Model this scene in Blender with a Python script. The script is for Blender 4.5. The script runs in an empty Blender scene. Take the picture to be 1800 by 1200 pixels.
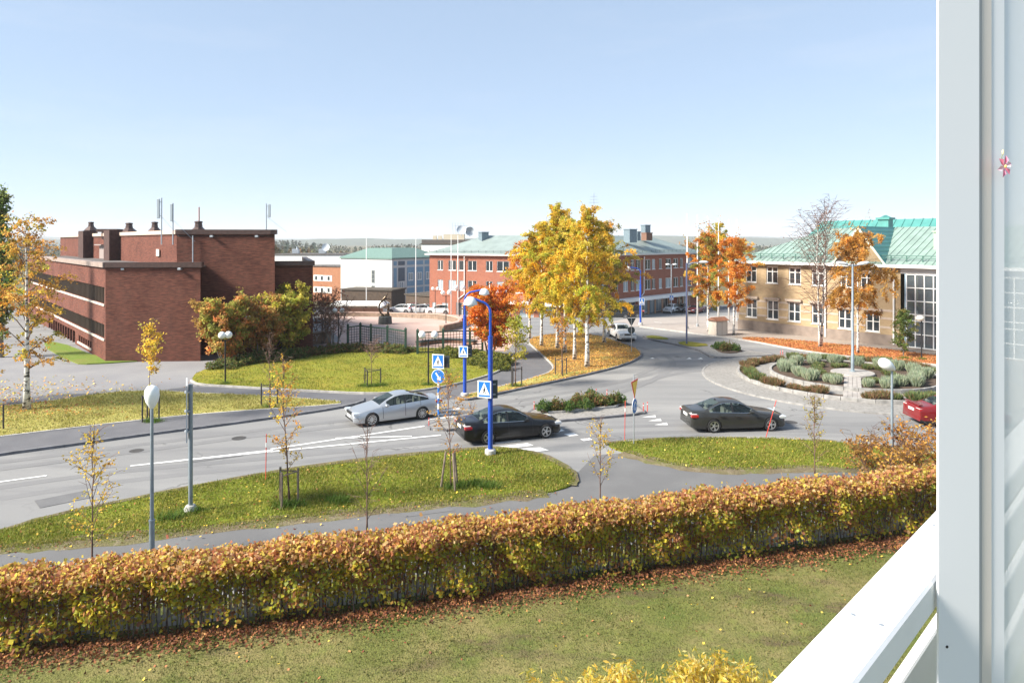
import bpy, math, random
import numpy as np
from mathutils import Vector, Matrix, geometry
R = math.radians
SC = bpy.context.scene
COL = SC.collection

# ---------------------------------------------------------------- camera, sky, sun, exposure
EYE, FPX, HOR = 9.3, 1200.0, 425.0          # eye height (m), focal length and horizon row of the 1800 px photograph
cam_d = bpy.data.cameras.new('camera'); cam = bpy.data.objects.new('camera', cam_d); COL.objects.link(cam)
cam.location = (0, 0, EYE); cam.rotation_euler = (R(90), 0, 0)
cam_d.sensor_width = 36; cam_d.lens = 24; cam_d.shift_y = -(600 - HOR) / 1800.0
cam_d.clip_start = 0.05; cam_d.clip_end = 20000
SC.camera = cam
SUN_EL = R(37); SUN_DIR = Vector((-0.95, -0.31, 0)).normalized()      # towards the sun, seen from above
world = bpy.data.worlds.new('World'); SC.world = world; world.use_nodes = True
wn = world.node_tree.nodes; wl = world.node_tree.links
for n in list(wn): wn.remove(n)
sky = wn.new('ShaderNodeTexSky'); sky.sky_type = 'NISHITA'; sky.sun_disc = False
sky.sun_elevation = SUN_EL; sky.sun_rotation = math.atan2(SUN_DIR.x, SUN_DIR.y)
sky.air_density = 0.6; sky.dust_density = 0.0; sky.ozone_density = 4.0; sky.altitude = 50
bg = wn.new('ShaderNodeBackground'); bg.inputs[1].default_value = 0.125
sk_g = wn.new('ShaderNodeGamma'); sk_g.inputs[1].default_value = 0.32        # softer contrast over the whole sky
sk_s = wn.new('ShaderNodeVectorMath'); sk_s.operation = 'SCALE'; sk_s.inputs['Scale'].default_value = 1.29
wo = wn.new('ShaderNodeOutputWorld'); wl.new(sky.outputs[0], sk_g.inputs[0]); sk_t = wn.new('ShaderNodeVectorMath'); sk_t.operation = 'MULTIPLY'; sk_t.inputs[1].default_value = (0.815, 0.905, 1.0)
wl.new(sk_g.outputs[0], sk_t.inputs[0]); 
sk_c = wn.new('ShaderNodeTexCoord'); sk_m = wn.new('ShaderNodeMapping'); sk_m.inputs['Rotation'].default_value = (0, R(12), R(20)); sk_m.inputs['Scale'].default_value = (1.2, 1.2, 7.0)   # thin high cirrus
sk_n = wn.new('ShaderNodeTexNoise'); sk_n.inputs['Scale'].default_value = 2.2; sk_n.inputs['Detail'].default_value = 8; sk_n.inputs['Roughness'].default_value = 0.6
sk_r = wn.new('ShaderNodeMapRange'); sk_r.inputs[1].default_value = 0.5; sk_r.inputs[2].default_value = 0.8; sk_r.inputs[4].default_value = 0.22
sk_x = wn.new('ShaderNodeMix'); sk_x.data_type = 'RGBA'; sk_x.inputs[7].default_value = (1.55, 1.62, 1.75, 1)
wl.new(sk_c.outputs['Generated'], sk_m.inputs[0]); wl.new(sk_m.outputs[0], sk_n.inputs['Vector']); wl.new(sk_n.outputs[0], sk_r.inputs[0]); wl.new(sk_r.outputs[0], sk_x.inputs[0])
wl.new(sk_t.outputs[0], sk_x.inputs[6]); wl.new(sk_x.outputs[2], sk_s.inputs[0]); wl.new(sk_s.outputs[0], bg.inputs[0]); wl.new(bg.outputs[0], wo.inputs[0])
sun_d = bpy.data.lights.new('sun', 'SUN'); sun = bpy.data.objects.new('sun', sun_d); COL.objects.link(sun)
sun_d.energy = 3.2; sun_d.angle = R(14); sun_d.color = (1.0, 0.93, 0.82)
sd = Vector((SUN_DIR.x * math.cos(SUN_EL), SUN_DIR.y * math.cos(SUN_EL), math.sin(SUN_EL)))
sun.rotation_euler = sd.to_track_quat('Z', 'Y').to_euler(); sun.location = (-60, 20, 60)
SC.view_settings.view_transform = 'Standard'; SC.view_settings.look = 'None'
SC.view_settings.exposure = 1.92; SC.view_settings.gamma = 1.0
SC.cycles.use_denoising = True; SC.cycles.max_bounces = 8; SC.cycles.transparent_max_bounces = 16

# ---------------------------------------------------------------- ground height, pixel to place
def sm(a, b, t):
    t = min(1, max(0, (t - a) / (b - a))); return t * t * (3 - 2 * t)
def g(Y): return -3.0 * sm(75, 118, Y) - 3.0 * sm(118, 175, Y)
def G(px, py, z=0.0):
    """the point of the ground (raised by z) that the photograph shows at px, py"""
    Y = 60.0
    for _ in range(40): Y = 0.5 * Y + 0.5 * (EYE - g(Y) - z) * FPX / max(py - HOR, 1e-3)
    return Vector(((px - 900) / FPX * Y, Y, g(Y) + z))
def GP(pts, z=0.0): return [G(x, y, z) for x, y in pts]
def at(px, py, Y): return Vector(((px - 900) / FPX * Y, Y, EYE - (py - HOR) / FPX * Y))
def zat(py, Y): return EYE - (py - HOR) / FPX * Y
def xat(px, Y): return (px - 900) / FPX * Y

# ---------------------------------------------------------------- materials
MATS = {}
def mat(name, col, rough=0.6, metal=0.0, var=0.0, vscale=4.0, bump=0.0, bscale=40.0, col2=None, world_pos=False, spec=None, coat=0.0, detail=6, stretch=None):
    if name in MATS: return MATS[name]
    m = bpy.data.materials.new(name); m.use_nodes = True; MATS[name] = m
    nt = m.node_tree; N = nt.nodes; L = nt.links; p = N['Principled BSDF']
    c = (*col, 1)
    p.inputs['Base Color'].default_value = c; p.inputs['Roughness'].default_value = rough; p.inputs['Metallic'].default_value = metal
    if spec is not None: p.inputs['Specular IOR Level'].default_value = spec
    if coat: p.inputs['Coat Weight'].default_value = coat; p.inputs['Coat Roughness'].default_value = 0.03
    if var or bump:
        if world_pos: src = N.new('ShaderNodeNewGeometry').outputs['Position']
        else: src = N.new('ShaderNodeTexCoord').outputs['Object']
        if stretch:
            mp = N.new('ShaderNodeMapping'); mp.inputs['Scale'].default_value = stretch; L.new(src, mp.inputs[0]); src = mp.outputs[0]
    if var:
        t = N.new('ShaderNodeTexNoise'); t.inputs['Scale'].default_value = vscale; t.inputs['Detail'].default_value = detail; L.new(src, t.inputs['Vector'])
        rp = N.new('ShaderNodeValToRGB'); L.new(t.outputs[0], rp.inputs[0])
        a = [max(0, x * (1 - var)) for x in col]; b = [min(1, x * (1 + var)) for x in (col2 or col)]
        rp.color_ramp.elements[0].position = 0.3; rp.color_ramp.elements[1].position = 0.7
        rp.color_ramp.elements[0].color = (*a, 1); rp.color_ramp.elements[1].color = (*b, 1)
        L.new(rp.outputs[0], p.inputs['Base Color'])
    if bump:
        t2 = N.new('ShaderNodeTexNoise'); t2.inputs['Scale'].default_value = bscale; t2.inputs['Detail'].default_value = 5; L.new(src, t2.inputs['Vector'])
        b = N.new('ShaderNodeBump'); b.inputs['Strength'].default_value = bump; b.inputs['Distance'].default_value = 0.03
        L.new(t2.outputs[0], b.inputs['Height']); L.new(b.outputs[0], p.inputs['Normal'])
    return m
def layered(name, layers, rough=0.9, bump=0.4, bscale=30.0, spec=0.2):
    """world-space surface: first colour, then (colour, noise scale, low, high, strength[, stretch]) mixed over it"""
    m = bpy.data.materials.new(name); m.use_nodes = True; MATS[name] = m
    nt = m.node_tree; N = nt.nodes; L = nt.links; p = N['Principled BSDF']; p.inputs['Roughness'].default_value = rough
    p.inputs['Specular IOR Level'].default_value = spec
    pos = N.new('ShaderNodeNewGeometry').outputs['Position']; cur = None
    for i, ly in enumerate(layers):
        if i == 0:
            rgb = N.new('ShaderNodeRGB'); rgb.outputs[0].default_value = (*ly, 1); cur = rgb.outputs[0]; continue
        c, s, lo, hi, st = ly[:5]
        src = pos
        if len(ly) > 5:
            mp = N.new('ShaderNodeMapping'); mp.inputs['Rotation'].default_value = (0, 0, ly[5][0]); mp.inputs['Scale'].default_value = ly[5][1]
            L.new(pos, mp.inputs[0]); src = mp.outputs[0]
        t = N.new('ShaderNodeTexNoise'); t.inputs['Scale'].default_value = s; t.inputs['Detail'].default_value = 7; t.inputs['Roughness'].default_value = 0.62
        L.new(src, t.inputs['Vector'])
        mr = N.new('ShaderNodeMapRange'); mr.inputs[1].default_value = lo; mr.inputs[2].default_value = hi; mr.inputs[4].default_value = st
        L.new(t.outputs[0], mr.inputs[0])
        mx = N.new('ShaderNodeMix'); mx.data_type = 'RGBA'; mx.inputs['B'].default_value = (*c, 1)
        for ix, s_ in enumerate(mx.inputs):
            pass
        L.new(mr.outputs[0], mx.inputs[0]); L.new(cur, mx.inputs[6]); mx.inputs[7].default_value = (*c, 1); cur = mx.outputs[2]
    L.new(cur, p.inputs['Base Color'])
    if bump:
        t2 = N.new('ShaderNodeTexNoise'); t2.inputs['Scale'].default_value = bscale; t2.inputs['Detail'].default_value = 6; L.new(pos, t2.inputs['Vector'])
        b = N.new('ShaderNodeBump'); b.inputs['Strength'].default_value = bump; b.inputs['Distance'].default_value = 0.04
        L.new(t2.outputs[0], b.inputs['Height']); L.new(b.outputs[0], p.inputs['Normal'])
    return m
def brick_mat(name, c1, c2, mortar, w=0.25, h=0.075, blot=0.35, rough=0.85):
    m = bpy.data.materials.new(name); m.use_nodes = True; MATS[name] = m
    nt = m.node_tree; N = nt.nodes; L = nt.links; p = N['Principled BSDF']; p.inputs['Roughness'].default_value = rough
    p.inputs['Specular IOR Level'].default_value = 0.2
    tc = N.new('ShaderNodeTexCoord'); sp = N.new('ShaderNodeSeparateXYZ'); L.new(tc.outputs['Object'], sp.inputs[0])
    ad = N.new('ShaderNodeMath'); L.new(sp.outputs[0], ad.inputs[0]); L.new(sp.outputs[1], ad.inputs[1])
    cb = N.new('ShaderNodeCombineXYZ'); L.new(ad.outputs[0], cb.inputs[0]); L.new(sp.outputs[2], cb.inputs[1])
    br = N.new('ShaderNodeTexBrick'); L.new(cb.outputs[0], br.inputs['Vector'])
    br.inputs['Color1'].default_value = (*c1, 1); br.inputs['Color2'].default_value = (*c2, 1); br.inputs['Mortar'].default_value = (*mortar, 1)
    br.inputs['Scale'].default_value = 1.0; br.inputs['Brick Width'].default_value = w; br.inputs['Row Height'].default_value = h
    br.inputs['Mortar Size'].default_value = 0.008; br.inputs['Bias'].default_value = -0.1
    no = N.new('ShaderNodeTexNoise'); no.inputs['Scale'].default_value = 0.55; no.inputs['Detail'].default_value = 7; L.new(cb.outputs[0], no.inputs['Vector'])
    no2 = N.new('ShaderNodeTexNoise'); no2.inputs['Scale'].default_value = 3.0; no2.inputs['Detail'].default_value = 4
    mp = N.new('ShaderNodeMapping'); mp.inputs['Scale'].default_value = (0.5, 3.2, 1); L.new(cb.outputs[0], mp.inputs[0]); L.new(mp.outputs[0], no2.inputs['Vector'])
    cur = br.outputs[0]
    for n_, st, cc in ((no, blot, [x * 0.35 for x in c1]), (no2, blot, [min(1, x * 1.5) for x in c2])):
        mr = N.new('ShaderNodeMapRange'); mr.inputs[1].default_value = 0.45; mr.inputs[2].default_value = 0.75; mr.inputs[4].default_value = st
        L.new(n_.outputs[0], mr.inputs[0])
        mx = N.new('ShaderNodeMix'); mx.data_type = 'RGBA'; L.new(mr.outputs[0], mx.inputs[0]); L.new(cur, mx.inputs[6]); mx.inputs[7].default_value = (*cc, 1); cur = mx.outputs[2]
    L.new(cur, p.inputs['Base Color'])
    bp = N.new('ShaderNodeBump'); bp.inputs['Strength'].default_value = 0.4; bp.inputs['Distance'].default_value = 0.01
    iv = N.new('ShaderNodeMath'); iv.operation = 'SUBTRACT'; iv.inputs[0].default_value = 1.0; L.new(br.outputs['Fac'], iv.inputs[1])
    L.new(iv.outputs[0], bp.inputs['Height']); L.new(bp.outputs[0], p.inputs['Normal'])
    return m
def leaf_mat(name, trans=0.45, rough=0.55):
    """leaf colours are carried by each leaf (attribute col)"""
    m = bpy.data.materials.new(name); m.use_nodes = True; MATS[name] = m
    nt = m.node_tree; N = nt.nodes; L = nt.links
    for n in list(N):
        if n.type != 'OUTPUT_MATERIAL': N.remove(n)
    a = N.new('ShaderNodeAttribute'); a.attribute_name = 'col'
    d = N.new('ShaderNodeBsdfPrincipled'); d.inputs['Roughness'].default_value = rough; d.inputs['Specular IOR Level'].default_value = 0.25
    t = N.new('ShaderNodeBsdfTranslucent'); L.new(a.outputs['Color'], d.inputs['Base Color']); L.new(a.outputs['Color'], t.inputs['Color'])
    mx = N.new('ShaderNodeMixShader'); mx.inputs[0].default_value = trans
    L.new(d.outputs[0], mx.inputs[1]); L.new(t.outputs[0], mx.inputs[2]); L.new(mx.outputs[0], N['Material Output'].inputs['Surface'])
    return m
def glass_mat(name, clear=0.4, tint=(0.02, 0.025, 0.03), rough=0.03, tcol=(0.8, 0.9, 0.88)):
    m = bpy.data.materials.new(name); m.use_nodes = True; MATS[name] = m
    nt = m.node_tree; N = nt.nodes; L = nt.links; p = N['Principled BSDF']
    p.inputs['Base Color'].default_value = (*tint, 1); p.inputs['Roughness'].default_value = rough; p.inputs['Specular IOR Level'].default_value = 0.8
    if clear > 0:
        t = N.new('ShaderNodeBsdfTransparent'); t.inputs[0].default_value = (*tcol, 1)
        mx = N.new('ShaderNodeMixShader'); mx.inputs[0].default_value = clear
        L.new(p.outputs[0], mx.inputs[1]); L.new(t.outputs[0], mx.inputs[2]); L.new(mx.outputs[0], N['Material Output'].inputs['Surface'])
    return m

# ---------------------------------------------------------------- mesh building
class MB:
    def __init__(s): s.v = []; s.f = []; s.m = []
    def add(s, vs, fs, mi=0):
        o = len(s.v); s.v += [tuple(v) for v in vs]; s.f += [tuple(i + o for i in f) for f in fs]; s.m += [mi] * len(fs); return s
    def box(s, lo, hi, mi=0, M=None, bev=0.0):
        x0, y0, z0 = lo; x1, y1, z1 = hi
        if bev > 0:
            b = bev; P = []
            for z, i in ((z0, b), (z0 + b, 0), (z1 - b, 0), (z1, b)):
                for (sx, sy) in ((0, 0), (1, 0), (1, 1), (0, 1)):
                    X = x1 if sx else x0; Yy = y1 if sy else y0
                    dx = -1 if sx else 1; dy = -1 if sy else 1
                    P.append((X + dx * i, Yy + dy * i, z))
            F = [(3, 2, 1, 0), (12, 13, 14, 15)]
            for k in range(3):
                for j in range(4):
                    a = k * 4 + j; c = k * 4 + (j + 1) % 4; F.append((a, c, c + 4, a + 4))
        else:
            P = [(x0, y0, z0), (x1, y0, z0), (x1, y1, z0), (x0, y1, z0), (x0, y0, z1), (x1, y0, z1), (x1, y1, z1), (x0, y1, z1)]
            F = [(3, 2, 1, 0), (4, 5, 6, 7), (0, 1, 5, 4), (1, 2, 6, 5), (2, 3, 7, 6), (3, 0, 4, 7)]
        if M is not None: P = [M @ Vector(p) for p in P]
        return s.add(P, F, mi)
    def prism(s, poly, z0, z1, mi=0, top=None, inset=0.0):
        n = len(poly); ar = sum(poly[i][0] * poly[(i + 1) % n][1] - poly[(i + 1) % n][0] * poly[i][1] for i in range(n))
        if ar < 0: poly = poly[::-1]
        P = [(p[0], p[1], z0) for p in poly] + [(p[0], p[1], z1) for p in poly]
        s.add(P, [(i, (i + 1) % n, n + (i + 1) % n, n + i) for i in range(n)], mi)
        tri = geometry.tessellate_polygon([[Vector((p[0], p[1], 0)) for p in poly]])
        tp = []
        for t in tri:
            a, b, c = t
            cr = (poly[b][0] - poly[a][0]) * (poly[c][1] - poly[a][1]) - (poly[b][1] - poly[a][1]) * (poly[c][0] - poly[a][0])
            tp.append((a, b, c) if cr > 0 else (a, c, b))
        return s.add([(p[0], p[1], z1) for p in poly], tp, mi if top is None else top)
    def tube(s, path, rad, n=6, mi=0, cap=True):
        path = [Vector(p) for p in path]; k = len(path)
        if not isinstance(rad, (list, tuple)): rad = [rad] * k
        P = []; up = Vector((0.13, 0.21, 0.97)); ref = None
        for i, p in enumerate(path):
            d = (path[min(i + 1, k - 1)] - path[max(i - 1, 0)])
            if d.length < 1e-9: d = Vector((0, 0, 1))
            d.normalize()
            if ref is None:
                ref = d.cross(Vector((1, 0, 0)) if abs(d.x) < 0.8 else Vector((0, 1, 0))).normalized()
            a = (ref - d * ref.dot(d)).normalized(); ref = a; b = d.cross(a)
            for j in range(n):
                t = 2 * math.pi * j / n; P.append(p + (a * math.cos(t) + b * math.sin(t)) * rad[i])
        F = [(i * n + j, i * n + (j + 1) % n, (i + 1) * n + (j + 1) % n, (i + 1) * n + j) for i in range(k - 1) for j in range(n)]
        if cap: F += [tuple(range(n - 1, -1, -1)), tuple((k - 1) * n + j for j in range(n))]
        return s.add(P, F, mi)
    def lathe(s, prof, n=16, mi=0, c=(0, 0, 0), M=None, cap=True):
        P = []
        for r, z in prof:
            for j in range(n):
                t = 2 * math.pi * j / n; P.append(Vector((c[0] + r * math.cos(t), c[1] + r * math.sin(t), c[2] + z)))
        if M is not None: P = [M @ p for p in P]
        k = len(prof)
        F = [(i * n + j, i * n + (j + 1) % n, (i + 1) * n + (j + 1) % n, (i + 1) * n + j) for i in range(k - 1) for j in range(n)]
        if cap: F += [tuple(range(n - 1, -1, -1)), tuple((k - 1) * n + j for j in range(n))]
        return s.add(P, F, mi)
    def ball(s, c, r, n=12, mi=0, sq=(1, 1, 1)):
        pr = [(r * math.sin(math.pi * i / (n // 2)) + 1e-4, -r * math.cos(math.pi * i / (n // 2))) for i in range(n // 2 + 1)]
        M = Matrix.Translation(c) @ Matrix.Diagonal((*sq, 1))
        return s.lathe(pr, n, mi, M=M)
    def quad(s, a, b, c, d, mi=0): return s.add([a, b, c, d], [(0, 1, 2, 3)], mi)
    def mesh(s, name, mats, smooth=False, angle=None):
        me = bpy.data.meshes.new(name); me.from_pydata(s.v, [], s.f)
        for m in (mats if isinstance(mats, (list, tuple)) else [mats]): me.materials.append(m)
        me.polygons.foreach_set('material_index', s.m)
        if smooth:
            me.polygons.foreach_set('use_smooth', [True] * len(s.f))
            if angle: me.set_sharp_from_angle(angle=R(angle))
        me.update(); return me
    def build(s, name, mats, parent=None, loc=(0, 0, 0), rz=0.0, smooth=False, angle=None):
        return link(name, s.mesh(name, mats, smooth, angle), parent, loc, rz)
def link(name, me, parent=None, loc=(0, 0, 0), rz=0.0):
    o = bpy.data.objects.new(name, me); COL.objects.link(o); o.location = loc; o.rotation_euler = (0, 0, rz)
    if parent is not None: o.parent = parent
    return o
def tag(o, label=None, cat=None, group=None, kind=None):
    if label: o['label'] = label
    if cat: o['category'] = cat
    if group: o['group'] = group
    if kind: o['kind'] = kind
    return o
def thing(name, label, cat, loc=(0, 0, 0), rz=0.0, group=None):
    o = bpy.data.objects.new(name, None); COL.objects.link(o); o.empty_display_size = 0.3
    o.location = loc; o.rotation_euler = (0, 0, rz); return tag(o, label, cat, group)
def copy_tree(o, loc=None, rz=None, label=None, group=None, parent=None, scale=None):
    c = o.copy(); COL.objects.link(c); c.parent = parent
    if loc is not None: c.location = loc
    if rz is not None: c.rotation_euler = (0, 0, rz)
    if scale is not None: c.scale = (scale,) * 3 if not isinstance(scale, tuple) else scale
    if label: c['label'] = label
    if group: c['group'] = group
    for ch in o.children: copy_tree(ch, parent=c)
    return c
def struct(o): o['kind'] = 'structure'; return o
def poly_clip(poly, ylo, yhi):
    def half(pl, y, keep_above):
        out = []
        for i in range(len(pl)):
            a, b = pl[i], pl[(i + 1) % len(pl)]
            ia = (a[1] >= y) if keep_above else (a[1] <= y); ib = (b[1] >= y) if keep_above else (b[1] <= y)
            if ia: out.append(a)
            if ia != ib:
                t = (y - a[1]) / (b[1] - a[1]); out.append((a[0] + t * (b[0] - a[0]), y))
        return out
    pl = half([(p[0], p[1]) for p in poly], ylo, True)
    return half(pl, yhi, False) if len(pl) > 2 else []
YCUTS = [-50, 72] + list(range(76, 180, 5)) + [200, 400, 900, 2000, 5000, 12000]
def sheet(name, poly, off, m, parent=None):
    """a thin surface that follows the ground, off above it"""
    b = MB()
    for y0, y1 in zip(YCUTS[:-1], YCUTS[1:]):
        pl = poly_clip(poly, y0, y1)
        if len(pl) < 3: continue
        n = len(pl)
        for t in geometry.tessellate_polygon([[Vector((p[0], p[1], 0)) for p in pl]]):
            a, c, d = (pl[i] for i in t)
            cr = (c[0] - a[0]) * (d[1] - a[1]) - (c[1] - a[1]) * (d[0] - a[0])
            if abs(cr) < 1e-9: continue
            if cr < 0: c, d = d, c
            b.add([(p[0], p[1], g(p[1]) + off) for p in (a, c, d)], [(0, 1, 2)])
    return struct(b.build(name, m, parent))
def smooth_poly(pts, it=2, closed=True):
    pts = [Vector((p[0], p[1])) for p in pts]
    for _ in range(it):
        out = []; n = len(pts)
        for i in range(n if closed else n - 1):
            a, b = pts[i], pts[(i + 1) % n]; out += [a * 0.75 + b * 0.25, a * 0.25 + b * 0.75]
        if not closed: out = [pts[0]] + out + [pts[-1]]
        pts = out
    return pts
def resample(pts, step):
    out = [pts[0]]; acc = 0.0
    for a, b in zip(pts[:-1], pts[1:]):
        d = (b - a).length
        while acc + d >= step:
            t = (step - acc) / d; a = a + (b - a) * t; out.append(a); d = (b - a).length; acc = 0.0
        acc += d
    if (out[-1] - pts[-1]).length > 0.05: out.append(pts[-1])
    return out
def in_poly(x, y, poly):
    c = False; n = len(poly); j = n - 1
    for i in range(n):
        xi, yi = poly[i][0], poly[i][1]; xj, yj = poly[j][0], poly[j][1]
        if (yi > y) != (yj > y) and x < (xj - xi) * (y - yi) / (yj - yi) + xi: c = not c
        j = i
    return c

# ---------------------------------------------------------------- leaves: many small faces with their own colour
def leaf_mesh(name, m, P, size, cols, rng, flat=0.0, aspect=1.6, mesh_only=False):
    n = len(P); P = np.asarray(P, dtype=np.float32)
    nrm = rng.normal(size=(n, 3)); nrm[:, 2] += flat; nrm /= np.linalg.norm(nrm, axis=1)[:, None]
    t = rng.normal(size=(n, 3)); t -= (t * nrm).sum(1)[:, None] * nrm; t /= np.linalg.norm(t, axis=1)[:, None]
    b = np.cross(nrm, t); s = (np.asarray(size) * rng.uniform(0.65, 1.3, n))[:, None] * 0.5
    V = np.empty((n, 4, 3), dtype=np.float32)
    V[:, 0] = P - t * s * aspect; V[:, 1] = P + b * s - t * s * 0.1; V[:, 2] = P + t * s * aspect; V[:, 3] = P - b * s - t * s * 0.1
    me = bpy.data.meshes.new(name)
    me.vertices.add(n * 4); me.vertices.foreach_set('co', V.reshape(-1))
    me.loops.add(n * 4); me.loops.foreach_set('vertex_index', np.arange(n * 4, dtype=np.int32))
    me.polygons.add(n); me.polygons.foreach_set('loop_start', np.arange(0, n * 4, 4, dtype=np.int32))
    me.update(calc_edges=True)
    ca = me.color_attributes.new('col', 'FLOAT_COLOR', 'POINT')
    c4 = np.ones((n, 4, 4), dtype=np.float32); c4[:, :, :3] = np.asarray(cols)[:, None, :]
    ca.data.foreach_set('color', c4.reshape(-1)); me.materials.append(m)
    return me
def pick_cols(pal, k, rng, jit=0.18):
    w = np.array([p[1] for p in pal], dtype=float); w /= w.sum()
    ix = rng.choice(len(pal), size=k, p=w); c = np.array([p[0] for p in pal])[ix]
    return np.clip(c * rng.uniform(1 - jit, 1 + jit, (k, 1)) * rng.uniform(0.93, 1.07, (k, 3)), 0, 1)
# ---------------------------------------------------------------- shared materials
M_ASPH = layered('asphalt_road', [(0.225, 0.224, 0.222), ((0.175, 0.175, 0.178), 0.35, 0.45, 0.6, 0.75, (R(30), (0.16, 1.6, 1))), ((0.30, 0.295, 0.285), 0.25, 0.5, 0.68, 0.7, (R(30), (0.2, 1.2, 1))), ((0.12, 0.12, 0.125), 60, 0.5, 0.75, 0.6), ((0.33, 0.32, 0.31), 90, 0.58, 0.72, 0.5)], rough=0.85, bump=0.25, bscale=90)
def add_cracks(m, scale=.22, col=(.07, .07, .072), w=.012):
    N = m.node_tree.nodes; L = m.node_tree.links; p = N['Principled BSDF']; src = p.inputs['Base Color'].links[0].from_socket
    pos = N.new('ShaderNodeNewGeometry').outputs['Position']; no = N.new('ShaderNodeTexNoise'); no.inputs['Scale'].default_value = 1.1; no.inputs['Detail'].default_value = 5; L.new(pos, no.inputs['Vector'])
    ad = N.new('ShaderNodeMix'); ad.data_type = 'VECTOR'; ad.inputs[0].default_value = .16; L.new(pos, ad.inputs[4]); sc = N.new('ShaderNodeVectorMath'); sc.operation = 'SCALE'; sc.inputs['Scale'].default_value = 9; L.new(no.outputs['Color'], sc.inputs[0]); L.new(sc.outputs[0], ad.inputs[5])
    v = N.new('ShaderNodeTexVoronoi'); v.feature = 'DISTANCE_TO_EDGE'; v.inputs['Scale'].default_value = scale; L.new(ad.outputs[1], v.inputs['Vector'])
    lt = N.new('ShaderNodeMapRange'); lt.inputs[1].default_value = w * .35; lt.inputs[2].default_value = w; lt.inputs[3].default_value = 1; lt.inputs[4].default_value = 0; L.new(v.outputs['Distance'], lt.inputs[0])
    n2 = N.new('ShaderNodeTexNoise'); n2.inputs['Scale'].default_value = .16; L.new(pos, n2.inputs['Vector']); mr = N.new('ShaderNodeMapRange'); mr.inputs[1].default_value = .48; mr.inputs[2].default_value = .58; mr.inputs[4].default_value = .7; L.new(n2.outputs[0], mr.inputs[0])
    mu = N.new('ShaderNodeMath'); mu.operation = 'MULTIPLY'; L.new(lt.outputs[0], mu.inputs[0]); L.new(mr.outputs[0], mu.inputs[1])
    mx = N.new('ShaderNodeMix'); mx.data_type = 'RGBA'; L.new(mu.outputs[0], mx.inputs[0]); L.new(src, mx.inputs[6]); mx.inputs[7].default_value = (*col, 1); L.new(mx.outputs[2], p.inputs['Base Color'])
add_cracks(M_ASPH)
M_PATH = layered('asphalt_path', [(0.137, 0.137, 0.139), ((0.174, 0.174, 0.174), 0.5, 0.45, 0.7, 0.7), ((0.074, 0.074, 0.080), 70, 0.5, 0.75, 0.6), ((0.200, 0.192, 0.182), 110, 0.6, 0.72, 0.5)], rough=0.9, bump=0.25, bscale=90)
M_DARKP = layered('asphalt_dark', [(0.12, 0.121, 0.132), ((0.16, 0.16, 0.17), 0.8, 0.4, 0.7, 0.7), ((0.05, 0.05, 0.055), 70, 0.5, 0.75, 0.6), ((0.2, 0.19, 0.18), 120, 0.62, 0.72, 0.5)], rough=0.9, bump=0.25, bscale=90)
M_PALE = layered('asphalt_pale', [(0.216, 0.214, 0.224), ((0.272, 0.268, 0.264), 0.3, 0.4, 0.7, 0.8), ((0.160, 0.160, 0.168), 50, 0.5, 0.8, 0.5)], rough=0.9, bump=0.2, bscale=80)
M_PLAZA = layered('paving_pale', [(0.315, 0.277, 0.251), ((0.375, 0.338, 0.307), 0.25, 0.4, 0.65, 0.8), ((0.255, 0.217, 0.203), 2.0, 0.5, 0.8, 0.6)], rough=0.85, bump=0.1)
M_PINK = layered('paving_pink', [(0.44, 0.30, 0.25), ((0.52, 0.40, 0.35), 0.3, 0.4, 0.65, 0.8), ((0.34, 0.22, 0.18), 2.5, 0.5, 0.8, 0.6)], rough=0.85, bump=0.1)
M_WALK = layered('sidewalk_brown', [(0.30, 0.25, 0.21), ((0.36, 0.31, 0.27), 0.6, 0.4, 0.7, 0.7), ((0.2, 0.16, 0.13), 40, 0.5, 0.8, 0.5)], rough=0.9, bump=0.2)
GOLD = [(0.325, 0.294, 0.075), ((0.425, 0.375, 0.119), 0.35, 0.42, 0.62, 0.9), ((0.213, 0.231, 0.050), 0.6, 0.48, 0.7, 0.7), ((0.275, 0.188, 0.062), 1.6, 0.55, 0.75, 0.6), ((0.138, 0.138, 0.031), 22, 0.45, 0.8, 0.65), ((0.525, 0.463, 0.188), 35, 0.55, 0.8, 0.5)]
M_GOLD = layered('lawn_gold', GOLD, bump=0.8, bscale=25)
M_GREEN = layered('lawn_green', [(0.209, 0.210, 0.021), ((0.299, 0.249, 0.032), 0.3, 0.45, 0.65, 0.9), ((0.144, 0.182, 0.013), 0.5, 0.48, 0.68, 0.8), ((0.191, 0.125, 0.022), 1.2, 0.56, 0.75, 0.6), ((0.084, 0.097, 0.011), 22, 0.45, 0.8, 0.65), ((0.383, 0.329, 0.049), 35, 0.55, 0.8, 0.5)], bump=0.8, bscale=25)
M_VERGE = layered('lawn_verge', [(0.150, 0.180, 0.013), ((0.229, 0.206, 0.026), 0.35, 0.45, 0.62, 0.95), ((0.099, 0.154, 0.008), 0.9, 0.48, 0.68, 0.8), ((0.170, 0.124, 0.026), 1.8, 0.58, 0.75, 0.6), ((0.060, 0.082, 0.007), 14, 0.45, 0.75, 0.7), ((0.298, 0.289, 0.039), 30, 0.55, 0.8, 0.5)], bump=0.9, bscale=20)
M_LITTER = layered('lawn_litter', [(0.30, 0.19, 0.06), ((0.33, 0.15, 0.045), 0.5, 0.44, 0.62, 0.8), ((0.24, 0.22, 0.05), 0.3, 0.48, 0.64, 0.9), ((0.13, 0.09, 0.03), 18, 0.45, 0.75, 0.7), ((0.42, 0.29, 0.10), 30, 0.55, 0.78, 0.6)], bump=0.8, bscale=25)
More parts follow.
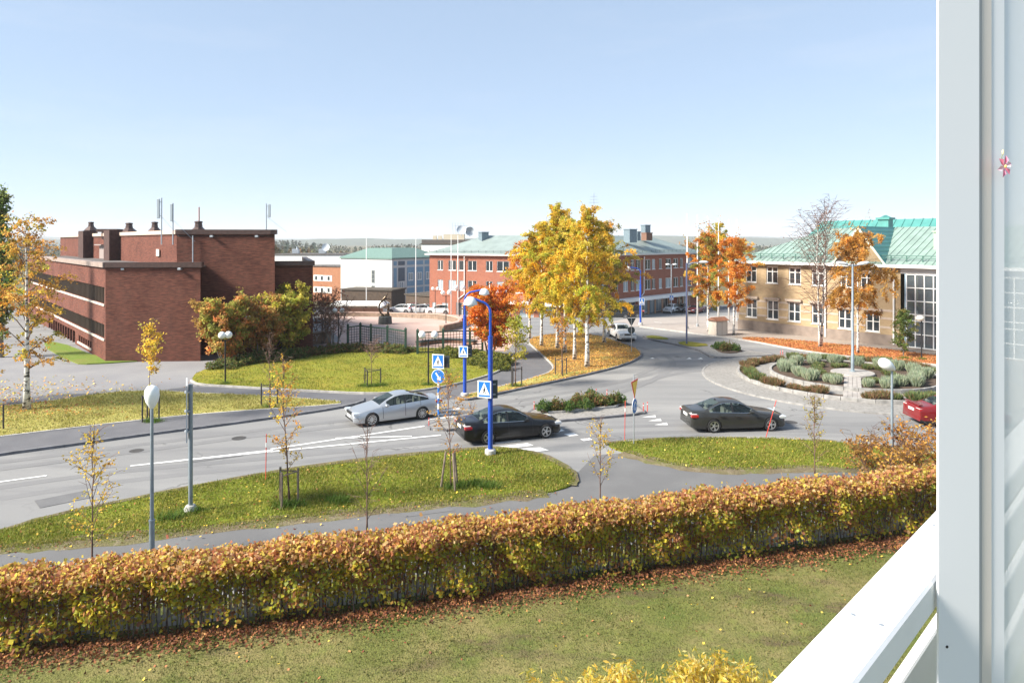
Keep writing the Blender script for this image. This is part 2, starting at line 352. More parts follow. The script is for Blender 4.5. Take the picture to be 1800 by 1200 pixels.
M_RUST = layered('verge_rust', [(0.450, 0.163, 0.054), ((0.338, 0.237, 0.072), 0.4, 0.5, 0.65, 0.8), ((0.250, 0.100, 0.036), 8, 0.45, 0.75, 0.6), ((0.600, 0.275, 0.096), 25, 0.55, 0.78, 0.5)], bump=0.8, bscale=25)
M_LAWN = layered('lawn_near', [(0.125, 0.135, 0.036), ((0.205, 0.175, 0.07), 0.42, 0.44, 0.58, 0.95), ((0.075, 0.115, 0.02), 0.3, 0.5, 0.62, 0.9), ((0.105, 0.075, 0.045), 0.5, 0.55, 0.66, 0.85, (R(-15), (0.5, 1.7, 1))), ((0.15, 0.17, 0.04), 1.7, 0.5, 0.65, 0.7), ((0.05, 0.055, 0.016), 9, 0.46, 0.72, 0.6), ((0.26, 0.225, 0.10), 28, 0.55, 0.75, 0.55)], bump=1.0, bscale=22)
M_SOIL = layered('soil', [(0.085, 0.06, 0.045), ((0.14, 0.10, 0.075), 3, 0.4, 0.7, 0.8), ((0.04, 0.03, 0.025), 20, 0.45, 0.75, 0.6)], bump=1.0, bscale=15)
M_DIRT = layered('dirt_edge', [(0.155, 0.125, 0.075), ((0.12, 0.13, 0.03), 1.1, 0.44, 0.58, 0.9), ((0.22, 0.18, 0.125), 2.2, 0.5, 0.62, 0.8), ((0.07, 0.055, 0.03), 14, 0.45, 0.7, 0.7), ((0.28, 0.23, 0.16), 40, 0.55, 0.75, 0.5)], bump=1.0, bscale=20)
M_GRAVEL = layered('stone_setts', [(0.249, 0.238, 0.223), ((0.302, 0.290, 0.273), 0.6, 0.4, 0.7, 0.7), ((0.128, 0.119, 0.110), 7, 0.5, 0.66, 0.75), ((0.348, 0.331, 0.313), 14, 0.55, 0.75, 0.5)], bump=0.9, bscale=9)
M_KERB = mat('kerb_stone', (0.27, 0.262, 0.25), 0.85, var=0.3, vscale=2.5, bump=0.3, world_pos=True)
M_KERBD = mat('kerb_dark', (0.15, 0.15, 0.16), 0.85, var=0.35, vscale=2.5, bump=0.3, world_pos=True)
M_EDGE = mat('edge_concrete', (0.37, 0.355, 0.33), 0.85, var=0.25, vscale=3, bump=0.2, world_pos=True)
M_PAINT = layered('road_paint', [(0.74, 0.74, 0.72), ((0.45, 0.45, 0.45), 7, 0.52, 0.72, 0.75), ((0.82, 0.82, 0.8), 30, 0.5, 0.7, 0.5)], rough=0.7, bump=0.1)

# ---------------------------------------------------------------- ground, roads, paths, lawns
struct(sheet('ground', [(-7000, -30), (7000, -30), (7000, 9000), (-7000, 9000)], -0.06, layered('terrain', [(0.12, 0.105, 0.05), ((0.10, 0.085, 0.045), 0.02, 0.4, 0.7, 0.8)], bump=0)))
HED = [Vector((-24, 12.2)), G(0, 1165).xy, G(350, 1128).xy, G(700, 1082).xy, G(1100, 1023).xy, G(1570, 958).xy, Vector((18.5, 22.9)), Vector((30, 26.2))]
def hedge_off(d):
    out = []
    for i, p in enumerate(HED):
        t = (HED[min(i + 1, len(HED) - 1)] - HED[max(i - 1, 0)]).normalized(); out.append(p + Vector((-t.y, t.x)) * d)
    return out
sheet('lawn', [(-60, -25), (60, -25), (60, 33)] + [tuple(p) for p in hedge_off(2.0)][::-1] + [(-60, 8)], 0.0, M_LAWN)
sheet('road', [tuple(p) for p in hedge_off(2.0)] + [(75, 34), (75, 134), (-95, 134), (-95, 8)], 0.0, M_ASPH)
A_TOP = [(-260, 1005), (-100, 960), (0, 935), (100, 905), (265, 872), (440, 836), (640, 808), (760, 796), (850, 788), (900, 789), (955, 801), (1000, 824), (1014, 842), (1006, 855)]
A_BOT = [(960, 868), (850, 880), (700, 895), (500, 915), (300, 940), (100, 957), (0, 967), (-150, 985), (-260, 1010)]
C_TOP = [(1062, 781), (1100, 776), (1160, 772), (1250, 770), (1400, 772), (1530, 782), (1660, 800), (1850, 838)]
C_BOT = [(1900, 900), (1700, 850), (1560, 832), (1430, 823), (1330, 828), (1230, 827), (1150, 812), (1095, 796)]
hb = [tuple(p) for p in hedge_off(2.3)]
path_poly = [G(x, y).xy for x, y in reversed(A_BOT)] + [G(985, 862).xy, G(1045, 800).xy] + [G(x, y).xy for x, y in reversed(C_BOT)]
sheet('footpath', [tuple(p) for p in path_poly] + hb[::-1], 0.004, M_PATH)

def lawn_patch(name, px, m, h=0.09, it=1):
    pl = smooth_poly([G(x, y).xy for x, y in px], it)
    b = MB(); b.prism([tuple(p) for p in pl], -0.05, h); struct(b.build(name, m)); return [tuple(p) for p in pl]
KST = MB().box((-0.49, -0.5, 0), (0.49, 0.5, 1), bev=0.03).mesh('kerb_stone', M_KERB)
KSTD = MB().box((-0.492, -0.5, 0), (0.492, 0.5, 1), bev=0.04).mesh('kerb_stone', M_KERBD)
KSTE = MB().box((-0.495, -0.5, 0), (0.495, 0.5, 1), bev=0.03).mesh('kerb_stone', M_EDGE)
def kerb(px, w=0.14, h=0.12, me=None, step=1.0, world=None, closed=False, smooth_it=2, name='kerb', z0=0.0):
    pts = world if world is not None else [G(x, y).xy for x, y in px]
    pts = [Vector(p) for p in pts]
    if smooth_it: pts = smooth_poly(pts, smooth_it, closed)
    if closed: pts = pts + [pts[0]]
    pts = resample(pts, step)
    root = bpy.data.objects.new(name, None); COL.objects.link(root); root['kind'] = 'structure'; root.location = (pts[0].x, pts[0].y, z0)
    for a, b in zip(pts[:-1], pts[1:]):
        d = b - a
        if d.length < 0.15: continue
        m = (a + b) / 2; o = bpy.data.objects.new('kerb_stone', me or KST); COL.objects.link(o); o.parent = root
        o.location = (m.x - pts[0].x, m.y - pts[0].y, g(m.y) - 0.02); o.rotation_euler = (0, 0, math.atan2(d.y, d.x)); o.scale = (d.length, w, h + 0.02 + random.uniform(-.004, .004))
    return root
random.seed(5)
verge_a = lawn_patch('verge', A_TOP + A_BOT, M_VERGE, 0.05)
verge_c = lawn_patch('verge', C_TOP + C_BOT, M_VERGE, 0.05)
# bare, trodden soil along the verge edges (its own surface, 4 mm proud of the path)
def strip(name, px, width, m, z, zl=None, zr=None):
    zl = z if zl is None else zl; zr = z if zr is None else zr
    pts = smooth_poly([G(x, y).xy for x, y in px], 2, False); L_, R_ = [], []
    rr = random.Random(len(px))
    for i, p in enumerate(pts):
        t = (pts[min(i + 1, len(pts) - 1)] - pts[max(i - 1, 0)]).normalized(); n = Vector((-t.y, t.x)); w = width * rr.uniform(0.55, 1.3)
        L_.append(p + n * w * .5); R_.append(p - n * w * .5)
    b = MB()
    for i in range(len(pts) - 1):
        b.quad((*pts[i], z), (*R_[i], zr), (*R_[i + 1], zr), (*pts[i + 1], z)); b.quad((*L_[i], zl), (*pts[i], z), (*pts[i + 1], z), (*L_[i + 1], zl))
    return struct(b.build(name, m))
strip('dirt_edge', A_BOT, 0.85, M_DIRT, 0.055, zl=0.007, zr=0.054)
strip('dirt_edge', C_BOT[2:], 0.8, M_DIRT, 0.055, zl=0.007, zr=0.054)
strip('dirt_edge', A_TOP[1:], 0.35, M_DIRT, 0.060)
strip('dirt_edge', C_TOP, 0.3, M_DIRT, 0.060)
kerb(A_TOP[1:-1], 0.10, 0.035, KSTE, name='kerb'); kerb(C_TOP, 0.12, 0.06, KSTE)

LG = [(-200, 800), (0, 770), (150, 752), (300, 735), (430, 724), (560, 716), (600, 712), (598, 708), (590, 707), (480, 698), (330, 692), (280, 688), (200, 690), (100, 705), (0, 717), (-200, 742)]
lawn_g = lawn_patch('lawn_patch', LG, M_GOLD, 0.10)
kerb(LG[1:7], 0.16, 0.115, KSTE); kerb(LG[7:15], 0.12, 0.108, KSTE)
# raised dark footway along the far side of the main road
FW = [(-200, 832), (0, 800), (130, 783), (250, 766), (400, 747), (520, 730), (610, 716), (640, 706)]
fw_poly = [G(x, y).xy for x, y in FW] + [G(x, y).xy for x, y in [(640, 700), (600, 706), (560, 714), (430, 722), (300, 733), (150, 750), (0, 768), (-200, 798)]]
b = MB(); b.prism([tuple(p) for p in fw_poly], -0.05, 0.085); struct(b.build('footway', M_DARKP))
kerb(FW, 0.15, 0.12, KSTD)
# dark path round the middle lawn
PW = [(600, 713), (690, 708), (790, 703), (870, 690), (935, 671), (972, 655), (976, 645), (955, 625), (925, 604), (905, 604), (905, 622), (900, 640), (885, 650), (850, 664), (800, 677), (740, 688), (690, 692), (640, 694), (580, 691), (480, 686), (345, 678), (280, 686), (330, 691), (480, 697), (590, 706)]
sheet('path', [tuple(p) for p in smooth_poly([G(x, y).xy for x, y in PW], 1)], 0.006, M_DARKP)
sheet('path', [tuple(G(x, y).xy) for x, y in [(-200, 742), (0, 718), (100, 706), (215, 690), (100, 693), (0, 702), (-200, 722)]], 0.006, M_DARKP)
sheet('driveway', [tuple(G(x, y).xy) for x, y in [(-250, 720), (0, 701), (100, 692), (215, 689), (280, 687), (340, 676), (335, 668), (345, 655), (400, 638), (470, 623), (560, 608), (600, 602), (590, 596), (480, 607), (350, 622), (270, 634), (185, 645), (110, 640), (60, 615), (-20, 610), (-250, 640)]], 0.003, M_PALE)
LI = [(336, 670), (345, 656), (400, 639), (470, 624), (560, 612), (640, 614), (720, 612), (790, 614), (870, 620), (903, 627), (898, 640), (885, 650), (850, 664), (800, 677), (740, 688), (690, 692), (640, 693), (580, 690), (480, 685), (400, 680), (345, 677)]
lawn_i = lawn_patch('lawn_patch', LI, M_GREEN, 0.10)
kerb(LI[9:] + LI[:1], 0.13, 0.115, KSTE)
LK = [(70, 606), (130, 640), (160, 641), (265, 634), (345, 621), (350, 612), (185, 634), (100, 600)]
lawn_k = lawn_patch('lawn_patch', LK, layered('lawn_bank', [(0.14, 0.21, 0.03), ((0.2, 0.2, 0.05), 0.5, .45, .65, .8), ((.07, .09, .02), 20, .45, .75, .6)], bump=.8), 0.08)
LL = [(800, 704), (812, 697), (860, 686), (930, 668), (968, 656), (975, 646), (960, 631), (943, 616), (928, 602), (940, 592), (1000, 585), (1050, 590), (1080, 600), (1115, 612), (1130, 622), (1122, 632), (1090, 645), (1030, 660), (960, 675), (880, 692), (830, 704)]
lawn_l = lawn_patch('lawn_patch', LL, M_LITTER, 0.10)
kerb(LL[12:21] + LL[:2], 0.16, 0.125, KSTD); kerb(LL[1:9], 0.12, 0.11, KSTE)
sheet('lawn_strip', [tuple(G(x, y).xy + Vector((0, 0))) for x, y in [(830, 701), (880, 689), (960, 672), (1030, 657), (1085, 645), (1040, 652), (970, 660), (930, 669), (860, 687), (815, 698)]], 0.104, M_GOLD)

# far side: pale plaza by the flagpoles, street behind, pink plaza round the sculpture
sheet('plaza', [tuple(G(x, y).xy) for x, y in [(1060, 577), (1075, 566), (1130, 558), (1240, 556), (1330, 552), (1330, 585), (1300, 595), (1200, 583), (1125, 574)]], 0.012, M_PLAZA)
sheet('pavement', [tuple(G(x, y).xy) for x, y in [(1290, 596), (1300, 574), (1420, 584), (1560, 600), (1700, 612), (1760, 640), (1660, 628), (1540, 613), (1400, 599)]], 0.020, M_WALK)
LR = [(1296, 595), (1330, 594), (1400, 599), (1540, 613), (1660, 628), (1760, 642), (1760, 656), (1645, 641), (1540, 632), (1424, 619), (1340, 603)]
lawn_r = lawn_patch('verge', LR, M_RUST, 0.10)
kerb([(1125, 575), (1200, 584), (1300, 597), (1340, 604), (1424, 620), (1540, 633), (1645, 642), (1760, 657)], 0.16, 0.12, KSTE)
sheet('plaza', [tuple(G(x, y).xy) for x, y in [(560, 606), (600, 600), (580, 575), (560, 552), (830, 552), (905, 560), (905, 600), (890, 618), (790, 611), (720, 609), (640, 611)]], 0.012, M_PINK)
sheet('street', [tuple(G(x, y).xy) for x, y in [(520, 549), (1340, 549), (1340, 536), (520, 540)]], 0.014, M_DARKP)

# ---------------------------------------------------------------- islands
def island(px, m, h=0.12, it=1, ks=None, kw=0.14):
    pl = smooth_poly([G(x, y).xy for x, y in px], it); b = MB(); b.prism([tuple(p) for p in pl], -0.05, h - 0.015)
    struct(b.build('traffic_island', m)); kerb(None, kw, h, ks or KSTD, world=pl, closed=True, smooth_it=0, step=0.9); return pl
island([(928, 722), (980, 714), (1028, 706), (1056, 699), (1075, 703), (1146, 726), (1100, 732), (976, 742), (925, 746)], M_GRAVEL)
island([(746, 752), (756, 746), (778, 742), (812, 741), (850, 746), (822, 755), (770, 759)], M_GRAVEL)
island([(1125, 592), (1150, 590), (1184, 598), (1260, 607), (1310, 617), (1378, 625), (1300, 629), (1250, 630), (1243, 624), (1228, 616), (1190, 607), (1150, 599)], M_GRAVEL)
def bed(px, m, z=0.16):
    pl = smooth_poly([G(x, y).xy for x, y in px], 1); b = MB(); b.prism([tuple(p) for p in pl], 0.05, z); struct(b.build('planting_bed', m)); return pl
bed_n = bed([(946, 727), (960, 721), (1020, 711), (1056, 705), (1090, 709), (1094, 719), (1030, 724), (966, 731)], M_SOIL, 0.2)
kerb(None, 0.10, 0.22, KSTE, world=bed_n, closed=True, smooth_it=0, step=0.8)
bed([(1131, 594), (1150, 591.5), (1180, 598), (1160, 599)], M_GREEN); bed([(1188, 605), (1205, 602), (1254, 609), (1215, 612)], M_GREEN)
bed_f = bed([(1255, 614), (1268, 610), (1310, 618), (1290, 624), (1265, 622)], M_SOIL)

# ---------------------------------------------------------------- roundabout island: rings and steps
RC = Vector((23.0, 46.1))
def ring(name, r0, r1, z0, z1, m, n=72):
    b = MB(); P = []
    for k in range(n):
        t = 2 * math.pi * k / n; c, s_ = math.cos(t), math.sin(t)
        P += [(r0 * c, r0 * s_, z0), (r1 * c, r1 * s_, z0), (r1 * c, r1 * s_, z1), (r0 * c, r0 * s_, z1)]
    F = []
    for k in range(n):
        a, c = k * 4, ((k + 1) % n) * 4
        F += [(a + 1, c + 1, c + 2, a + 2), (a + 2, c + 2, c + 3, a + 3), (a + 3, c + 3, c, a)]
    b.add(P, F); return struct(b.build(name, m, loc=(RC.x, RC.y, 0)))
ring('roundabout_apron', 7.2, 9.8, -0.02, 0.07, M_GRAVEL)
ring('planting_bed', 6.35, 7.3, 0, 0.19, M_SOIL); ring('gravel_ring', 5.2, 6.35, 0, 0.21, M_GRAVEL); ring('planting_bed', 0.5, 5.15, 0, 0.38, M_SOIL)
def circle(r, n=60): return [Vector((RC.x + r * math.cos(2 * math.pi * k / n), RC.y + r * math.sin(2 * math.pi * k / n))) for k in range(n)]
kerb(None, 0.14, 0.09, KST, world=circle(9.75, 90), closed=True, smooth_it=0, step=1.0)
kerb(None, 0.18, 0.29, KST, world=circle(7.35, 80), closed=True, smooth_it=0, step=0.9)
kerb(None, 0.16, 0.47, KST, world=circle(5.2, 60), closed=True, smooth_it=0, step=0.8)
b = MB(); b.lathe([(1.36, 0.0), (1.36, 0.5), (1.33, 0.53), (0.02, 0.56)], 40); struct(b.build('lamp_plinth', mat('plinth_stone', (0.32, 0.30, 0.28), 0.85, var=0.2, vscale=3, bump=0.3), loc=(RC.x, RC.y, 0)))
dv = Vector((-RC.x, -RC.y)).normalized(); nv = Vector((-dv.y, dv.x))
PAV = MB().box((-0.5, -0.5, 0), (0.5, 0.5, 1), bev=0.04).mesh('paver', mat('paver', (0.33, 0.305, 0.285), 0.8, var=0.2, vscale=2, world_pos=True))
steps = bpy.data.objects.new('paved_ramp', None); COL.objects.link(steps); steps['kind'] = 'structure'; steps.location = (RC.x, RC.y, 0)
for i in range(14):
    for j in range(4):
        d = 1.55 + i * 0.42; z = 0.44 if d < 5.1 else (0.25 if d < 6.35 else 0.235); p = dv * d + nv * ((j - 1.5) * 0.25)
        o = link('paver', PAV, steps, (p.x, p.y, 0.1), math.atan2(dv.y, dv.x)); o.scale = (0.405, 0.238, z - 0.1 + random.uniform(0, .01))

# ---------------------------------------------------------------- painted markings
def mark(px, z=0.016): 
    return sheet('road_marking', [tuple(G(x, y).xy) for x, y in px], z, M_PAINT)
def line(a, b_, w0, w1=None, z=0.016):
    A, B = G(*a).xy, G(*b_).xy; d = (B - A).normalized(); n = Vector((-d.y, d.x)); w1 = w1 or w0
    return sheet('road_marking', [tuple(A + n * w0 / 2), tuple(A - n * w0 / 2), tuple(B - n * w1 / 2), tuple(B + n * w1 / 2)], z, M_PAINT)
line((-30, 851), (82, 836), 0.13); line((229, 819), (480, 792), 0.13, 0.32)
line((476, 789.5), (746, 749), 0.16); line((476, 794), (775, 765), 0.16, z=.019); line((590, 770.5), (724, 767), 0.14, z=0.022)
for q in ([(868, 778), (910, 772.7), (917, 774.7), (872, 780.5)], [(876, 785), (927, 779), (938, 783), (885, 789)], [(896, 790.5), (950, 786.5), (965, 791.5), (922, 797)],
          [(991, 763), (1008, 761), (1017, 765), (1001, 767)], [(976, 757), (987, 754.5), (993, 757), (980, 760)], [(1020, 772), (1036, 770), (1042, 773), (1026, 775)],
          [(751, 735), (795, 730), (800, 733), (756, 738)], [(762, 728), (800, 724), (806, 727), (768, 731)], [(772, 721), (808, 717), (813, 720), (778, 724)],
          [(1128, 733.5), (1152, 730), (1153, 733.5)], [(1139, 740), (1161, 736), (1163, 740)], [(1150, 747), (1172, 743), (1174, 747)],
          [(1142, 630.5), (1147, 628.5), (1151, 630.5)], [(1206, 631), (1212, 628.8), (1216, 631)], [(1226, 631), (1232, 628.8), (1236, 631)]): mark(q)
line((1150, 566), (1163, 567.5), 0.2)

# repairs, tyre-darkened lanes and covers in the carriageway
M_PATCH = layered('asphalt_patch', [(0.15, 0.15, 0.153), ((0.11, 0.11, 0.115), 1.2, .4, .7, .7), ((0.27, .265, .26), 80, .56, .72, .5)], rough=.9, bump=.3, bscale=80)
for q in ([(60, 880), (150, 862), (162, 874), (70, 893)], [(330, 806), (420, 795), (428, 801), (338, 813)], [(700, 900), (790, 889), (800, 897), (712, 909)]):
    sheet('asphalt_patch', [tuple(G(x, y).xy) for x, y in q], 0.0135, M_PATCH)
M_TYREM = layered('asphalt_wheel_track', [(0.19, .189, .19), ((0.155, 0.155, 0.158), .5, .4, .7, .8), ((0.33, .325, .315), 70, .56, .72, .5)], rough=.75, bump=.15, bscale=90)
LZ = [.002]
def lane(px, w=.5):
    LZ[0] += .0016; zl_ = LZ[0]
    pts = smooth_poly([G(x, y).xy for x, y in px], 3, False); b = MB()
    for i in range(len(pts) - 1):
        d0 = (pts[min(i + 1, len(pts) - 1)] - pts[max(i - 1, 0)]).normalized(); d1 = (pts[min(i + 2, len(pts) - 1)] - pts[i]).normalized(); n0, n1 = Vector((-d0.y, d0.x)) * w / 2, Vector((-d1.y, d1.x)) * w / 2; a, c = pts[i], pts[i + 1]
        b.quad((*(a - n0), zl_), (*(c - n1), zl_), (*(c + n1), zl_), (*(a + n0), zl_))
    return struct(b.build('wheel_track', M_TYREM))
for px in ([(-60, 885), (200, 846), (500, 815), (760, 788), (960, 770), (1120, 760), (1300, 757), (1500, 758), (1640, 764)], [(-60, 865), (200, 828), (500, 803), (760, 777), (960, 757), (1120, 748), (1300, 745), (1500, 745), (1640, 750)],
           [(-60, 820), (200, 787), (450, 756), (640, 735), (760, 722), (900, 706), (1020, 686), (1120, 664), (1170, 650), (1220, 642), (1300, 637), (1420, 634), (1540, 640)], [(-60, 832), (200, 799), (450, 765), (640, 745), (760, 731), (900, 714), (1020, 696), (1130, 672), (1190, 655), (1290, 644), (1420, 640)],
           [(1080, 600), (1140, 614), (1180, 628), (1185, 645), (1150, 668), (1090, 690)], [(1060, 603), (1120, 616), (1155, 630), (1160, 642), (1120, 660)]): lane(px)
M_IRON = mat('cast_iron', (.09, .085, .08), .6, .5, var=.3, vscale=12)
for px, py, r in ((420, 770, .33), (1035, 690, .33), (1390, 742, .33), (700, 820, .3), (240, 792, .3)):
    b = MB(); b.lathe([(r, -.02), (r, .012), (r * .93, .016), (r * .9, .010), (.02, .011)], 20); struct(b.build('manhole_cover', M_IRON, None, tuple(G(px, py))))
# ---------------------------------------------------------------- building helpers
M_WHITE = mat('white_paint', (0.78, 0.78, 0.76), 0.55, var=0.06, vscale=2)
M_PANE = glass_mat('window_glass', 0.0, (0.03, 0.038, 0.045), 0.04)
M_PANEB = glass_mat('window_glass_curtain', 0.0, (0.30, 0.36, 0.40), 0.08)
M_DARKV = mat('dark_void', (0.012, 0.012, 0.013), 0.8)
M_STEEL = mat('galvanised_steel', (0.42, 0.45, 0.48), 0.45, 0.6, var=0.12, vscale=6)
M_BLACK = mat('black_metal', (0.02, 0.02, 0.022), 0.45, 0.2)
def wall(root, p0, p1, z0, z1, m, openings=(), depth=0.14, name='wall'):
    """one wall from p0 to p1 (left to right seen from outside); openings are (u0, u1, v0, v1) along it and above z0"""
    p0, p1 = Vector(p0[:2]), Vector(p1[:2]); d = p1 - p0; L_ = d.length; H = z1 - z0; b = MB()
    us = sorted({0, L_, *[round(x, 4) for o in openings for x in o[:2]]}); vs = sorted({0, H, *[round(x, 4) for o in openings for x in o[2:4]]})
    for i in range(len(us) - 1):
        for j in range(len(vs) - 1):
            uc, vc = (us[i] + us[i + 1]) / 2, (vs[j] + vs[j + 1]) / 2
            if any(o[0] < uc < o[1] and o[2] < vc < o[3] for o in openings): continue
            b.quad((us[i], 0, vs[j]), (us[i + 1], 0, vs[j]), (us[i + 1], 0, vs[j + 1]), (us[i], 0, vs[j + 1]))
    for u0, u1, v0, v1 in [o[:4] for o in openings]:
        b.quad((u0, 0, v0), (u0, depth, v0), (u0, depth, v1), (u0, 0, v1)); b.quad((u1, depth, v0), (u1, 0, v0), (u1, 0, v1), (u1, depth, v1))
        b.quad((u0, 0, v1), (u0, depth, v1), (u1, depth, v1), (u1, 0, v1)); b.quad((u0, depth, v0), (u0, 0, v0), (u1, 0, v0), (u1, depth, v0))
    rl = root.location
    return b.build(name, m, root, (p0.x - rl.x, p0.y - rl.y, z0 - rl.z), math.atan2(d.y, d.x))
def window(root, p0, p1, z0, op, mull=1, cross=(), fr=None, fw=0.07, sill=True, depth=0.10, pane=None, sillm=None, name='window'):
    p0, p1 = Vector(p0[:2]), Vector(p1[:2]); d = (p1 - p0); rz = math.atan2(d.y, d.x); rl = root.location
    u0, u1, v0, v1 = op; w, h = u1 - u0, v1 - v0; fr = fr or M_WHITE; b = MB(); y0, y1 = depth - 0.05, depth + 0.03
    b.box((0, y0, 0), (fw, y1, h)); b.box((w - fw, y0, 0), (w, y1, h)); b.box((fw, y0, 0), (w - fw, y1, fw)); b.box((fw, y0, h - fw), (w - fw, y1, h))
    for k in range(1, mull + 1):
        c = w * k / (mull + 1); b.box((c - fw * .6, y0 + .004, fw), (c + fw * .6, y1 - .004, h - fw))
    for c in cross: b.box((fw, y0 + .008, h * c - fw * .35), (w - fw, y1 - .008, h * c + fw * .35))
    dd = d.normalized(); o = p0 + dd * u0
    win = b.build(name, fr, root, (o.x - rl.x, o.y - rl.y, z0 + v0 - rl.z), rz)
    pb = MB(); pb.quad((fw * .5, depth, fw * .5), (w - fw * .5, depth, fw * .5), (w - fw * .5, depth, h - fw * .5), (fw * .5, depth, h - fw * .5)); pb.build('pane', pane or M_PANE, win)
    if sill:
        sb = MB(); sb.box((-0.05, -0.07, -0.06), (w + 0.05, depth - 0.05, -0.002)); sb.build('sill', sillm or M_WHITE, win)
    return win
def block_roof(root, poly, z, m, name='roof', t=0.12):
    rl = root.location; b = MB(); b.prism([(p[0] - rl.x, p[1] - rl.y) for p in poly], z - t - rl.z, z - rl.z); return b.build(name, m, root)
def coping(root, pts, z0, z1, over, m, closed=False, name='coping'):
    """band along the top of a wall line, standing proud of it"""
    rl = root.location
    for a, c in zip(pts[:-1], pts[1:]):
        a, c = Vector(a[:2]), Vector(c[:2]); d = (c - a).normalized(); n = Vector((d.y, -d.x)); a2 = a - d * over * .98; c2 = c + d * over * .98
        b = MB(); P = [a2 + n * over, c2 + n * over, c2 - n * 0.35, a2 - n * 0.35]
        b.prism([(p.x - rl.x, p.y - rl.y) for p in P], z0 - rl.z, z1 - rl.z); b.build(name, m, root)
def lerp(a, b, t): return a + (b - a) * t

# ---------------------------------------------------------------- brown brick hall on the left
M_BRK = brick_mat('dark_brick', (0.105, 0.034, 0.025), (0.175, 0.06, 0.040), (0.10, 0.068, 0.05), blot=.6)
M_COP = mat('brown_sheet_metal', (0.085, 0.05, 0.042), 0.45, 0.3, var=0.2)
M_ROOFF = mat('roof_felt', (0.10, 0.09, 0.085), 0.9, var=0.3, vscale=0.8)
M_SILLB = mat('pale_sill', (0.62, 0.55, 0.46), 0.7, var=0.1)
M_TURF = mat('dark_slat', (0.12, 0.085, 0.06), 0.6)
hall = thing('brick_hall', 'dark brown brick hall with flat stepped roofs and strip windows behind the lawn birch', 'building', (-31.5, 52.9, 0))
ldir = Vector((-0.665, 0.747)); fdir = Vector((0.9988, 0.05))
C0 = Vector((-31.5, 52.9)); CL = C0 + ldir * 46; C1 = C0 + fdir * 7.2
ZA = 7.35
L_len = 46.0
opL = [(3.0, L_len - 0.35, 4.45, 5.75), (3.0, L_len - 0.35, 1.75, 2.85), (L_len - 11.0, L_len - 5.3, 0.42, 0.98), (18, L_len - 12.6, -1.2, 1.15)]
opL = [(o[0], o[1], o[2] + 1.5, o[3] + 1.5) for o in opL]
wall(hall, CL, C0, -1.5, ZA, M_BRK, opL, 0.3)
wall(hall, C0, C1, -1.5, ZA, M_BRK)
rl = hall.location
# strip windows: recessed glass behind a row of dark vertical fins and a pale sill
lz = math.atan2(-ldir.y, -ldir.x)
for (u0, u1, v0, v1), pitch in zip(opL, (0.55, 0.55, 0.95, 1.4)):
    o = CL - ldir * u0
    wb = MB(); w, h = u1 - u0, v1 - v0; wb.box((0, 0.2, 0), (w, 0.26, 0.05)); wb.box((0, 0.2, h - .05), (w, 0.26, h))
    win = wb.build('strip_window', M_TURF, hall, (o.x - rl.x, o.y - rl.y, -1.5 + v0), lz)
    pb = MB(); pb.quad((0, .27, 0), (w, .27, 0), (w, .27, h), (0, .27, h)); pb.build('pane', M_PANE, win)
    if pitch < 1.2:
        sb = MB(); sb.box((-0.1, -0.08, -0.16), (w + 0.1, 0.2, -0.004)); sb.build('sill', M_SILLB, win)
    fin = MB().box((-0.03 if pitch < .6 else -.12, 0.10 if pitch < .6 else .02, 0.01), (0.03 if pitch < .6 else .12, 0.2, h - .06)).mesh('fin', M_TURF if pitch < .6 else M_BRK)
    n = int(w / pitch)
    for k in range(n + 1): link('fin', fin, win, (w * k / max(n, 1), 0, 0))
coping(hall, [CL, C0 - Vector((.1, 0))], ZA - 0.04, ZA + 0.34, 0.14, mat('sunlit_coping', (.34, .26, .22), .5, .2, var=.2)); coping(hall, [C0, C1], ZA - 0.042, ZA + 0.36, 0.15, M_COP)  # sunlight on the long side is put into its paler coping colour
# tall block behind, its pale long side running back to the stair towers
ZB = 9.95
B0 = C0 + fdir * 6.0 + Vector((0, 2.6)); B0 = Vector((xat(311, 56.0), 56.0)); B1 = Vector((xat(483, 56.6), 56.6))
BL = B0 + ldir * 56
wall(hall, B0, B1, -0.5, ZB, M_BRK); wall(hall, BL, B0, 6.0, ZB, M_BRK); wall(hall, B1, B1 + Vector((-6.5, 16)), -0.5, ZB, M_BRK)
coping(hall, [BL, B0], ZB - 0.02, ZB + 0.32, 0.1, mat('pale_coping', (0.55, 0.42, 0.34), 0.6, var=.15)); coping(hall, [B0 + Vector((0.05, 0)), B1, B1 + Vector((-6.5, 16))], ZB - 0.03, ZB + 0.36, 0.13, M_COP)  # long coping coloured pale for the sun falling on that side
D0 = Vector((xat(478, 58), 58)); D1 = Vector((xat(550, 58.6), 58.6))
wall(hall, D0, D1, -0.8, 7.3, M_BRK); wall(hall, D1, D1 + Vector((-5.5, 16)), -1.5, 7.3, M_BRK); coping(hall, [D0, D1, D1 + Vector((-5.5, 16))], 7.27, 7.66, 0.14, M_COP)
block_roof(hall, [CL, C0, C1, B0 + Vector((2, 1)), BL + Vector((4, 4))], ZA + 0.02, M_ROOFF)
block_roof(hall, [BL, B0, B1, B1 + Vector((-6.5, 16)), BL + Vector((10, 12))], ZB - 0.1, M_ROOFF)
block_roof(hall, [D0, D1, D1 + Vector((-5.5, 16)), D0 + Vector((-5.5, 16))], 7.2, M_ROOFF)
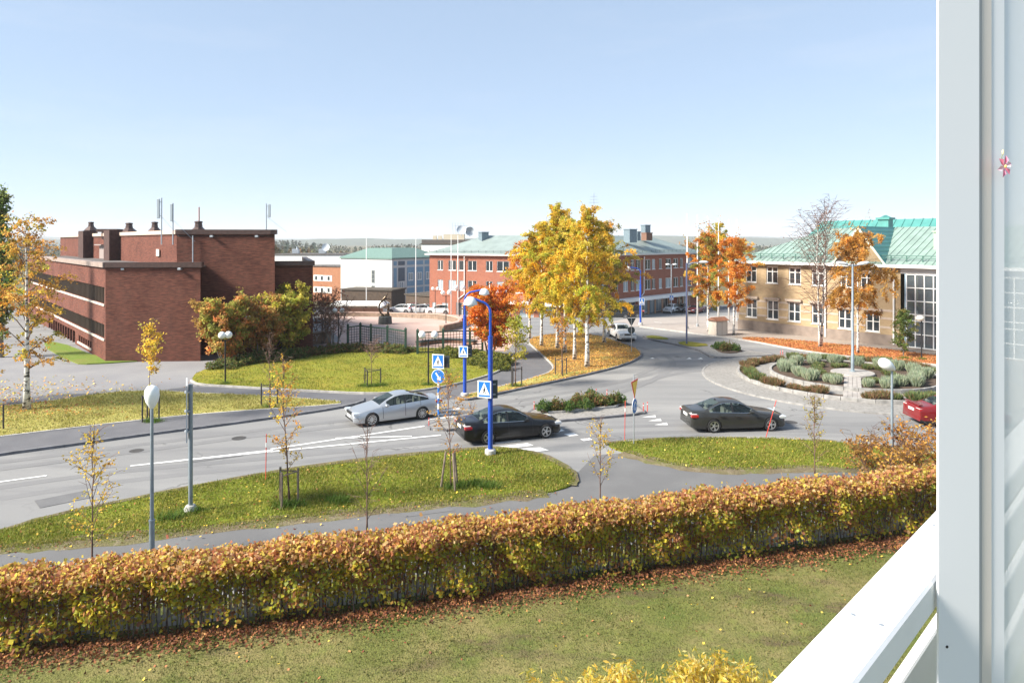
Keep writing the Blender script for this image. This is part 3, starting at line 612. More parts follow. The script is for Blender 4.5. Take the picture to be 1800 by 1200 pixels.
for t, w, zt, px in ((21.0, 2.6, 10.5, 0), (34.9, 3.0, 10.6, 1)):      # dark stair towers standing out of the long side
    p = B0 + ldir * t; n = Vector((-ldir.y, ldir.x)) * 1.0
    q = [p - ldir * w / 2 + n * 1.0, p + ldir * w / 2 + n * 1.0, p + ldir * w / 2 - n * .5, p - ldir * w / 2 - n * .5]
    b = MB(); b.prism([(v.x - rl.x, v.y - rl.y) for v in q], 6.5, zt); b.build('stair_tower', mat('tower_brick', (0.06, 0.028, 0.022), 0.85, var=.3, vscale=3), hall)
p = B0 + ldir * 27.8 + Vector((-.747, -.665)) * .06
db = MB(); db.box((-1.6, -0.02, 0), (1.6, 0.05, 1.5)); db.box((-1.8, -.5, 1.5), (1.8, .1, 1.62)); db.build('roof_door', mat('grey_door', (.28, .23, .21), .6), hall, (p.x - rl.x, p.y - rl.y, ZA + .05), lz)
def vent_cowl(px, py0, Y, w, name='roof_vent'):
    """hooded metal ventilator: curb, flared hood, neck, cap"""
    z0 = zat(py0, Y); b = MB(); s = w / 2
    b.lathe([(s * .62, -1.0), (s * .62, .12), (s * 1.0, .16), (s * .98, .24), (s * .5, .62), (s * .42, .68), (s * .36, 1.05), (s * .44, 1.1), (s * .4, 1.2), (.02, 1.24)], 8)
    return b.build(name, M_COP, hall, (xat(px, Y) - rl.x, Y - rl.y, z0 - rl.z), R(22), smooth=False)
vent_cowl(160, 408, 81.5, 1.5); vent_cowl(227, 412, 71.5, 1.7); vent_cowl(272, 412, 66, 1.4); vent_cowl(349, 413, 60, 1.6)
b = MB(); b.tube([(0, 0, 0), (0, 0, 1.4)], .05); b.build('vent_pipe', mat('rusty_pipe', (.35, .13, .07), .6), hall, (xat(350, 60) - rl.x, 60 - rl.y, zat(392, 60)))
b = MB(); b.box((-1.2, -.6, 0), (1.2, .6, .35)); b.box((-.7, -.4, -.8), (.7, .4, 0)); b.build('roof_duct', M_COP, hall, (xat(193, 77) - rl.x, 77 - rl.y, zat(408, 77)))
for px in (219, 318, 374, 453):                                  # small wall lamps under the copings
    Yl = 53.2 if px < 350 else 56.2; zl = 7.2 if px < 350 else 9.75; b = MB(); b.box((-.12, -.3, -.1), (.12, 0, .08), bev=.03); b.build('wall_lamp', M_STEEL, hall, (xat(px, Yl) - rl.x, Yl - .02 - rl.y, zl))
b = MB(); b.tube([(0, 0, 0), (0, 0, 4.2)], .05, 6); b.build('downpipe', M_STEEL, hall, (xat(339, 55.9) - rl.x, 55.9 - rl.y, 5.6))
b = MB(); b.box((-.45, -.04, -.3), (.45, .02, .3)); b.build('hatch', M_SILLB, hall, (B0.x + ldir.x * 5.2 - rl.x - .08, B0.y + ldir.y * 5.2 - rl.y - .07, 8.35), lz)
def mast(px, base_y, top_y, Y, side, label):
    z0, z1 = zat(base_y, Y), zat(top_y, Y); m = thing('antenna_mast', label, 'antenna', (xat(px, Y), Y, z0), group='antenna masts on the brick hall')
    b = MB(); b.tube([(0, 0, 0), (0, 0, z1 - z0)], .05, 6); b.build('pole', M_STEEL, m)
    b = MB(); b.box((-.085, -.08, 0), (.085, .08, (z1 - z0) * .42), bev=.03); b.build('panel', mat('antenna_panel', (.35, .4, .43), .5), m, (side * .26, 0, (z1 - z0) * .56))
    b = MB(); [b.tube([(0, 0, (z1 - z0) * t), (side * .26, 0, (z1 - z0) * t)], .025, 5) for t in (.62, .92)]; b.build('bracket', M_STEEL, m)
    b = MB(); b.tube([(0, 0, (z1 - z0) * .6), (1.6 * (1 if side > 0 else 1), .4, 0.25)], .012, 4); b.build('guy_wire', M_STEEL, m)
mast(284, 430, 348, 55.7, -1, 'antenna mast with a panel left of the pole, by the pale long wall')
mast(304, 430, 357, 55.6, -.4, 'antenna mast clamped at the corner of the tall brick block')
mast(468, 413, 358, 57.5, 1, 'antenna mast at the right end of the tall brick block roof')
rw = MB()   # ramp wall along the path behind the shrubs
q0, q1 = G(352, 621).xy, G(582, 603).xy
ramp = thing('retaining_wall', 'low brown concrete ramp wall with painted scrawl beside the brick hall', 'wall', (*q0, 0))
M_RW = mat('brown_concrete', (0.20, 0.145, 0.105), 0.9, var=0.35, vscale=1.2, bump=.3)
dq = q1 - q0; rz = math.atan2(dq.y, dq.x); L_ = dq.length
rw.add([(0, 0, -.3), (L_, 0, -.3), (L_, .35, -.3), (0, .35, -.3), (0, 0, .35), (L_, 0, 1.1), (L_, .35, 1.1), (0, .35, .35)], [(0, 1, 5, 4), (1, 2, 6, 5), (2, 3, 7, 6), (3, 0, 4, 7), (4, 5, 6, 7)]); rw.build('wall', M_RW, ramp, rz=rz)
b = MB(); b.add([(-.1, -.06, .35), (L_ + .1, -.06, 1.1), (L_ + .1, .42, 1.1), (-.1, .42, .35), (-.1, -.06, .46), (L_ + .1, -.06, 1.21), (L_ + .1, .42, 1.21), (-.1, .42, .46)], [(0, 1, 5, 4), (1, 2, 6, 5), (2, 3, 7, 6), (3, 0, 4, 7), (4, 5, 6, 7)]); b.build('cap', mat('wall_cap', (.34, .31, .28), .8, var=.2), ramp, rz=rz)
b = MB()
for i, st in enumerate(([(0, 0), (.05, .45), (.3, .05), (.34, .5)], [(.72, .5), (.45, .45), (.5, 0), (.78, .06)], [(.48, .25), (.68, .27)], [(.85, .5), (1.0, .25), (1.2, .5)], [(1.0, .25), (.98, -.05)])):
    b.tube([(x + L_ - 2.3, -.012, z + .35) for x, z in st], .018, 4)
b.build('graffiti', mat('graffiti_white', (.6, .6, .6), .6), ramp, rz=rz)

# ---------------------------------------------------------------- red brick block with green hipped roof (two wings)
M_RED = brick_mat('red_brick', (0.27, 0.09, 0.056), (0.33, 0.12, 0.075), (0.24, 0.15, 0.11), blot=0.2)
M_GROOF = mat('pale_green_roof', (0.235, 0.285, 0.27), 0.5, 0.1, var=0.12, vscale=0.7)
M_FASC = mat('fascia_grey', (0.55, 0.53, 0.50), 0.6, var=.1)
P0 = Vector((xat(755, 117), 117)); P1 = Vector((xat(1010, 103), 103)); P2 = Vector((xat(1228, 131), 131))
red = thing('brick_block', 'three storey red brick block with pale green hipped roof behind the birch grove', 'building', (P1.x, P1.y, -3)); rl = red.location
ZG = -3.4; ZE = 7.05; DEP = 12.0
def wing(pa, pb, hipa, hipb, rows):
    d = (pb - pa).normalized(); n = Vector((-d.y, d.x)); L_ = (pb - pa).length
    ops = [o for r in rows for o in r]
    wall(red, pa, pb, ZG, ZE, M_RED, [o[:4] for o in ops], .16)
    for o in ops: window(red, pa, pb, ZG, o[:4], o[4], (), None, .07, o[5], .12, M_PANEB if random.random() < .45 else M_PANE)
    wall(red, pa + n * DEP, pa, ZG, ZE, M_RED); wall(red, pb, pb + n * DEP, ZG, ZE, M_RED); wall(red, pb + n * DEP, pa + n * DEP, ZG, ZE, M_RED)
    ov = .6; a0 = pa - d * ov - n * ov; b0 = pb + d * ov - n * ov; b1 = pb + d * ov + n * (DEP + ov); a1 = pa - d * ov + n * (DEP + ov)
    ra = pa + d * hipa + n * DEP / 2; rb = pb - d * hipb + n * DEP / 2; zr = ZE + 3.35; b = MB()
    V = [(*(v - rl.xy), z - rl.z) for v, z in ((a0, ZE + .25), (b0, ZE + .25), (b1, ZE + .25), (a1, ZE + .25), (ra, zr), (rb, zr))]
    b.add(V, [(0, 1, 5, 4), (1, 2, 5), (2, 3, 4, 5), (3, 0, 4)]); rf = b.build('roof', M_GROOF, red)
    eb = MB(); eb.prism([(v.x - rl.x, v.y - rl.y) for v in (a0, b0, b1, a1)], ZE - rl.z, ZE + .24 - rl.z); eb.build('eaves', M_FASC, red)
    ns = int((b0 - a0).length / 1.4); sg = MB()                      # snow guard along the eaves
    for k in range(ns):
        p = a0 + (b0 - a0) * ((k + .5) / ns) + n * .5; sg.box((p.x - rl.x - .04, p.y - rl.y - .04, ZE + .45 - rl.z), (p.x - rl.x + .04, p.y - rl.y + .04, ZE + .85 - rl.z))
    for zz in (.62, .82):
        pa_, pb_ = a0 + n * .5, b0 + n * .5; sg.tube([(pa_.x - rl.x, pa_.y - rl.y, ZE + zz - rl.z), (pb_.x - rl.x, pb_.y - rl.y, ZE + zz - rl.z)], .035, 4)
    sg.build('snow_guard', mat('guard_dark', (.16, .2, .19), .5), rf)
    return d, n, L_, rf
random.seed(11)
LA = (P1 - P0).length; LB = (P2 - P1).length
def uof(px, pa, pb):                                                  # distance along a wall line to where column px meets it
    k = (px - 900) / FPX; d = (pb - pa).normalized(); return (k * pa.y - pa.x) / (d.x - k * d.y)
colsA = [(774, 1.15), (795, 1.6), (811, 1.0), (830, 1.75), (860, 1.3), (884, 2.3), (912, 1.5), (940, 1.5), (970, 1.6), (993, 1.2)]
rA = []
for zc, hh in ((8.75, 1.65), (5.45, 1.7)):
    rA.append([(uof(px, P0, P1) - w / 2, uof(px, P0, P1) + w / 2, zc - hh / 2, zc + hh / 2, 1 if w > 1.1 else 0, True) for px, w in colsA])
rA.append([(uof(px, P0, P1) - w / 2, uof(px, P0, P1) + w / 2, .9, 2.4, 1, True) for px, w in ((763, .8), (782, 1.3))] + [(uof(px, P0, P1) - w / 2, uof(px, P0, P1) + w / 2, .15, 2.6, 1, False) for px, w in ((812, 2.4), (850, 2.6), (885, 2.6), (925, 2.6), (960, 2.6))])
d1, n1, _, _ = wing(P0, P1, 7.5, 0.5, rA)
colsB = [(1020, 1.44), (1042, 1.44), (1062, 1.44), (1083, 1.20), (1100, 1.44), (1112, 1.08), (1122, 1.44), (1139, 1.68), (1149, 1.08), (1161, 1.08), (1175, 1.92), (1188, 1.68), (1198, 1.08), (1212, 1.68)]
rB = []
for zc, hh in ((8.8, 1.75), (5.35, 1.75)):
    rB.append([(uof(px, P1, P2) - w / 2, uof(px, P1, P2) + w / 2, zc - hh / 2, zc + hh / 2, 1, True) for px, w in colsB])
rB.append([(uof(px, P1, P2) - w / 2, uof(px, P1, P2) + w / 2, lo, 2.65, 1, False) for px, w, lo in ((1030, 3.0, .5), (1065, 3.4, .5), (1090, 3.4, .5), (1110, 2.4, .5), (1134, 2.2, .5), (1147, 1.8, 0), (1159, 2.2, .5), (1170, 1.6, 0), (1195, 2.2, .5), (1205, 1.6, 0))])
d2, n2, _, rfB = wing(P1, P2, 0.5, 8.5, rB)
for pa, d, n, Lw, u0 in ((P0, d1, n1, LA, 9.5), (P1, d2, n2, LB, 1.0)):    # shop canopy above the ground floor
    a = pa + d * u0; b = MB(); b.box((0, -1.5, 0), (Lw - u0 - .3, 0, .55)); b.build('canopy', M_WHITE, red, (a.x - rl.x, a.y - rl.y, ZG + 2.85 - rl.z), math.atan2(d.y, d.x))
for px, w in ((1128.7, .1), (1141, .1), (1153.5, .1), (1166, .1), (1183, .1), (1190, .1), (1201, .1)):
    u = uof(px, P1, P2); p = P1 + d2 * u - n2 * 1.2; b = MB(); b.box((-.11, -.11, 0), (.11, .11, 2.85)); b.build('shop_pillar', mat('tan_pillar', (.42, .24, .15), .7), red, (p.x - rl.x, p.y - rl.y, ZG - rl.z), math.atan2(d2.y, d2.x))
for px, pa, pb, d, n in ((817, P0, P1, d1, n1), (1131, P1, P2, d2, n2)):
    p = pa + d * uof(px, pa, pb) - n * .12; b = MB(); b.tube([(0, -.4, 10.2), (0, 0, 9.6), (0, 0, 4.0), (-1.2 * d.x, -1.2 * d.y, 3.2)], .09, 6); b.build('downpipe', M_WHITE, red, (p.x - rl.x, p.y - rl.y, ZG - rl.z))
M_VENTB = mat('vent_blue_grey', (.16, .21, .24), .5, .2, var=.15)
def roof_box(px, py, Y, w, h, m, name='roof_vent', base=None):
    z = zat(py, Y); b = MB(); b.box((-w / 2, -w / 2, -1.0), (w / 2, w / 2, h), mi=0); b.box((-w / 2 - .08, -w / 2 - .08, h), (w / 2 + .08, w / 2 + .08, h + .12), mi=0)
    return b.build(name, m, red, (xat(px, Y) - rl.x, Y - rl.y, z - rl.z), R(30))
roof_box(850, 416, 117, 1.3, .7, M_VENTB); roof_box(1108, 416, 118, 1.6, 1.2, M_VENTB); roof_box(1121, 413, 120, .7, .5, M_VENTB); roof_box(1135, 410, 124, 1.2, 1.4, M_VENTB); roof_box(1137, 413, 123.5, 1.4, .3, mat('chimney_brown', (.17, .09, .06), .8), 'chimney'); roof_box(950, 412, 113, 1.2, .3, mat('chimney_brown', (.17, .09, .06), .8), 'chimney')
b = MB(); b.tube([(0, 0, 0), (0, 0, 6.8)], .04, 5); [b.tube([(-.8 + i * .1, 0, 5.2 + i * .5), (.8 - i * .1, 0, 5.2 + i * .5)], .025, 4) for i in range(3)]
tag(b.build('aerial', M_STEEL, None, tuple(at(1044, 412, 112))), 'thin television aerial above the green roof behind the grove', 'antenna')

# ---------------------------------------------------------------- buildings further off
def simple_block(name, label, pts, z0, z1, m, roofm, Zr=0.0, ov=.3):
    t = thing(name, label, 'building', (pts[0].x, pts[0].y, z0)); n = len(pts)
    for i in range(n): wall(t, pts[i], pts[(i + 1) % n], z0, z1, m)
    rl = t.location; cx = sum((p for p in pts), Vector((0, 0))) / n; b = MB()
    ot = [(p + (p - cx).normalized() * ov) for p in pts]; V = [(*(v - rl.xy), z1 - z0) for v in ot] + [(*(cx + (v - cx) * .45 - rl.xy), z1 - z0 + max(Zr, .02)) for v in ot]
    b.add(V, [(i, (i + 1) % n, n + (i + 1) % n, n + i) for i in range(n)] + [tuple(range(n, 2 * n))]); b.prism([tuple(v - rl.xy) for v in ot], z1 - z0 - .25, z1 - z0 - .01)
    b.build('roof', roofm, t); return t
M_DGREEN = mat('dark_green_roof', (0.13, 0.21, 0.18), .55, var=.15)
W0, W1, W2 = Vector((xat(599, 143), 143)), Vector((xat(689, 135), 135)), Vector((xat(775, 149), 149)); W3 = W0 + (W2 - W1)
wb_ = simple_block('white_block', 'white rendered block with dark green roof and a blue panelled side', [W0, W1, W2, W3], -6, 6.1, mat('white_render', (.58, .58, .56), .8, var=.05), M_DGREEN, 1.9)
def face(root, pa, pb, z0, u0, u1, v0, v1, m, name, out=.06, parent=None):
    d = (pb - pa).normalized(); p = pa + d * u0; rl = root.location; b = MB(); b.box((0, -out, 0), (u1 - u0, 0, v1 - v0))
    return b.build(name, m, root, (p.x - rl.x, p.y - rl.y, z0 + v0 - rl.z), math.atan2(d.y, d.x))
M_BLUEP = mat('blue_panel', (.20, .33, .45), .6, var=.1); M_SLATE = mat('slate_panel', (.10, .125, .16), .6, var=.1)
LBw = (W2 - W1).length
for k, (u0, u1) in enumerate(((.5, 1.4), (1.9, 3.9), (4.7, 7.0), (7.6, 9.9), (10.5, 13.0))):
    for v0, v1 in ((10.6, 11.4), (6.3, 10.1), (2.4, 5.9)) if k != 1 else ((10.6, 11.4), (7.4, 10.1), (3.3, 5.6), (.3, 1.9)):
        face(wb_, W1, W2, -6, u0, u1, v0, v1, M_SLATE if k == 1 else M_BLUEP, 'panel')
    for v0 in ((7.4, 3.2) if k > 1 else ((5.75, 2.0) if k == 1 else ())):
        window(wb_, W1, W2, -6, (u0 + .3, u1 - .5, v0, v0 + 1.6), 1, (), None, .12, True, -.09, M_PANEB)
uw = uof(656, W0, W1)
for v in (3.9, 7.0):
    w_ = window(wb_, W0, W1, -6, (uw - .45, uw + .45, v, v + 2.6), 1, (.33, .66), mat('grey_frame', (.3, .33, .33), .6), .09, False, -.02, M_PANE)
def brown_low(px0, px1, Y0, Y1, ztop, label, wins):
    pa, pb = Vector((xat(px0, Y0), Y0)), Vector((xat(px1, Y1), Y1)); n = Vector((-(pb - pa).y, (pb - pa).x)).normalized() * 6
    t = simple_block('low_building', label, [pa, pb, pb + n, pa + n], -5, ztop, mat('dark_brown_board', (.075, .05, .033), .8, var=.25, vscale=2), mat('brown_roof', (.07, .055, .04), .7), .1)
    for px, w, v0, v1 in wins:
        u = uof(px, pa, pb); window(t, pa, pb, -5, (u - w / 2, u + w / 2, v0, v1), 1, (), None, .1, True, -.02, M_PANEB)
    return t
brown_low(600, 688, 132, 129, .25, 'long dark brown low building under the white block wall', [(669, 1.1, .2, 2.6)])
brown_low(713, 765, 127, 122, -.3, 'small dark brown annexe with pale windows left of the red brick block', [(726, 1.7, 1.5, 2.9), (738, 1.7, 1.5, 2.9), (750, 1.4, 1.6, 3.1)])
ta, tb = Vector((xat(545, 178), 178)), Vector((xat(601, 172), 172))
ob = simple_block('orange_block', 'far orange brick block with white window bands beside the hall', [ta, tb, tb + Vector((2, 14)), ta + Vector((2, 14))], -7, 3.2, mat('orange_brick', (.30, .13, .065), .8, var=.12, vscale=1.5), M_ROOFF)
for v in (3.2, 6.2):
    face(ob, ta, tb, -7, 1.4, 8.0, v, v + 1.5, M_WHITE, 'window_band')
    for u in (1.9, 4.0, 6.4): window(ob, ta, tb, -7, (u, u + 1.0, v + .15, v + 1.35), 0, (), None, .08, False, -.09, M_PANE)
ta, tb = Vector((xat(470, 185), 185)), Vector((xat(603, 183), 183))
wf = simple_block('white_hall', 'far low white flat roofed building with dish and vents on top', [ta, tb, tb + Vector((2, 18)), ta + Vector((2, 18))], -7, 6.0, M_WHITE, M_ROOFF)
for px in (518, 565):
    b = MB(); b.box((-.9, -.6, 0), (.9, .6, 1.3), bev=.1); b.tube([(.4, 0, 1.2), (.4, 0, 2.0)], .3, 8); b.build('roof_vent', M_STEEL, wf, (xat(px, 188) - wf.location.x, 4, 13.0))
def dish(root, px, py, Y, r, tilt, name='satellite_dish'):
    p = at(px, py, Y); b = MB(); M_ = Matrix.Rotation(R(tilt), 4, 'X')
    b.lathe([(.05, 0), (r * .5, .06 * r), (r * .8, .18 * r), (r, .32 * r), (r * .98, .36 * r), (r * .78, .22 * r), (.05, .05)], 18, M=M_); b.tube([(0, 0, -r * 1.2), (0, 0, 0)], .09, 6)
    o = b.build(name, mat('dish_grey', (.5, .55, .6), .5), root, tuple(p - Vector(root.location)), smooth=True, angle=40); return o
dish(wf, 573, 435, 188, 1.1, 75)
ta, tb = Vector((xat(741, 178), 178)), Vector((xat(835, 175), 175))
tw = simple_block('white_tower_block', 'white block with brown roof edge and dishes rising behind the red brick block', [ta, tb, tb + Vector((2, 12)), ta + Vector((2, 12))], -7, zat(428, 176), M_WHITE, mat('brown_roof', (.07, .055, .04), .7), .3)
rl = tw.location
b = MB(); b.box((0, 0, 0), (13.5, 8, 1.0)); b.build('roof_edge', mat('slate_brown', (.13, .11, .10), .7), tw, (0, .2, zat(428, 176) + 7))
b = MB(); b.box((0, 0, 0), (5.5, 3, 1.5)); [b.box((x, -.1, 0), (x + 1.0, 1, 1.1)) for x in (-2.8, -1.4)]; b.build('penthouse', mat('cream_render', (.62, .55, .42), .8), tw, (5.5, 2, zat(421.5, 177) + 7))
for i in range(5):
    b = MB(); b.tube([(0, 0, 0), (-.25, 0, 3.2)], .05, 5); b.tube([(0, 0, 2.3), (.9, 0, 2.3)], .03, 4); b.build('aerial_pole', M_STEEL, tw, (8.0 + i * .75, 3, zat(412, 177) + 7))
dish(tw, 811, 405, 177, 1.25, 70); dish(tw, 826, 406, 178, 1.2, 100)

# ---------------------------------------------------------------- yellow brick building with green metal roof, right
M_YB = brick_mat('yellow_brick', (0.34, 0.245, 0.14), (0.40, 0.295, 0.175), (0.33, 0.27, 0.19), blot=0.12)
M_BAND = mat('pale_band', (.40, .33, .27), .8, var=.1); M_PLIN = mat('granite_plinth', (.22, .175, .145), .85, var=.2, vscale=1.5)
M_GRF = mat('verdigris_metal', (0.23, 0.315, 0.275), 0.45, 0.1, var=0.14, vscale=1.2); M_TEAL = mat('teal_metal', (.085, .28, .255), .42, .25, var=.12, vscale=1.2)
Y0 = Vector((24.3, 73.2)); yd = Vector((0.605, -0.796)).normalized(); yn = Vector((-yd.y, yd.x))          # along the street front; yn points into the house
yb = thing('yellow_brick_house', 'two storey yellow brick building with green standing seam roof and tall glazed bay', 'building', (Y0.x, Y0.y, 0)); rl = yb.location
Yend = Y0 + yd * 34
uy = lambda px: uof(px, Y0, Yend)
ZY = 7.25; UG0, UG1 = uy(1478), uy(1551); UGL = uy(1583)
ops = []
for px in (1320, 1357, 1397, 1438): u = uy(px); ops.append((u - .65, u + .65, 5.05, 6.75, 'u'))
for px in (1321, 1358, 1396, 1438): u = uy(px); ops.append((u - .65, u + .65, 1.35, 3.3, 'l'))
for px in (1485, 1534): u = uy(px); ops.append((u - .62, u + .62, 1.15, 3.0, 'l'))
for px in (1487, 1523): u = uy(px); ops.append((u - .55, u + .55, 5.0, 6.4, 'u'))
wall(yb, Y0, Y0 + yd * UGL, -.5, ZY, M_YB, [(o[0], o[1], o[2] + .5, o[3] + .5) for o in ops], .2)
for o in ops:
    window(yb, Y0, Yend, 0, o[:4], 1, (.7,) if o[4] == 'u' else (.5,), None, .09, True, .13)
    a = Y0 + yd * (o[0] - .2); b = MB(); b.box((0, -.28, 0), (o[1] - o[0] + .4, .0, .22)); b.build('lintel', M_BAND, yb, (a.x - rl.x, a.y - rl.y, o[3] + .06), math.atan2(yd.y, yd.x))
def stripe(u0, u1, z0, z1, m, out, name='band'): return face(yb, Y0, Yend, 0, u0, u1, z0, z1, m, name, out)
lows = sorted([o for o in ops if o[4] == 'l'], key=lambda o: o[0])
for z in (1.55, 2.35, 3.05):
    edges = [0] + [x for o in lows for x in (o[0], o[1])] + [UGL - .05]
    for a, c in zip(edges[0::2], edges[1::2]):
        if c - a > .1: stripe(a, c, z, z + .2, M_BAND, .03)
stripe(-.02, UGL - .04, 6.72 + .24, ZY, M_BAND, .05); stripe(-.05, UGL, -.3, 1.0, M_PLIN, .1, 'plinth')
wall(yb, Y0 + yn * 12, Y0, -.5, ZY, M_YB)
GX = Y0 + yd * UGL
# tall glazed bay: mullion grid, every pane its own part
bay_l = 34 - UGL
gb = MB(); NU, NV = 18, 7; zs = [0.15, 1.3, 2.45, 3.0, 4.15, 5.3, 6.45]; pw = .72
frame = MB()
for k in range(NU + 1): frame.box((k * pw - .04, -.05, 0.1), (k * pw + .04, .09, 6.5))
for z in zs: frame.box((.04, -.04, z - .04), (NU * pw - .04, .08, z + .04))
bay = frame.build('glazed_bay', M_WHITE, yb, (GX.x - rl.x + yd.x * .5, GX.y - rl.y + yd.y * .5, 0), math.atan2(yd.y, yd.x))
for k in range(NU):
    for j in range(len(zs) - 1):
        p = MB(); p.quad((k * pw + .05, .03, zs[j] + .04), ((k + 1) * pw - .05, .03, zs[j] + .04), ((k + 1) * pw - .05, .03, zs[j + 1] - .04), (k * pw + .05, .03, zs[j + 1] - .04)); p.build('pane', glass_mat('bay_glass', .25, (.10, .125, .145)) if 'bay_glass' not in MATS else MATS['bay_glass'], bay)  # bluish reflection is put into the lightened pane tint
stripe(UGL, 34, 6.52, ZY, mat('bay_fascia', (.62, .63, .64), .6), .02, 'fascia'); stripe(UGL, 34, -.3, .1, M_PLIN, .12, 'plinth')
ib = MB(); ib.box((0.2, 3.0, -.2), (34 - UGL, 3.1, 7), mi=0); ib.box((.2, 0.3, 3.3), (34 - UGL, 3.0, 3.5)); ib.box((0.2, .3, -.2), (34 - UGL, 3, .05)); ib.build('interior', mat('dim_interior', (.16, .13, .11), .8), yb, (GX.x - rl.x, GX.y - rl.y, 0), math.atan2(yd.y, yd.x))
b = MB(); b.box((0, -.06, 0), (.12, .1, 6.4)); b.build('bay_corner', mat('corner_blue', (.3, .42, .52), .6), yb, (GX.x - rl.x + yd.x * .36, GX.y - rl.y + yd.y * .36, .1), math.atan2(yd.y, yd.x))
for px in (1452, 1572):
    u = uy(px); a = Y0 + yd * u - yn * .13; b = MB(); b.tube([(0, -.35, 7.2), (0, 0, 6.8), (0, 0, .2)], .07, 6); b.build('downpipe', M_WHITE, yb, (a.x - rl.x, a.y - rl.y, 0), math.atan2(yd.y, yd.x))
# roof: street slope in single standing-seam panels, hip at the left end, gable over the middle
RZ = 3.45; RD = 7.0; OV = .55
def P3(u, v, z): q = Y0 + yd * u + yn * v; return (q.x - rl.x, q.y - rl.y, z)
HIP = 6.5
b = MB(); b.add([P3(-OV, -OV, ZY), P3(34, -OV, ZY), P3(34, RD, ZY + RZ - .03), P3(HIP, RD, ZY + RZ - .03), P3(-OV, 2 * RD + OV, ZY), P3(34, 2 * RD + OV, ZY)], [(0, 1, 2, 3), (0, 3, 4), (4, 3, 2, 5)])
yroof = b.build('roof', M_GRF, yb)
NP = 58; pwid = (34 + OV) / NP
for k in range(NP):
    ua = -OV + k * pwid; ub = ua + pwid - .03
    top = lambda u: 1.0 if u > HIP else (u + OV) / (HIP + OV)
    ta_, tb_ = top(ua), top(ub); zt = .035
    f = lambda u, t: P3(u, -OV + (RD + OV) * t, ZY + RZ * t + zt)
    s_ = lambda u, t: P3(u, -OV + (RD + OV) * t, ZY + RZ * t + zt + .06)
    pb = MB(); pb.add([f(ua, 0), f(ub, 0), f(ub, tb_), f(ua, ta_)], [(0, 1, 2, 3)])
    pb.add([f(ua - .02, 0), s_(ua - .02, 0), s_(ua - .02, ta_), f(ua - .02, ta_), f(ua + .02, 0), s_(ua + .02, 0), s_(ua + .02, ta_), f(ua + .02, ta_)], [(0, 1, 2, 3), (7, 6, 5, 4), (1, 5, 6, 2), (0, 4, 5, 1)])
    pb.build('roof_panel', M_GRF, yroof)
b = MB(); b.box((0, 0, -.2), (34 + OV, .14, .06)); b.build('gutter', M_WHITE, yroof, P3(-OV, -OV - .12, ZY - .02), math.atan2(yd.y, yd.x))
sg = MB(); a, c = P3(-OV, 0, ZY + .62), P3(34, 0, ZY + .62)
for z in (0, .2): sg.tube([(a[0], a[1], a[2] + z), (c[0], c[1], c[2] + z)], .035, 4)
for k in range(26): q = P3(k * 1.3, .02, ZY + .3); sg.box((q[0] - .04, q[1] - .04, q[2]), (q[0] + .04, q[1] + .04, q[2] + .55))
sg.build('snow_guard', mat('guard_green', (.10, .2, .17), .5), yroof)
# cross gable
gu0, gu1 = UG0 - .2, UG1 + .1; gm = (gu0 + gu1) / 2; GZ = ZY + 3.3
def tri_wall():
    b = MB(); d = math.atan2(yd.y, yd.x); b.add([(0, 0, 0), (gu1 - gu0, 0, 0), (gm - gu0, 0, GZ - ZY - .1)], [(0, 1, 2)]); return b.build('gable', M_YB, yb, P3(gu0, -.08, ZY - .02), d)
tri_wall(); stripe(gu0, gu1, 6.6, 7.24, M_YB, .079, 'gable_foot')
back = 7.4
def gable_slope(ua, va, name, m, sgn):
    root = None; n = 9
    for k in range(n):
        t0, t1 = k / n, (k + 1) / n - .006; pb = MB()
        e0 = lambda t: P3(lerp(gm, ua, t), -.45, lerp(GZ + .12, ZY + .1, t)); e1 = lambda t: P3(lerp(gm, ua, t), lerp(back, .35, t), lerp(GZ + .12, ZY + .1, t))
        pb.add([e0(t0), e0(t1), e1(t1), e1(t0)], [(0, 1, 2, 3)])
        q0, q1 = Vector(e0(t0)), Vector(e1(t0)); up = Vector((0, 0, .07)); sd_ = (Vector(e0(t1)) - q0).normalized() * .04
        pb.add([q0, q1, q1 + up, q0 + up, q0 + sd_, q1 + sd_, q1 + sd_ + up, q0 + sd_ + up], [(0, 1, 2, 3), (4, 7, 6, 5), (3, 2, 6, 7)]); pb.build('roof_panel', m, yroof)
gable_slope(gu0 - .35, 0, 'l', M_GRF, -1); gable_slope(gu1 + .35, 0, 'r', M_TEAL, 1)  # shade of the right slope is put into its darker teal
for s_, ue in ((-1, gu0 - .35), (1, gu1 + .35)):
    b = MB(); a, c = Vector(P3(gm, -.5, GZ + .02)), Vector(P3(ue, -.5, ZY)); b.tube([a, c], .12, 4); b.build('verge_board', mat('verge_pale', (.55, .6, .5), .6), yroof)
q = P3(uy(1495), RD, ZY + RZ); b = MB(); b.box((-.5, -.5, -.6), (.5, .5, .8)); b.box((-.65, -.65, .8), (.65, .65, 1.0)); b.lathe([(.6, 1.0), (.1, 1.25), (.02, 1.26)], 4); b.build('roof_vent', M_TEAL, yroof, q, math.atan2(yd.y, yd.x))
u = uy(1636); b = MB(); b.box((-.7, -.2, -.5), (.7, 1.6, 1.2)); b.box((-.8, -.3, 1.2), (.8, 1.7, 1.32)); b.build('dormer', mat('dormer_green', (.33, .45, .32), .6), yroof, P3(u, 2.6, ZY + 1.7), math.atan2(yd.y, yd.x))
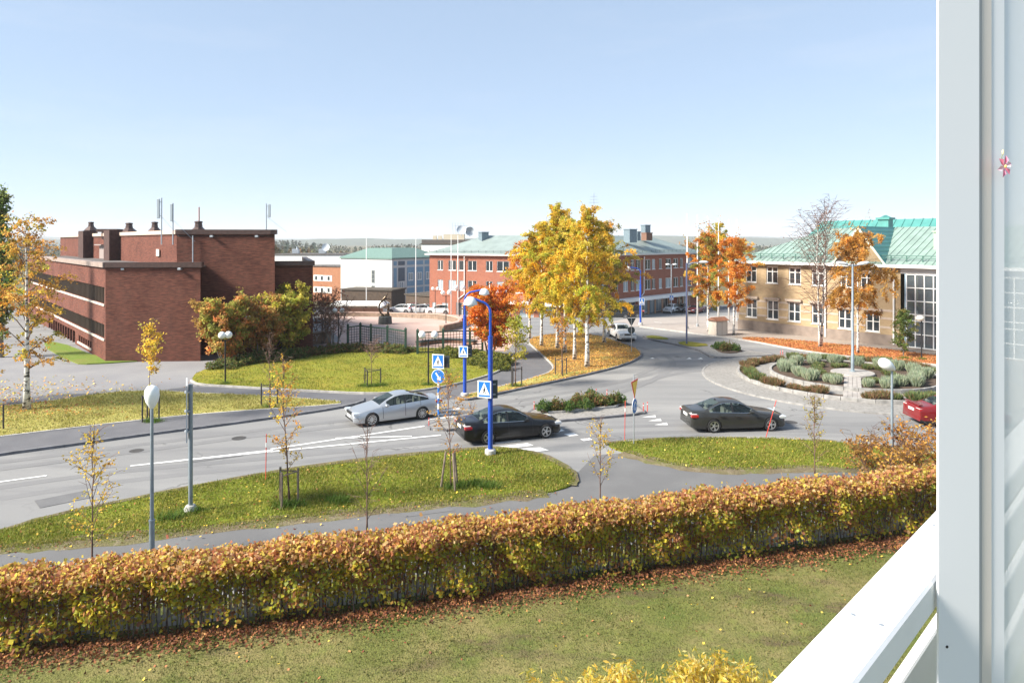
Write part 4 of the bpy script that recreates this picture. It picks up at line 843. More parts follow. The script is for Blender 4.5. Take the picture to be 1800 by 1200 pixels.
# rear wing with a teal roof showing above the hip
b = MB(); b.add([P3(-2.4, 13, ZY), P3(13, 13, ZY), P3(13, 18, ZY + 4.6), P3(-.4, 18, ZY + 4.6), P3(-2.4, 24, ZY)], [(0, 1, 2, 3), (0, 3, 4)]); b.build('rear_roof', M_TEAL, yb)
for k in range(16):
    b = MB(); u = -2.2 + k * .95; top = min(1, max(.05, (u + 2.4) / 2.0)); a, c = Vector(P3(u, 13, ZY + .05)), Vector(P3(u + (0 if u > -.4 else 0), lerp(13, 18, top), ZY + .05 + 4.6 * top)); b.tube([a, c], .05, 4); b.build('roof_seam', M_TEAL, yb)
wall(yb, Y0 + yd * -2 + yn * 14, Y0 + yd * 12 + yn * 14, -1, ZY + .1, M_YB); wall(yb, Y0 + yd * -2 + yn * 23, Y0 + yd * -2 + yn * 14, -1, ZY + .1, M_YB)
# ---------------------------------------------------------------- plants
M_LEAF = leaf_mat('leaves', 0.6); M_LITL = leaf_mat('fallen_leaves', 0.15, 0.8); M_GRASS = leaf_mat('grass_blades', 0.35, 0.7)
def bark(name, pale, dark, bands=True):
    m = bpy.data.materials.new(name); m.use_nodes = True; MATS[name] = m; nt = m.node_tree; N = nt.nodes; L = nt.links; p = N['Principled BSDF']; p.inputs['Roughness'].default_value = 0.8
    tc = N.new('ShaderNodeTexCoord'); mp = N.new('ShaderNodeMapping'); mp.inputs['Scale'].default_value = (3, 3, 5.5 if bands else 1.5); L.new(tc.outputs['Object'], mp.inputs[0])
    t = N.new('ShaderNodeTexNoise'); t.inputs['Scale'].default_value = 1.3; t.inputs['Detail'].default_value = 5; L.new(mp.outputs[0], t.inputs['Vector'])
    r = N.new('ShaderNodeValToRGB'); r.color_ramp.elements[0].position = .40; r.color_ramp.elements[1].position = .50 if bands else .7
    r.color_ramp.elements[0].color = (*dark, 1); r.color_ramp.elements[1].color = (*pale, 1); L.new(t.outputs[0], r.inputs[0]); L.new(r.outputs[0], p.inputs['Base Color']); return m
M_BIRCH = bark('birch_bark', (.66, .64, .60), (.05, .045, .04)); M_TWIG = bark('twig_bark', (.22, .12, .085), (.09, .055, .045), False); M_GREYB = bark('grey_bark', (.27, .24, .21), (.10, .085, .07), False)
Y_GOLD = [((.78, .53, .06), 5), ((.64, .50, .06), 5), ((.72, .42, .05), 2), ((.48, .46, .06), 4), ((.80, .62, .14), 2)]
Y_OLD = [((0.794, 0.512, 0.058), 5), ((0.640, 0.461, 0.064), 4), ((0.768, 0.384, 0.051), 3), ((0.461, 0.435, 0.064), 3), ((0.820, 0.589, 0.128), 2)]
Y_GREEN = [((0.589, 0.486, 0.064), 4), ((0.435, 0.435, 0.064), 4), ((0.717, 0.538, 0.090), 3), ((0.666, 0.333, 0.064), 1)]
OLIVEY = [((0.435, 0.362, 0.072), 4), ((0.609, 0.406, 0.072), 3), ((0.319, 0.319, 0.072), 3), ((0.725, 0.435, 0.087), 2)]
ORANGE = [((0.742, 0.333, 0.058), 5), ((0.819, 0.410, 0.090), 3), ((0.589, 0.243, 0.051), 3), ((0.704, 0.461, 0.102), 1)]
AMBER = [((0.609, 0.334, 0.072), 5), ((0.464, 0.246, 0.065), 4), ((0.725, 0.420, 0.102), 2)]
REDOR = [((0.704, 0.218, 0.038), 4), ((0.794, 0.320, 0.051), 4), ((0.512, 0.128, 0.038), 2), ((0.384, 0.333, 0.064), 1)]
SHR1 = [((0.641, 0.320, 0.113), 3), ((0.490, 0.339, 0.094), 4), ((0.395, 0.395, 0.094), 4), ((0.820, 0.377, 0.151), 2)]
SHR2 = [((0.528, 0.264, 0.094), 4), ((0.415, 0.302, 0.094), 4), ((0.679, 0.339, 0.113), 2), ((0.377, 0.377, 0.094), 2)]
SHR3 = [((.56, .50, .08), 4), ((.40, .42, .08), 4), ((.60, .50, .12), 2), ((.46, .30, .09), 3)]
GREEN = [((0.145, 0.217, 0.058), 4), ((0.217, 0.275, 0.072), 3), ((0.116, 0.160, 0.051), 2)]
def tree_meshes(H, cr, cb, nleaf, ls, pal, tr, seed, nbr=26, droop=.5, rise=.9, lean=0.0, bar=None, prof=None, stems=1, spread=0.0, wob=.012, twig_r=.006, aspect=1.5, top_bare=0.0):
    """(trunk, limbs, crown) meshes of one tree standing at the origin"""
    rs = random.Random(seed); rng = np.random.default_rng(seed)
    prof = prof or (lambda t: (1 - t) ** .55 * (.55 + .45 * min(1, t / .25)) + .12)
    tb, lb = MB(), MB(); twigs = []
    for si in range(stems):
        az0 = 2 * math.pi * si / max(stems, 1) + rs.random(); sx, sy = math.cos(az0) * spread, math.sin(az0) * spread
        Hs = H * (1 if si == 0 else rs.uniform(.75, .97)); n = 9; tp = []
        for i in range(n + 1):
            t = i / n; j = wob * H * t
            tp.append(Vector((sx * (.12 + t ** .8) + lean * H * t + rs.uniform(-j, j) * .6, sy * (.12 + t ** .8) + rs.uniform(-j, j) * .6, Hs * t)))
        tb.tube(tp, [max(.012, tr * (1 - .93 * (i / n) ** .85) * (1.25 if i == 0 else 1)) for i in range(n + 1)], 8)
        def on(t):
            f = t * n; i = min(int(f), n - 1); return tp[i].lerp(tp[i + 1], f - i)
        for k in range(nbr):
            t = cb + (0.97 - cb) * ((k + rs.random() * .8) / nbr) ** .9; tt = (t - cb) / (1 - cb); az = k * 2.39996 + rs.uniform(-.5, .5)
            ln = cr * prof(tt) * rs.uniform(.75, 1.15); s0 = on(t); el = rise * rs.uniform(.7, 1.2) + .25 * tt
            d = Vector((math.cos(az) * math.cos(el), math.sin(az) * math.cos(el), math.sin(el))); pts = [s0]
            steps = 5; ho = ln / max(.35, math.cos(el)) / steps
            for i in range(steps):
                d = (d + Vector((rs.uniform(-.15, .15), rs.uniform(-.15, .15), -droop * .22 * (i / 2)))).normalized(); pts.append(pts[-1] + d * ho * (.85 if i else 1))
            r0 = max(twig_r * 1.6, tr * .30 * (1 - .75 * t)); lb.tube(pts, [r0 * (1 - .8 * i / steps) for i in range(steps + 1)], 4, cap=False)
            for q in range(7):
                f = .2 + .8 * (q + rs.random()) / 7; i = min(int(f * steps), steps - 1); a = pts[i].lerp(pts[i + 1], f * steps - i)
                td = (d * .5 + Vector((rs.gauss(0, .7), rs.gauss(0, .7), rs.uniform(-1.1, .35) * (droop + .25)))).normalized(); tl = ln * rs.uniform(.16, .42) + .12
                bpt = a + td * tl * .55; c = bpt + (td + Vector((0, 0, -droop * .8))).normalized() * tl * .55
                lb.tube([a, bpt, c], [twig_r, twig_r * .8, twig_r * .5], 3, cap=False); twigs.append((a, bpt, c))
        tip = tp[-1]
        for q in range(10): a = on(rs.uniform(.82, 1)); twigs.append((a, a + Vector((rs.gauss(0, .18), rs.gauss(0, .18), .12)) * cr * .5, a + Vector((rs.gauss(0, .3), rs.gauss(0, .3), .05)) * cr * .5))
    crown = None
    if nleaf:
        T = np.array([[list(p) for p in t] for t in twigs]); k = len(T); zz = T[:, 1, 2] / H
        w = np.linalg.norm(T[:, 1] - T[:, 0], axis=1) * rng.uniform(.25, 1.6, k) * np.where(zz > 1 - top_bare, .12, 1.0); w /= w.sum()
        ix = rng.choice(k, size=nleaf, p=w); u = rng.random(nleaf)[:, None]; A, B, C = T[ix, 0], T[ix, 1], T[ix, 2]
        P = np.where(u < .5, A + (B - A) * u * 2, B + (C - B) * (u * 2 - 1)) + rng.normal(size=(nleaf, 3)) * np.array([1, 1, .8]) * (ls * .9)
        tc = pick_cols(pal, k, rng, .22); cols = np.clip(tc[ix] * rng.uniform(.72, 1.25, (nleaf, 1)), 0, 1)
        crown = leaf_mesh('crown', M_LEAF, P, np.full(nleaf, ls), cols, rng, aspect=aspect)
    return tb, lb, crown
def tree(name, label, loc, H, cr, cb, nleaf, ls, pal, tr, seed, bark_m=None, cat='tree', group=None, rz=0, **kw):
    tb, lb, crown = tree_meshes(H, cr, cb, nleaf, ls, pal, tr, seed, **kw)
    t = thing(name, label, cat, loc, rz, group); tb.build('trunk', bark_m or M_BIRCH, t, smooth=True); lb.build('limbs', M_TWIG, t)
    if crown: link('crown', crown, t)
    return t
def on_ground(px, py, z=.0): v = G(px, py); v.z += z; return v

# ----- the birch grove between road and path
grove = [(1032, 647, 11.9, 2.9, .24, 9000, Y_GOLD, .17, 'white trunked golden birch at the road edge of the leaf covered grove'),
         (1010, 634, 10.6, 2.7, .26, 8000, Y_GOLD, .14, 'golden birch with slightly crooked white trunk next to the road edge birch'),
         (993, 622, 11.2, 2.7, .26, 8000, Y_GREEN, .14, 'yellow green birch standing in the middle of the grove behind the staked sapling'),
         (980, 614, 12.6, 2.8, .24, 9000, Y_GOLD, .16, 'tall golden birch with pointed top at the back of the grove'),
         (952, 610, 11.0, 3.1, .24, 9000, Y_GOLD, .15, 'dark trunked orange yellow birch on the path side of the grove'),
         (931, 597, 9.5, 2.9, .25, 6500, ORANGE, .13, 'orange tinted birch at the far left end of the grove'),
         (1062, 604, 11.2, 3.0, .22, 7000, OLIVEY, .15, 'olive yellow birch at the back of the grove towards the white car')]
for i, (px, py, H, cr, cb, nl, pal, tr, lab) in enumerate(grove):
    tree('birch_tree', lab, on_ground(px, py, .08), H * .99, cr * 1.05, cb - .03, int(nl * 2.4), .105, pal, tr, 100 + i, nbr=46, droop=.9, prof=lambda t: (1 - t) ** 1.0 * (.65 + .35 * min(1, t / .2)) + .09, group='birches of the grove')
# ----- the birch and trees at the left edge
tree('birch_tree', 'tall slender white trunked birch with thinning leaves on the golden lawn', on_ground(47, 722, .08), 10.6, 2.5, .20, 7000, .09, OLIVEY + AMBER, .17, 201, nbr=34, droop=.5, rise=.8)
tree('birch_tree', 'orange leaved birch leaning in beside the tall slender birch', on_ground(-70, 716, .05), 8.0, 3.0, .12, 6500, .11, ORANGE + Y_GOLD, .13, 202, nbr=34, droop=.6)
tree('poplar_tree', 'narrow upright dark green poplar at the edge of the brick hall', on_ground(2, 628), 13.2, .95, .08, 6500, .15, GREEN + [((.25, .24, .06), 3)], .18, 203, nbr=44, droop=0, rise=1.25, bark_m=M_GREYB, prof=lambda t: .55 + .6 * math.sin(math.pi * min(1, t * .9 + .08)))
# ----- street trees by the yellow building
tree('birch_tree', 'orange birch with white trunk between flagpoles and yellow building', on_ground(1290, 589), 9.6, 2.1, .24, 16000, .105, ORANGE, .12, 211, nbr=32, droop=.8)
tree('birch_tree', 'brownish yellow birch among the flagpoles near the kiosk', on_ground(1245, 583), 10.2, 2.2, .2, 16000, .105, OLIVEY + ORANGE, .12, 212, nbr=32, droop=.7)
tree('birch_tree', 'slim yellow tipped birch behind the row of flagpoles', on_ground(1263, 560), 12.6, 2.0, .3, 5000, .14, Y_GREEN, .12, 215, nbr=28, droop=.6)
tree('birch_tree', 'bare twin stemmed birch in front of the yellow building windows', on_ground(1442, 611, .08), 12.4, 3.5, .20, 420, .09, [((.30, .13, .07), 1)], .12, 213, nbr=60, droop=.15, rise=.75, stems=2, spread=.5, twig_r=.016)
tree('birch_tree', 'weeping amber leaved birch before the brick gable', on_ground(1508, 622, .08), 9.9, 2.6, .24, 17000, .105, AMBER, .11, 214, nbr=34, droop=1.3)
tree('conifer_shrub', 'small dark green feathery larch sapling by the glazed bay', on_ground(1588, 628, .08), 3.7, 1.0, .1, 3500, .09, GREEN + [((.28, .24, .06), 2)], .05, 216, cat='shrub', bark_m=M_GREYB, nbr=30, droop=.3, rise=.6)
# ----- big autumn shrubs in front of the brick hall and by the trellis
SHK = dict(stems=6, spread=1.2, nbr=16, droop=.35, rise=.75, bark_m=M_GREYB, cat='shrub', wob=.02)
tree('large_shrub', 'big rounded red and olive shrub at the corner of the brick hall', on_ground(394, 638, .05), 5.0, 1.35, .08, 17000, .15, SHR1, .06, 221, **SHK)
tree('large_shrub', 'big brown orange shrub between the red and the lime green shrub', on_ground(456, 630, .05), 4.6, 1.2, .10, 11000, .15, SHR2, .06, 222, **SHK)
tree('large_shrub', 'big lime yellow shrub in front of the tall brick block', on_ground(502, 622, .05), 5.8, 1.4, .10, 14000, .15, SHR3, .06, 223, **SHK)
tree('large_shrub', 'reddish half bare shrub at the right end of the brick hall', on_ground(566, 604), 4.9, 1.8, .25, 1500, .12, [((.30, .10, .07), 3), ((.34, .18, .08), 2)], .05, 224, twig_r=.012, **SHK)
tree('large_shrub', 'leafless dark many stemmed shrub beside the twin globe lamp', on_ground(587, 612), 4.2, 1.5, .3, 0, .1, SHR1, .06, 225, twig_r=.013, **SHK)
tree('large_shrub', 'fiery orange red shrub tree beside the blue lamp posts', on_ground(862, 628, .05), 5.7, 1.5, .14, 15000, .13, REDOR, .08, 226, **SHK)
# ----- low ground shrubs: three kinds copied along the edge of the middle lawn
def bush_mesh(r, h, n, ls, pal, seed, aspect=1.5, flat=.2):
    rng = np.random.default_rng(seed); a = rng.uniform(0, 2 * np.pi, n); rr = np.sqrt(rng.random(n)) * r; lump = 1 + .25 * np.sin(a * 3 + seed) + .15 * np.sin(a * 5)
    z = rng.random(n) ** .6 * h * (1 - .55 * (rr / r) ** 2) * (.8 + .3 * np.sin(a * 4 + rr * 6)); P = np.stack([rr * np.cos(a) * lump, rr * np.sin(a) * lump, z + .02], 1)
    return leaf_mesh('bush', M_LEAF, P, np.full(n, ls), pick_cols(pal, n, rng, .3), rng, flat=flat, aspect=aspect)
DKG = [((0.102, 0.145, 0.043), 5), ((0.174, 0.203, 0.058), 3), ((0.261, 0.160, 0.072), 2)]
low = [bush_mesh(1.1, .75, 1500, .10, DKG, 1), bush_mesh(1.0, .65, 1400, .10, DKG + [((.22, .12, .06), 4)], 2), bush_mesh(.9, .7, 1300, .10, [((.20, .22, .05), 4), ((.30, .28, .06), 2), ((.10, .13, .04), 3)], 3)]
rs = random.Random(3)
for px, py, k in [(392, 648, 0), (412, 643, 0), (432, 640, 0), (455, 636, 0), (478, 634, 0), (500, 632, 0), (518, 629, 0), (540, 626, 1), (562, 623, 1), (585, 621, 1), (606, 619, 1), (628, 618, 1), (650, 618, 1), (672, 619, 1), (694, 620, 0), (706, 621, 0)]:
    o = link('low_shrub', low[k], None, on_ground(px, py, .08), rs.uniform(0, 6)); s = rs.uniform(.85, 1.15); o.scale = (s, s, s * rs.uniform(.8, 1.1))
    tag(o, 'low dark green ground shrub along the back edge of the lawn by the trellis' if k == 0 else 'low brownish green ground shrub in front of the first trellis fence', 'shrub', 'low shrubs behind the lawn')
for px, py in [(786, 626), (806, 629), (826, 630), (846, 634), (866, 637), (884, 641), (838, 642), (858, 646), (880, 650)]:
    o = link('low_shrub', low[2], None, on_ground(px, py, .08), rs.uniform(0, 6)); o.scale = (rs.uniform(.8, 1.1),) * 3
    tag(o, 'low yellow green ground shrub under the fiery orange shrub tree', 'shrub', 'low shrubs under the orange shrub')
# ----- saplings, with and without stakes
M_STAKE = mat('stake_wood', (.22, .17, .13), .85, var=.3, vscale=8); M_STAKED = mat('stake_dark', (.045, .04, .038), .8)
def stakes(loc, label, n=3, h=1.25, r=.55, m=None, group='tree stakes', rz=0.0, bars=True, lean=0):
    t = thing('tree_stake_frame', label, 'tree stakes', loc, rz, group)
    P = [(r * math.cos(2 * math.pi * k / n), r * math.sin(2 * math.pi * k / n)) for k in range(n)]
    for x, y in P: b = MB(); b.tube([(x * (1 + lean), y * (1 + lean), -.1), (x, y, h)], .04, 7); b.build('stake', m or M_STAKED, t)
    if bars:
        for i in range(n): a, c = P[i], P[(i + 1) % n]; b = MB(); b.tube([(a[0], a[1], h - .12), (c[0], c[1], h - .12)], .022, 5); b.build('crossbar', m or M_STAKED, t)
    return t
YS = [((0.820, 0.563, 0.077), 5), ((0.717, 0.461, 0.077), 3), ((0.614, 0.512, 0.102), 2)]
OS = [((0.794, 0.384, 0.077), 4), ((0.666, 0.410, 0.102), 3), ((0.563, 0.282, 0.077), 2)]
SK = dict(bark_m=M_TWIG, cat='sapling', droop=.1, rise=1.0, wob=.018, twig_r=.007)
def sap(px, py, H, cr, n, pal, label, seed, z=.05, ls=.055, cb=.28, nbr=16, tr=.03, lean=0.0, **k):
    kw = dict(SK); kw.update(k); return tree('sapling', label, on_ground(px, py, z), H, cr, cb, int(n * .95), ls, pal, tr, seed, nbr=nbr, lean=lean, **kw)
sap(162, 1003, 3.9, .75, 620, YS, 'thin yellow leaved sapling between footpath and hedge left of the oval lamp', 301, cb=.12, nbr=20)
sap(509, 888, 5.0, .75, 950, YS + OS, 'tall leaning golden sapling tied to three stakes beside the red snow stick', 302, cb=.22, nbr=22, lean=-.055, tr=.04)
stakes(on_ground(504, 889, .05), 'three brown stakes around the golden sapling on the near verge', 3, 1.25, .38, M_STAKE, rz=.4)
sap(645, 935, 3.3, .7, 0, YS, 'leafless thin sapling rising behind the hedge', 303, z=0, cb=.1, nbr=16)
sap(793, 860, 4.3, .75, 430, OS, 'sparse orange sapling tied to leaning stakes beside the blue lamp post', 304, cb=.25, nbr=18, lean=-.03)
stakes(on_ground(793, 859, .05), 'three grey stakes leaning together around the sparse orange sapling', 3, 1.35, .2, M_STAKE, rz=1.0, bars=False, lean=1.0)
sap(1055, 888, 2.9, .55, 330, YS, 'thin yellow sapling rising behind the hedge by the path mouth', 305, z=0, cb=.2, nbr=14)
sap(1432, 838, 3.1, .6, 420, [((.42, .36, .10), 3), ((.50, .40, .08), 3), ((.36, .28, .10), 2)], 'thin olive yellow sapling at the foot of the right verge', 306, cb=.15, nbr=16)
sap(263, 741, 4.9, .7, 750, YS, 'yellow sapling in stakes on the golden lawn behind the oval lamp', 307, z=.1, ls=.10, cb=.45)
stakes(on_ground(263, 741, .1), 'dark stake frame around the sapling behind the oval lamp', 3, 1.35, .45, rz=.2)
sap(474, 716, 3.9, .6, 0, YS, 'bare sapling in stakes at the narrow end of the golden lawn', 308, z=.1)
stakes(on_ground(474, 716, .1), 'dark stake frame at the narrow end of the golden lawn', 3, 1.25, .5, rz=.9)
stakes(on_ground(4, 757, .1), 'single dark stake post at the left edge of the golden lawn', 1, 1.2, .05, bars=False)
sap(653, 679, 2.6, .9, 0, YS, 'small leafless tree in a stake frame on the middle lawn', 309, z=.1, cb=.55, nbr=14, twig_r=.012, rise=.8)
stakes(on_ground(652, 679, .1), 'dark stake frame around the leafless tree on the middle lawn', 3, 1.05, .62, rz=.35)
sap(906, 680, 4.4, .95, 1500, [((.46, .42, .06), 4), ((.36, .38, .06), 3), ((.55, .45, .08), 2)], 'lime yellow sapling on the strip between path and road', 310, z=.1, ls=.10, cb=.3, nbr=20, tr=.04, droop=.4)
stakes(on_ground(906, 680, .1), 'dark stake frame around the lime yellow sapling', 3, 1.2, .4, rz=.1)
sap(988, 661, 3.9, .7, 240, ORANGE, 'nearly bare dark stemmed sapling in stakes under the birches', 311, z=.1, ls=.10, cb=.4, tr=.05)
stakes(on_ground(987, 661, .1), 'dark stake frame at the road side of the birch grove', 3, 1.15, .45, rz=.6)
sap(828, 758, 1.1, .4, 60, OS, 'little orange shoot on the verge behind the sparse sapling', 312, cb=.2, nbr=8, tr=.012)
# tufts of long grass round stakes and posts
TUFTS = [G(x, y) for x, y in [(500, 893), (515, 890), (592, 884), (600, 886), (793, 860), (812, 856), (858, 858), (838, 852), (265, 743), (272, 744), (335, 902), (300, 914), (648, 682), (660, 681), (670, 680), (640, 681), (397, 677), (752, 679), (906, 681), (474, 718), (1590, 632), (1620, 634)]]

# ----- roundabout planting
SAGE = [((0.420, 0.476, 0.336), 5), ((0.308, 0.378, 0.266), 3), ((0.560, 0.588, 0.420), 3)]
BRN = [((0.336, 0.196, 0.112), 4), ((0.252, 0.182, 0.084), 3), ((0.196, 0.210, 0.084), 3), ((0.476, 0.280, 0.168), 1)]
GRN2 = [((0.224, 0.280, 0.112), 4), ((0.154, 0.210, 0.084), 3), ((0.308, 0.308, 0.112), 2), ((0.364, 0.224, 0.126), 1)]
def tuft_mesh(r, h, n, pal, seed, lean=.5, w=.05):
    rng = np.random.default_rng(seed); a = rng.uniform(0, 2 * np.pi, n); rr = np.sqrt(rng.random(n)) * r * .7; hh = h * rng.uniform(.5, 1.1, n) * (1 - .35 * (rr / r) ** 2)
    B = np.stack([rr * np.cos(a), rr * np.sin(a), np.zeros(n)], 1); out = np.stack([np.cos(a), np.sin(a), 0 * a], 1) * (lean * rng.random(n) * r)[:, None] + rng.normal(size=(n, 3)) * .04
    Tp = B + out; Tp[:, 2] = hh; s = np.stack([-np.sin(a), np.cos(a), 0 * a], 1) * w * rng.uniform(.5, 1.2, n)[:, None]; rot = rng.uniform(-1.2, 1.2, n)[:, None]; s = s * np.cos(rot) + np.stack([np.cos(a), np.sin(a), 0 * a], 1) * np.sin(rot) * w
    mid = B * .5 + Tp * .5 + rng.normal(size=(n, 3)) * .02
    V = np.stack([B, mid + s, Tp, mid - s], 1).astype(np.float32); me = bpy.data.meshes.new('shrub'); me.vertices.add(n * 4); me.vertices.foreach_set('co', V.reshape(-1)); me.loops.add(n * 4); me.loops.foreach_set('vertex_index', np.arange(n * 4, dtype=np.int32))
    me.polygons.add(n); me.polygons.foreach_set('loop_start', np.arange(0, n * 4, 4, dtype=np.int32)); me.update(calc_edges=True); ca = me.color_attributes.new('col', 'FLOAT_COLOR', 'POINT')
    c4 = np.ones((n, 4, 4), dtype=np.float32); c4[:, :, :3] = pick_cols(pal, n, rng, .25)[:, None, :]; ca.data.foreach_set('color', c4.reshape(-1)); me.materials.append(M_LEAF); return me
sage = [tuft_mesh(.62, .85, 700, SAGE, 11 + i, .5) for i in range(3)]; brn = [tuft_mesh(.55, .5, 450, BRN, 21 + i, .7) for i in range(2)]; grn = [tuft_mesh(.55, .55, 500, GRN2, 31 + i, .7) for i in range(2)]
rs = random.Random(8); ramp_az = math.atan2(dv.y, dv.x)
def far_from_ramp(a, r): return abs(math.sin(a - ramp_az)) * r > .85 or math.cos(a - ramp_az) < 0
for k in range(34):
    a = 2 * math.pi * k / 34 + rs.uniform(-.08, .08); r = rs.uniform(3.7, 4.6)
    if not far_from_ramp(a, r): continue
    o = link('shrub', rs.choice(sage), None, (RC.x + r * math.cos(a), RC.y + r * math.sin(a), .37), rs.uniform(0, 6)); s = rs.uniform(.65, .95); o.scale = (s * .9, s * .9, s)
    tag(o, 'silvery sage green shrub in the inner ring of the roundabout bed', 'shrub', 'sage shrubs in the roundabout')
for k in range(16):
    a = 2 * math.pi * k / 16 + rs.uniform(-.15, .15); r = rs.uniform(2.0, 3.0)
    if not far_from_ramp(a, r): continue
    o = link('shrub', rs.choice(grn), None, (RC.x + r * math.cos(a), RC.y + r * math.sin(a), .37), rs.uniform(0, 6)); s = rs.uniform(.5, .8); o.scale = (s,) * 3
    tag(o, 'olive green low shrub round the lamp plinth of the roundabout', 'shrub', 'olive shrubs round the plinth')
for k in range(56):
    a = 2 * math.pi * k / 56 + rs.uniform(-.06, .06); r = rs.uniform(6.55, 7.05)
    if not far_from_ramp(a, r) or rs.random() < .1: continue
    kind = rs.random() < .6; o = link('shrub', rs.choice(brn if kind else grn), None, (RC.x + r * math.cos(a), RC.y + r * math.sin(a), .18), rs.uniform(0, 6)); s = rs.uniform(.6, 1.0); o.scale = (s, s, s * 1.1)
    tag(o, 'withered brown plant in the outer ring of the roundabout bed' if kind else 'dull green plant in the outer ring of the roundabout bed', 'plant', 'plants in the outer roundabout ring')
bb = [bush_mesh(.45, .6, 500, .085, [((.08, .15, .04), 4), ((.12, .19, .05), 3), ((.18, .22, .06), 2)], 41), bush_mesh(.45, .65, 450, .085, [((.22, .20, .06), 3), ((.26, .14, .07), 3), ((.14, .16, .05), 3)], 42)]
for px, py, k in [(955, 728, 0), (966, 726, 0), (978, 726, 1), (990, 724, 1), (1003, 722, 0), (1014, 720, 1), (1026, 719, 1), (1037, 717, 1), (1048, 716, 0), (1058, 717, 1), (1068, 716, 0), (1080, 715, 1), (1088, 714, 0), (1020, 714, 1), (1040, 711, 0), (1000, 727, 0), (1030, 724, 0)]:
    o = link('shrub', bb[k], None, on_ground(px, py, .17), rs.uniform(0, 6)); s = rs.uniform(.75, 1.25); o.scale = (s, s, s * rs.uniform(.8, 1.3))
    tag(o, 'small round green shrub in the island bed beside the black sedan' if k == 0 else 'brownish olive shrub in the island bed beside the black sedan', 'shrub', 'shrubs in the near island bed')
for px, py in [(1262, 616), (1272, 615), (1283, 617), (1292, 619), (1275, 619)]:
    o = link('shrub', bb[1 if px % 2 else 0], None, on_ground(px, py, .14), rs.uniform(0, 6)); o.scale = (1.1,) * 3; tag(o, 'dark green shrub in the far traffic island bed', 'shrub', 'shrubs in the far island bed')

# ----- hedge with the picket fence that shows through it
H_LEN = [0.0]
hp = [Vector(p) for p in HED]
for a, c in zip(hp[:-1], hp[1:]): H_LEN.append(H_LEN[-1] + (c - a).length)
def h_at(s, off):
    for i in range(len(hp) - 1):
        if s <= H_LEN[i + 1] or i == len(hp) - 2:
            t = (s - H_LEN[i]) / (H_LEN[i + 1] - H_LEN[i]); d = (hp[i + 1] - hp[i]).normalized(); p = hp[i].lerp(hp[i + 1], t); return p + Vector((-d.y, d.x)) * off, math.atan2(d.y, d.x)
hedge = thing('hedge', 'long clipped autumn hedge with yellow and copper leaves along the near lawn', 'hedge', (hp[3].x, hp[3].y, 0)); hx, hy = hp[3].x, hp[3].y
rng = np.random.default_rng(77); S0, S1 = 3.0, H_LEN[-1] - 1; NL = 190000; TH = 1.15
s = rng.uniform(S0, S1, NL); zone = rng.random(NL); HH = 1.66 + .20 * np.clip((s - 12) / 16, 0, 1) + rng.normal(0, .05, NL) + .05 * np.sin(s * 1.7) + .035 * np.sin(s * 4.3 + 1) + .03 * np.sin(s * 9)
HH = HH + np.where(s > S1 - 16, .62 * np.clip((s - S1 + 15) / 6, 0, 1), 0)
off = np.where(zone < .46, np.abs(rng.normal(0, .2, NL)) + .12, np.where(zone < .85, rng.uniform(.1, TH, NL), TH - np.abs(rng.normal(0, .12, NL))))
zf = np.where(zone < .46, rng.random(NL) ** .62, np.where(zone < .85, 1 - np.abs(rng.normal(0, .09, NL)), rng.random(NL)))
z = np.clip(zf, 0.0, 1.06) * HH; edge = np.clip((z / HH - .82) / .18, 0, 1); bumpf = .13 * (np.sin(s * 3.1 + z * 2.3) + np.sin(s * 1.3 - z * 3.7 + 1) + np.sin(s * 6.7 + z * 5.9 + 2) * .7); front = zone < .46; off = np.where(front, off + bumpf + edge * .3 * rng.random(NL) + .08, off); z = np.where((zone >= .46) & (zone < .85) & (off < .45), z - .3 * np.clip(1 - off / .45, 0, 1) ** 2 * HH / 1.9, z)
thin = np.sin(s * 1.1 + 2) * .5 + np.sin(s * 2.9) * .35 + np.sin(s * .37 + 1.4) * .45 + np.sin(s * 7.3 + z * 4) * .25      # patches where the leaves are thin
keep = (rng.random(NL) < np.clip(.40 + 1.1 * (z / HH) - .42 * thin * (1 - z / HH), .10, 1)) & (z > .08)
sp = rng.random(NL) < .05; z = np.where(sp & (zf > .85), z + rng.exponential(.06, NL), z)
s, off, z, HH, thin = s[keep], off[keep], z[keep], HH[keep], thin[keep]; n = len(s); P = np.empty((n, 3))
for i in range(n):
    p, _ = h_at(s[i], off[i]); P[i] = (p.x - hx, p.y - hy, z[i])
top = np.clip((z / HH - .72) / .22, 0, 1) + rng.normal(0, .22, n); clus = np.sin(s * 2.3 + z * 3) + np.sin(s * 5.1 - z * 4) * .6 + rng.normal(0, .8, n)
ctop = pick_cols([((.50, .22, .11), 4), ((.64, .36, .13), 4), ((.70, .50, .24), 4), ((.34, .14, .09), 2), ((.62, .50, .10), 5)], n, rng, .25)
cfac = pick_cols([((.66, .54, .06), 6), ((.52, .50, .08), 5), ((.60, .36, .08), 3), ((.40, .44, .08), 4), ((.36, .17, .09), 4)], n, rng, .25); cbrn = pick_cols([((.40, .17, .08), 4), ((.52, .27, .09), 3), ((.26, .12, .07), 2)], n, rng, .25)
cols = np.where((top > .5)[:, None], ctop, np.where((clus > 1.5)[:, None], cbrn, cfac))
link('crown', leaf_mesh('crown', M_LEAF, P, np.where(rng.random(n) < .3, .105, .078), cols, rng, flat=.25, aspect=1.15), hedge)
stm = MB(); rs = random.Random(4); sv = S0
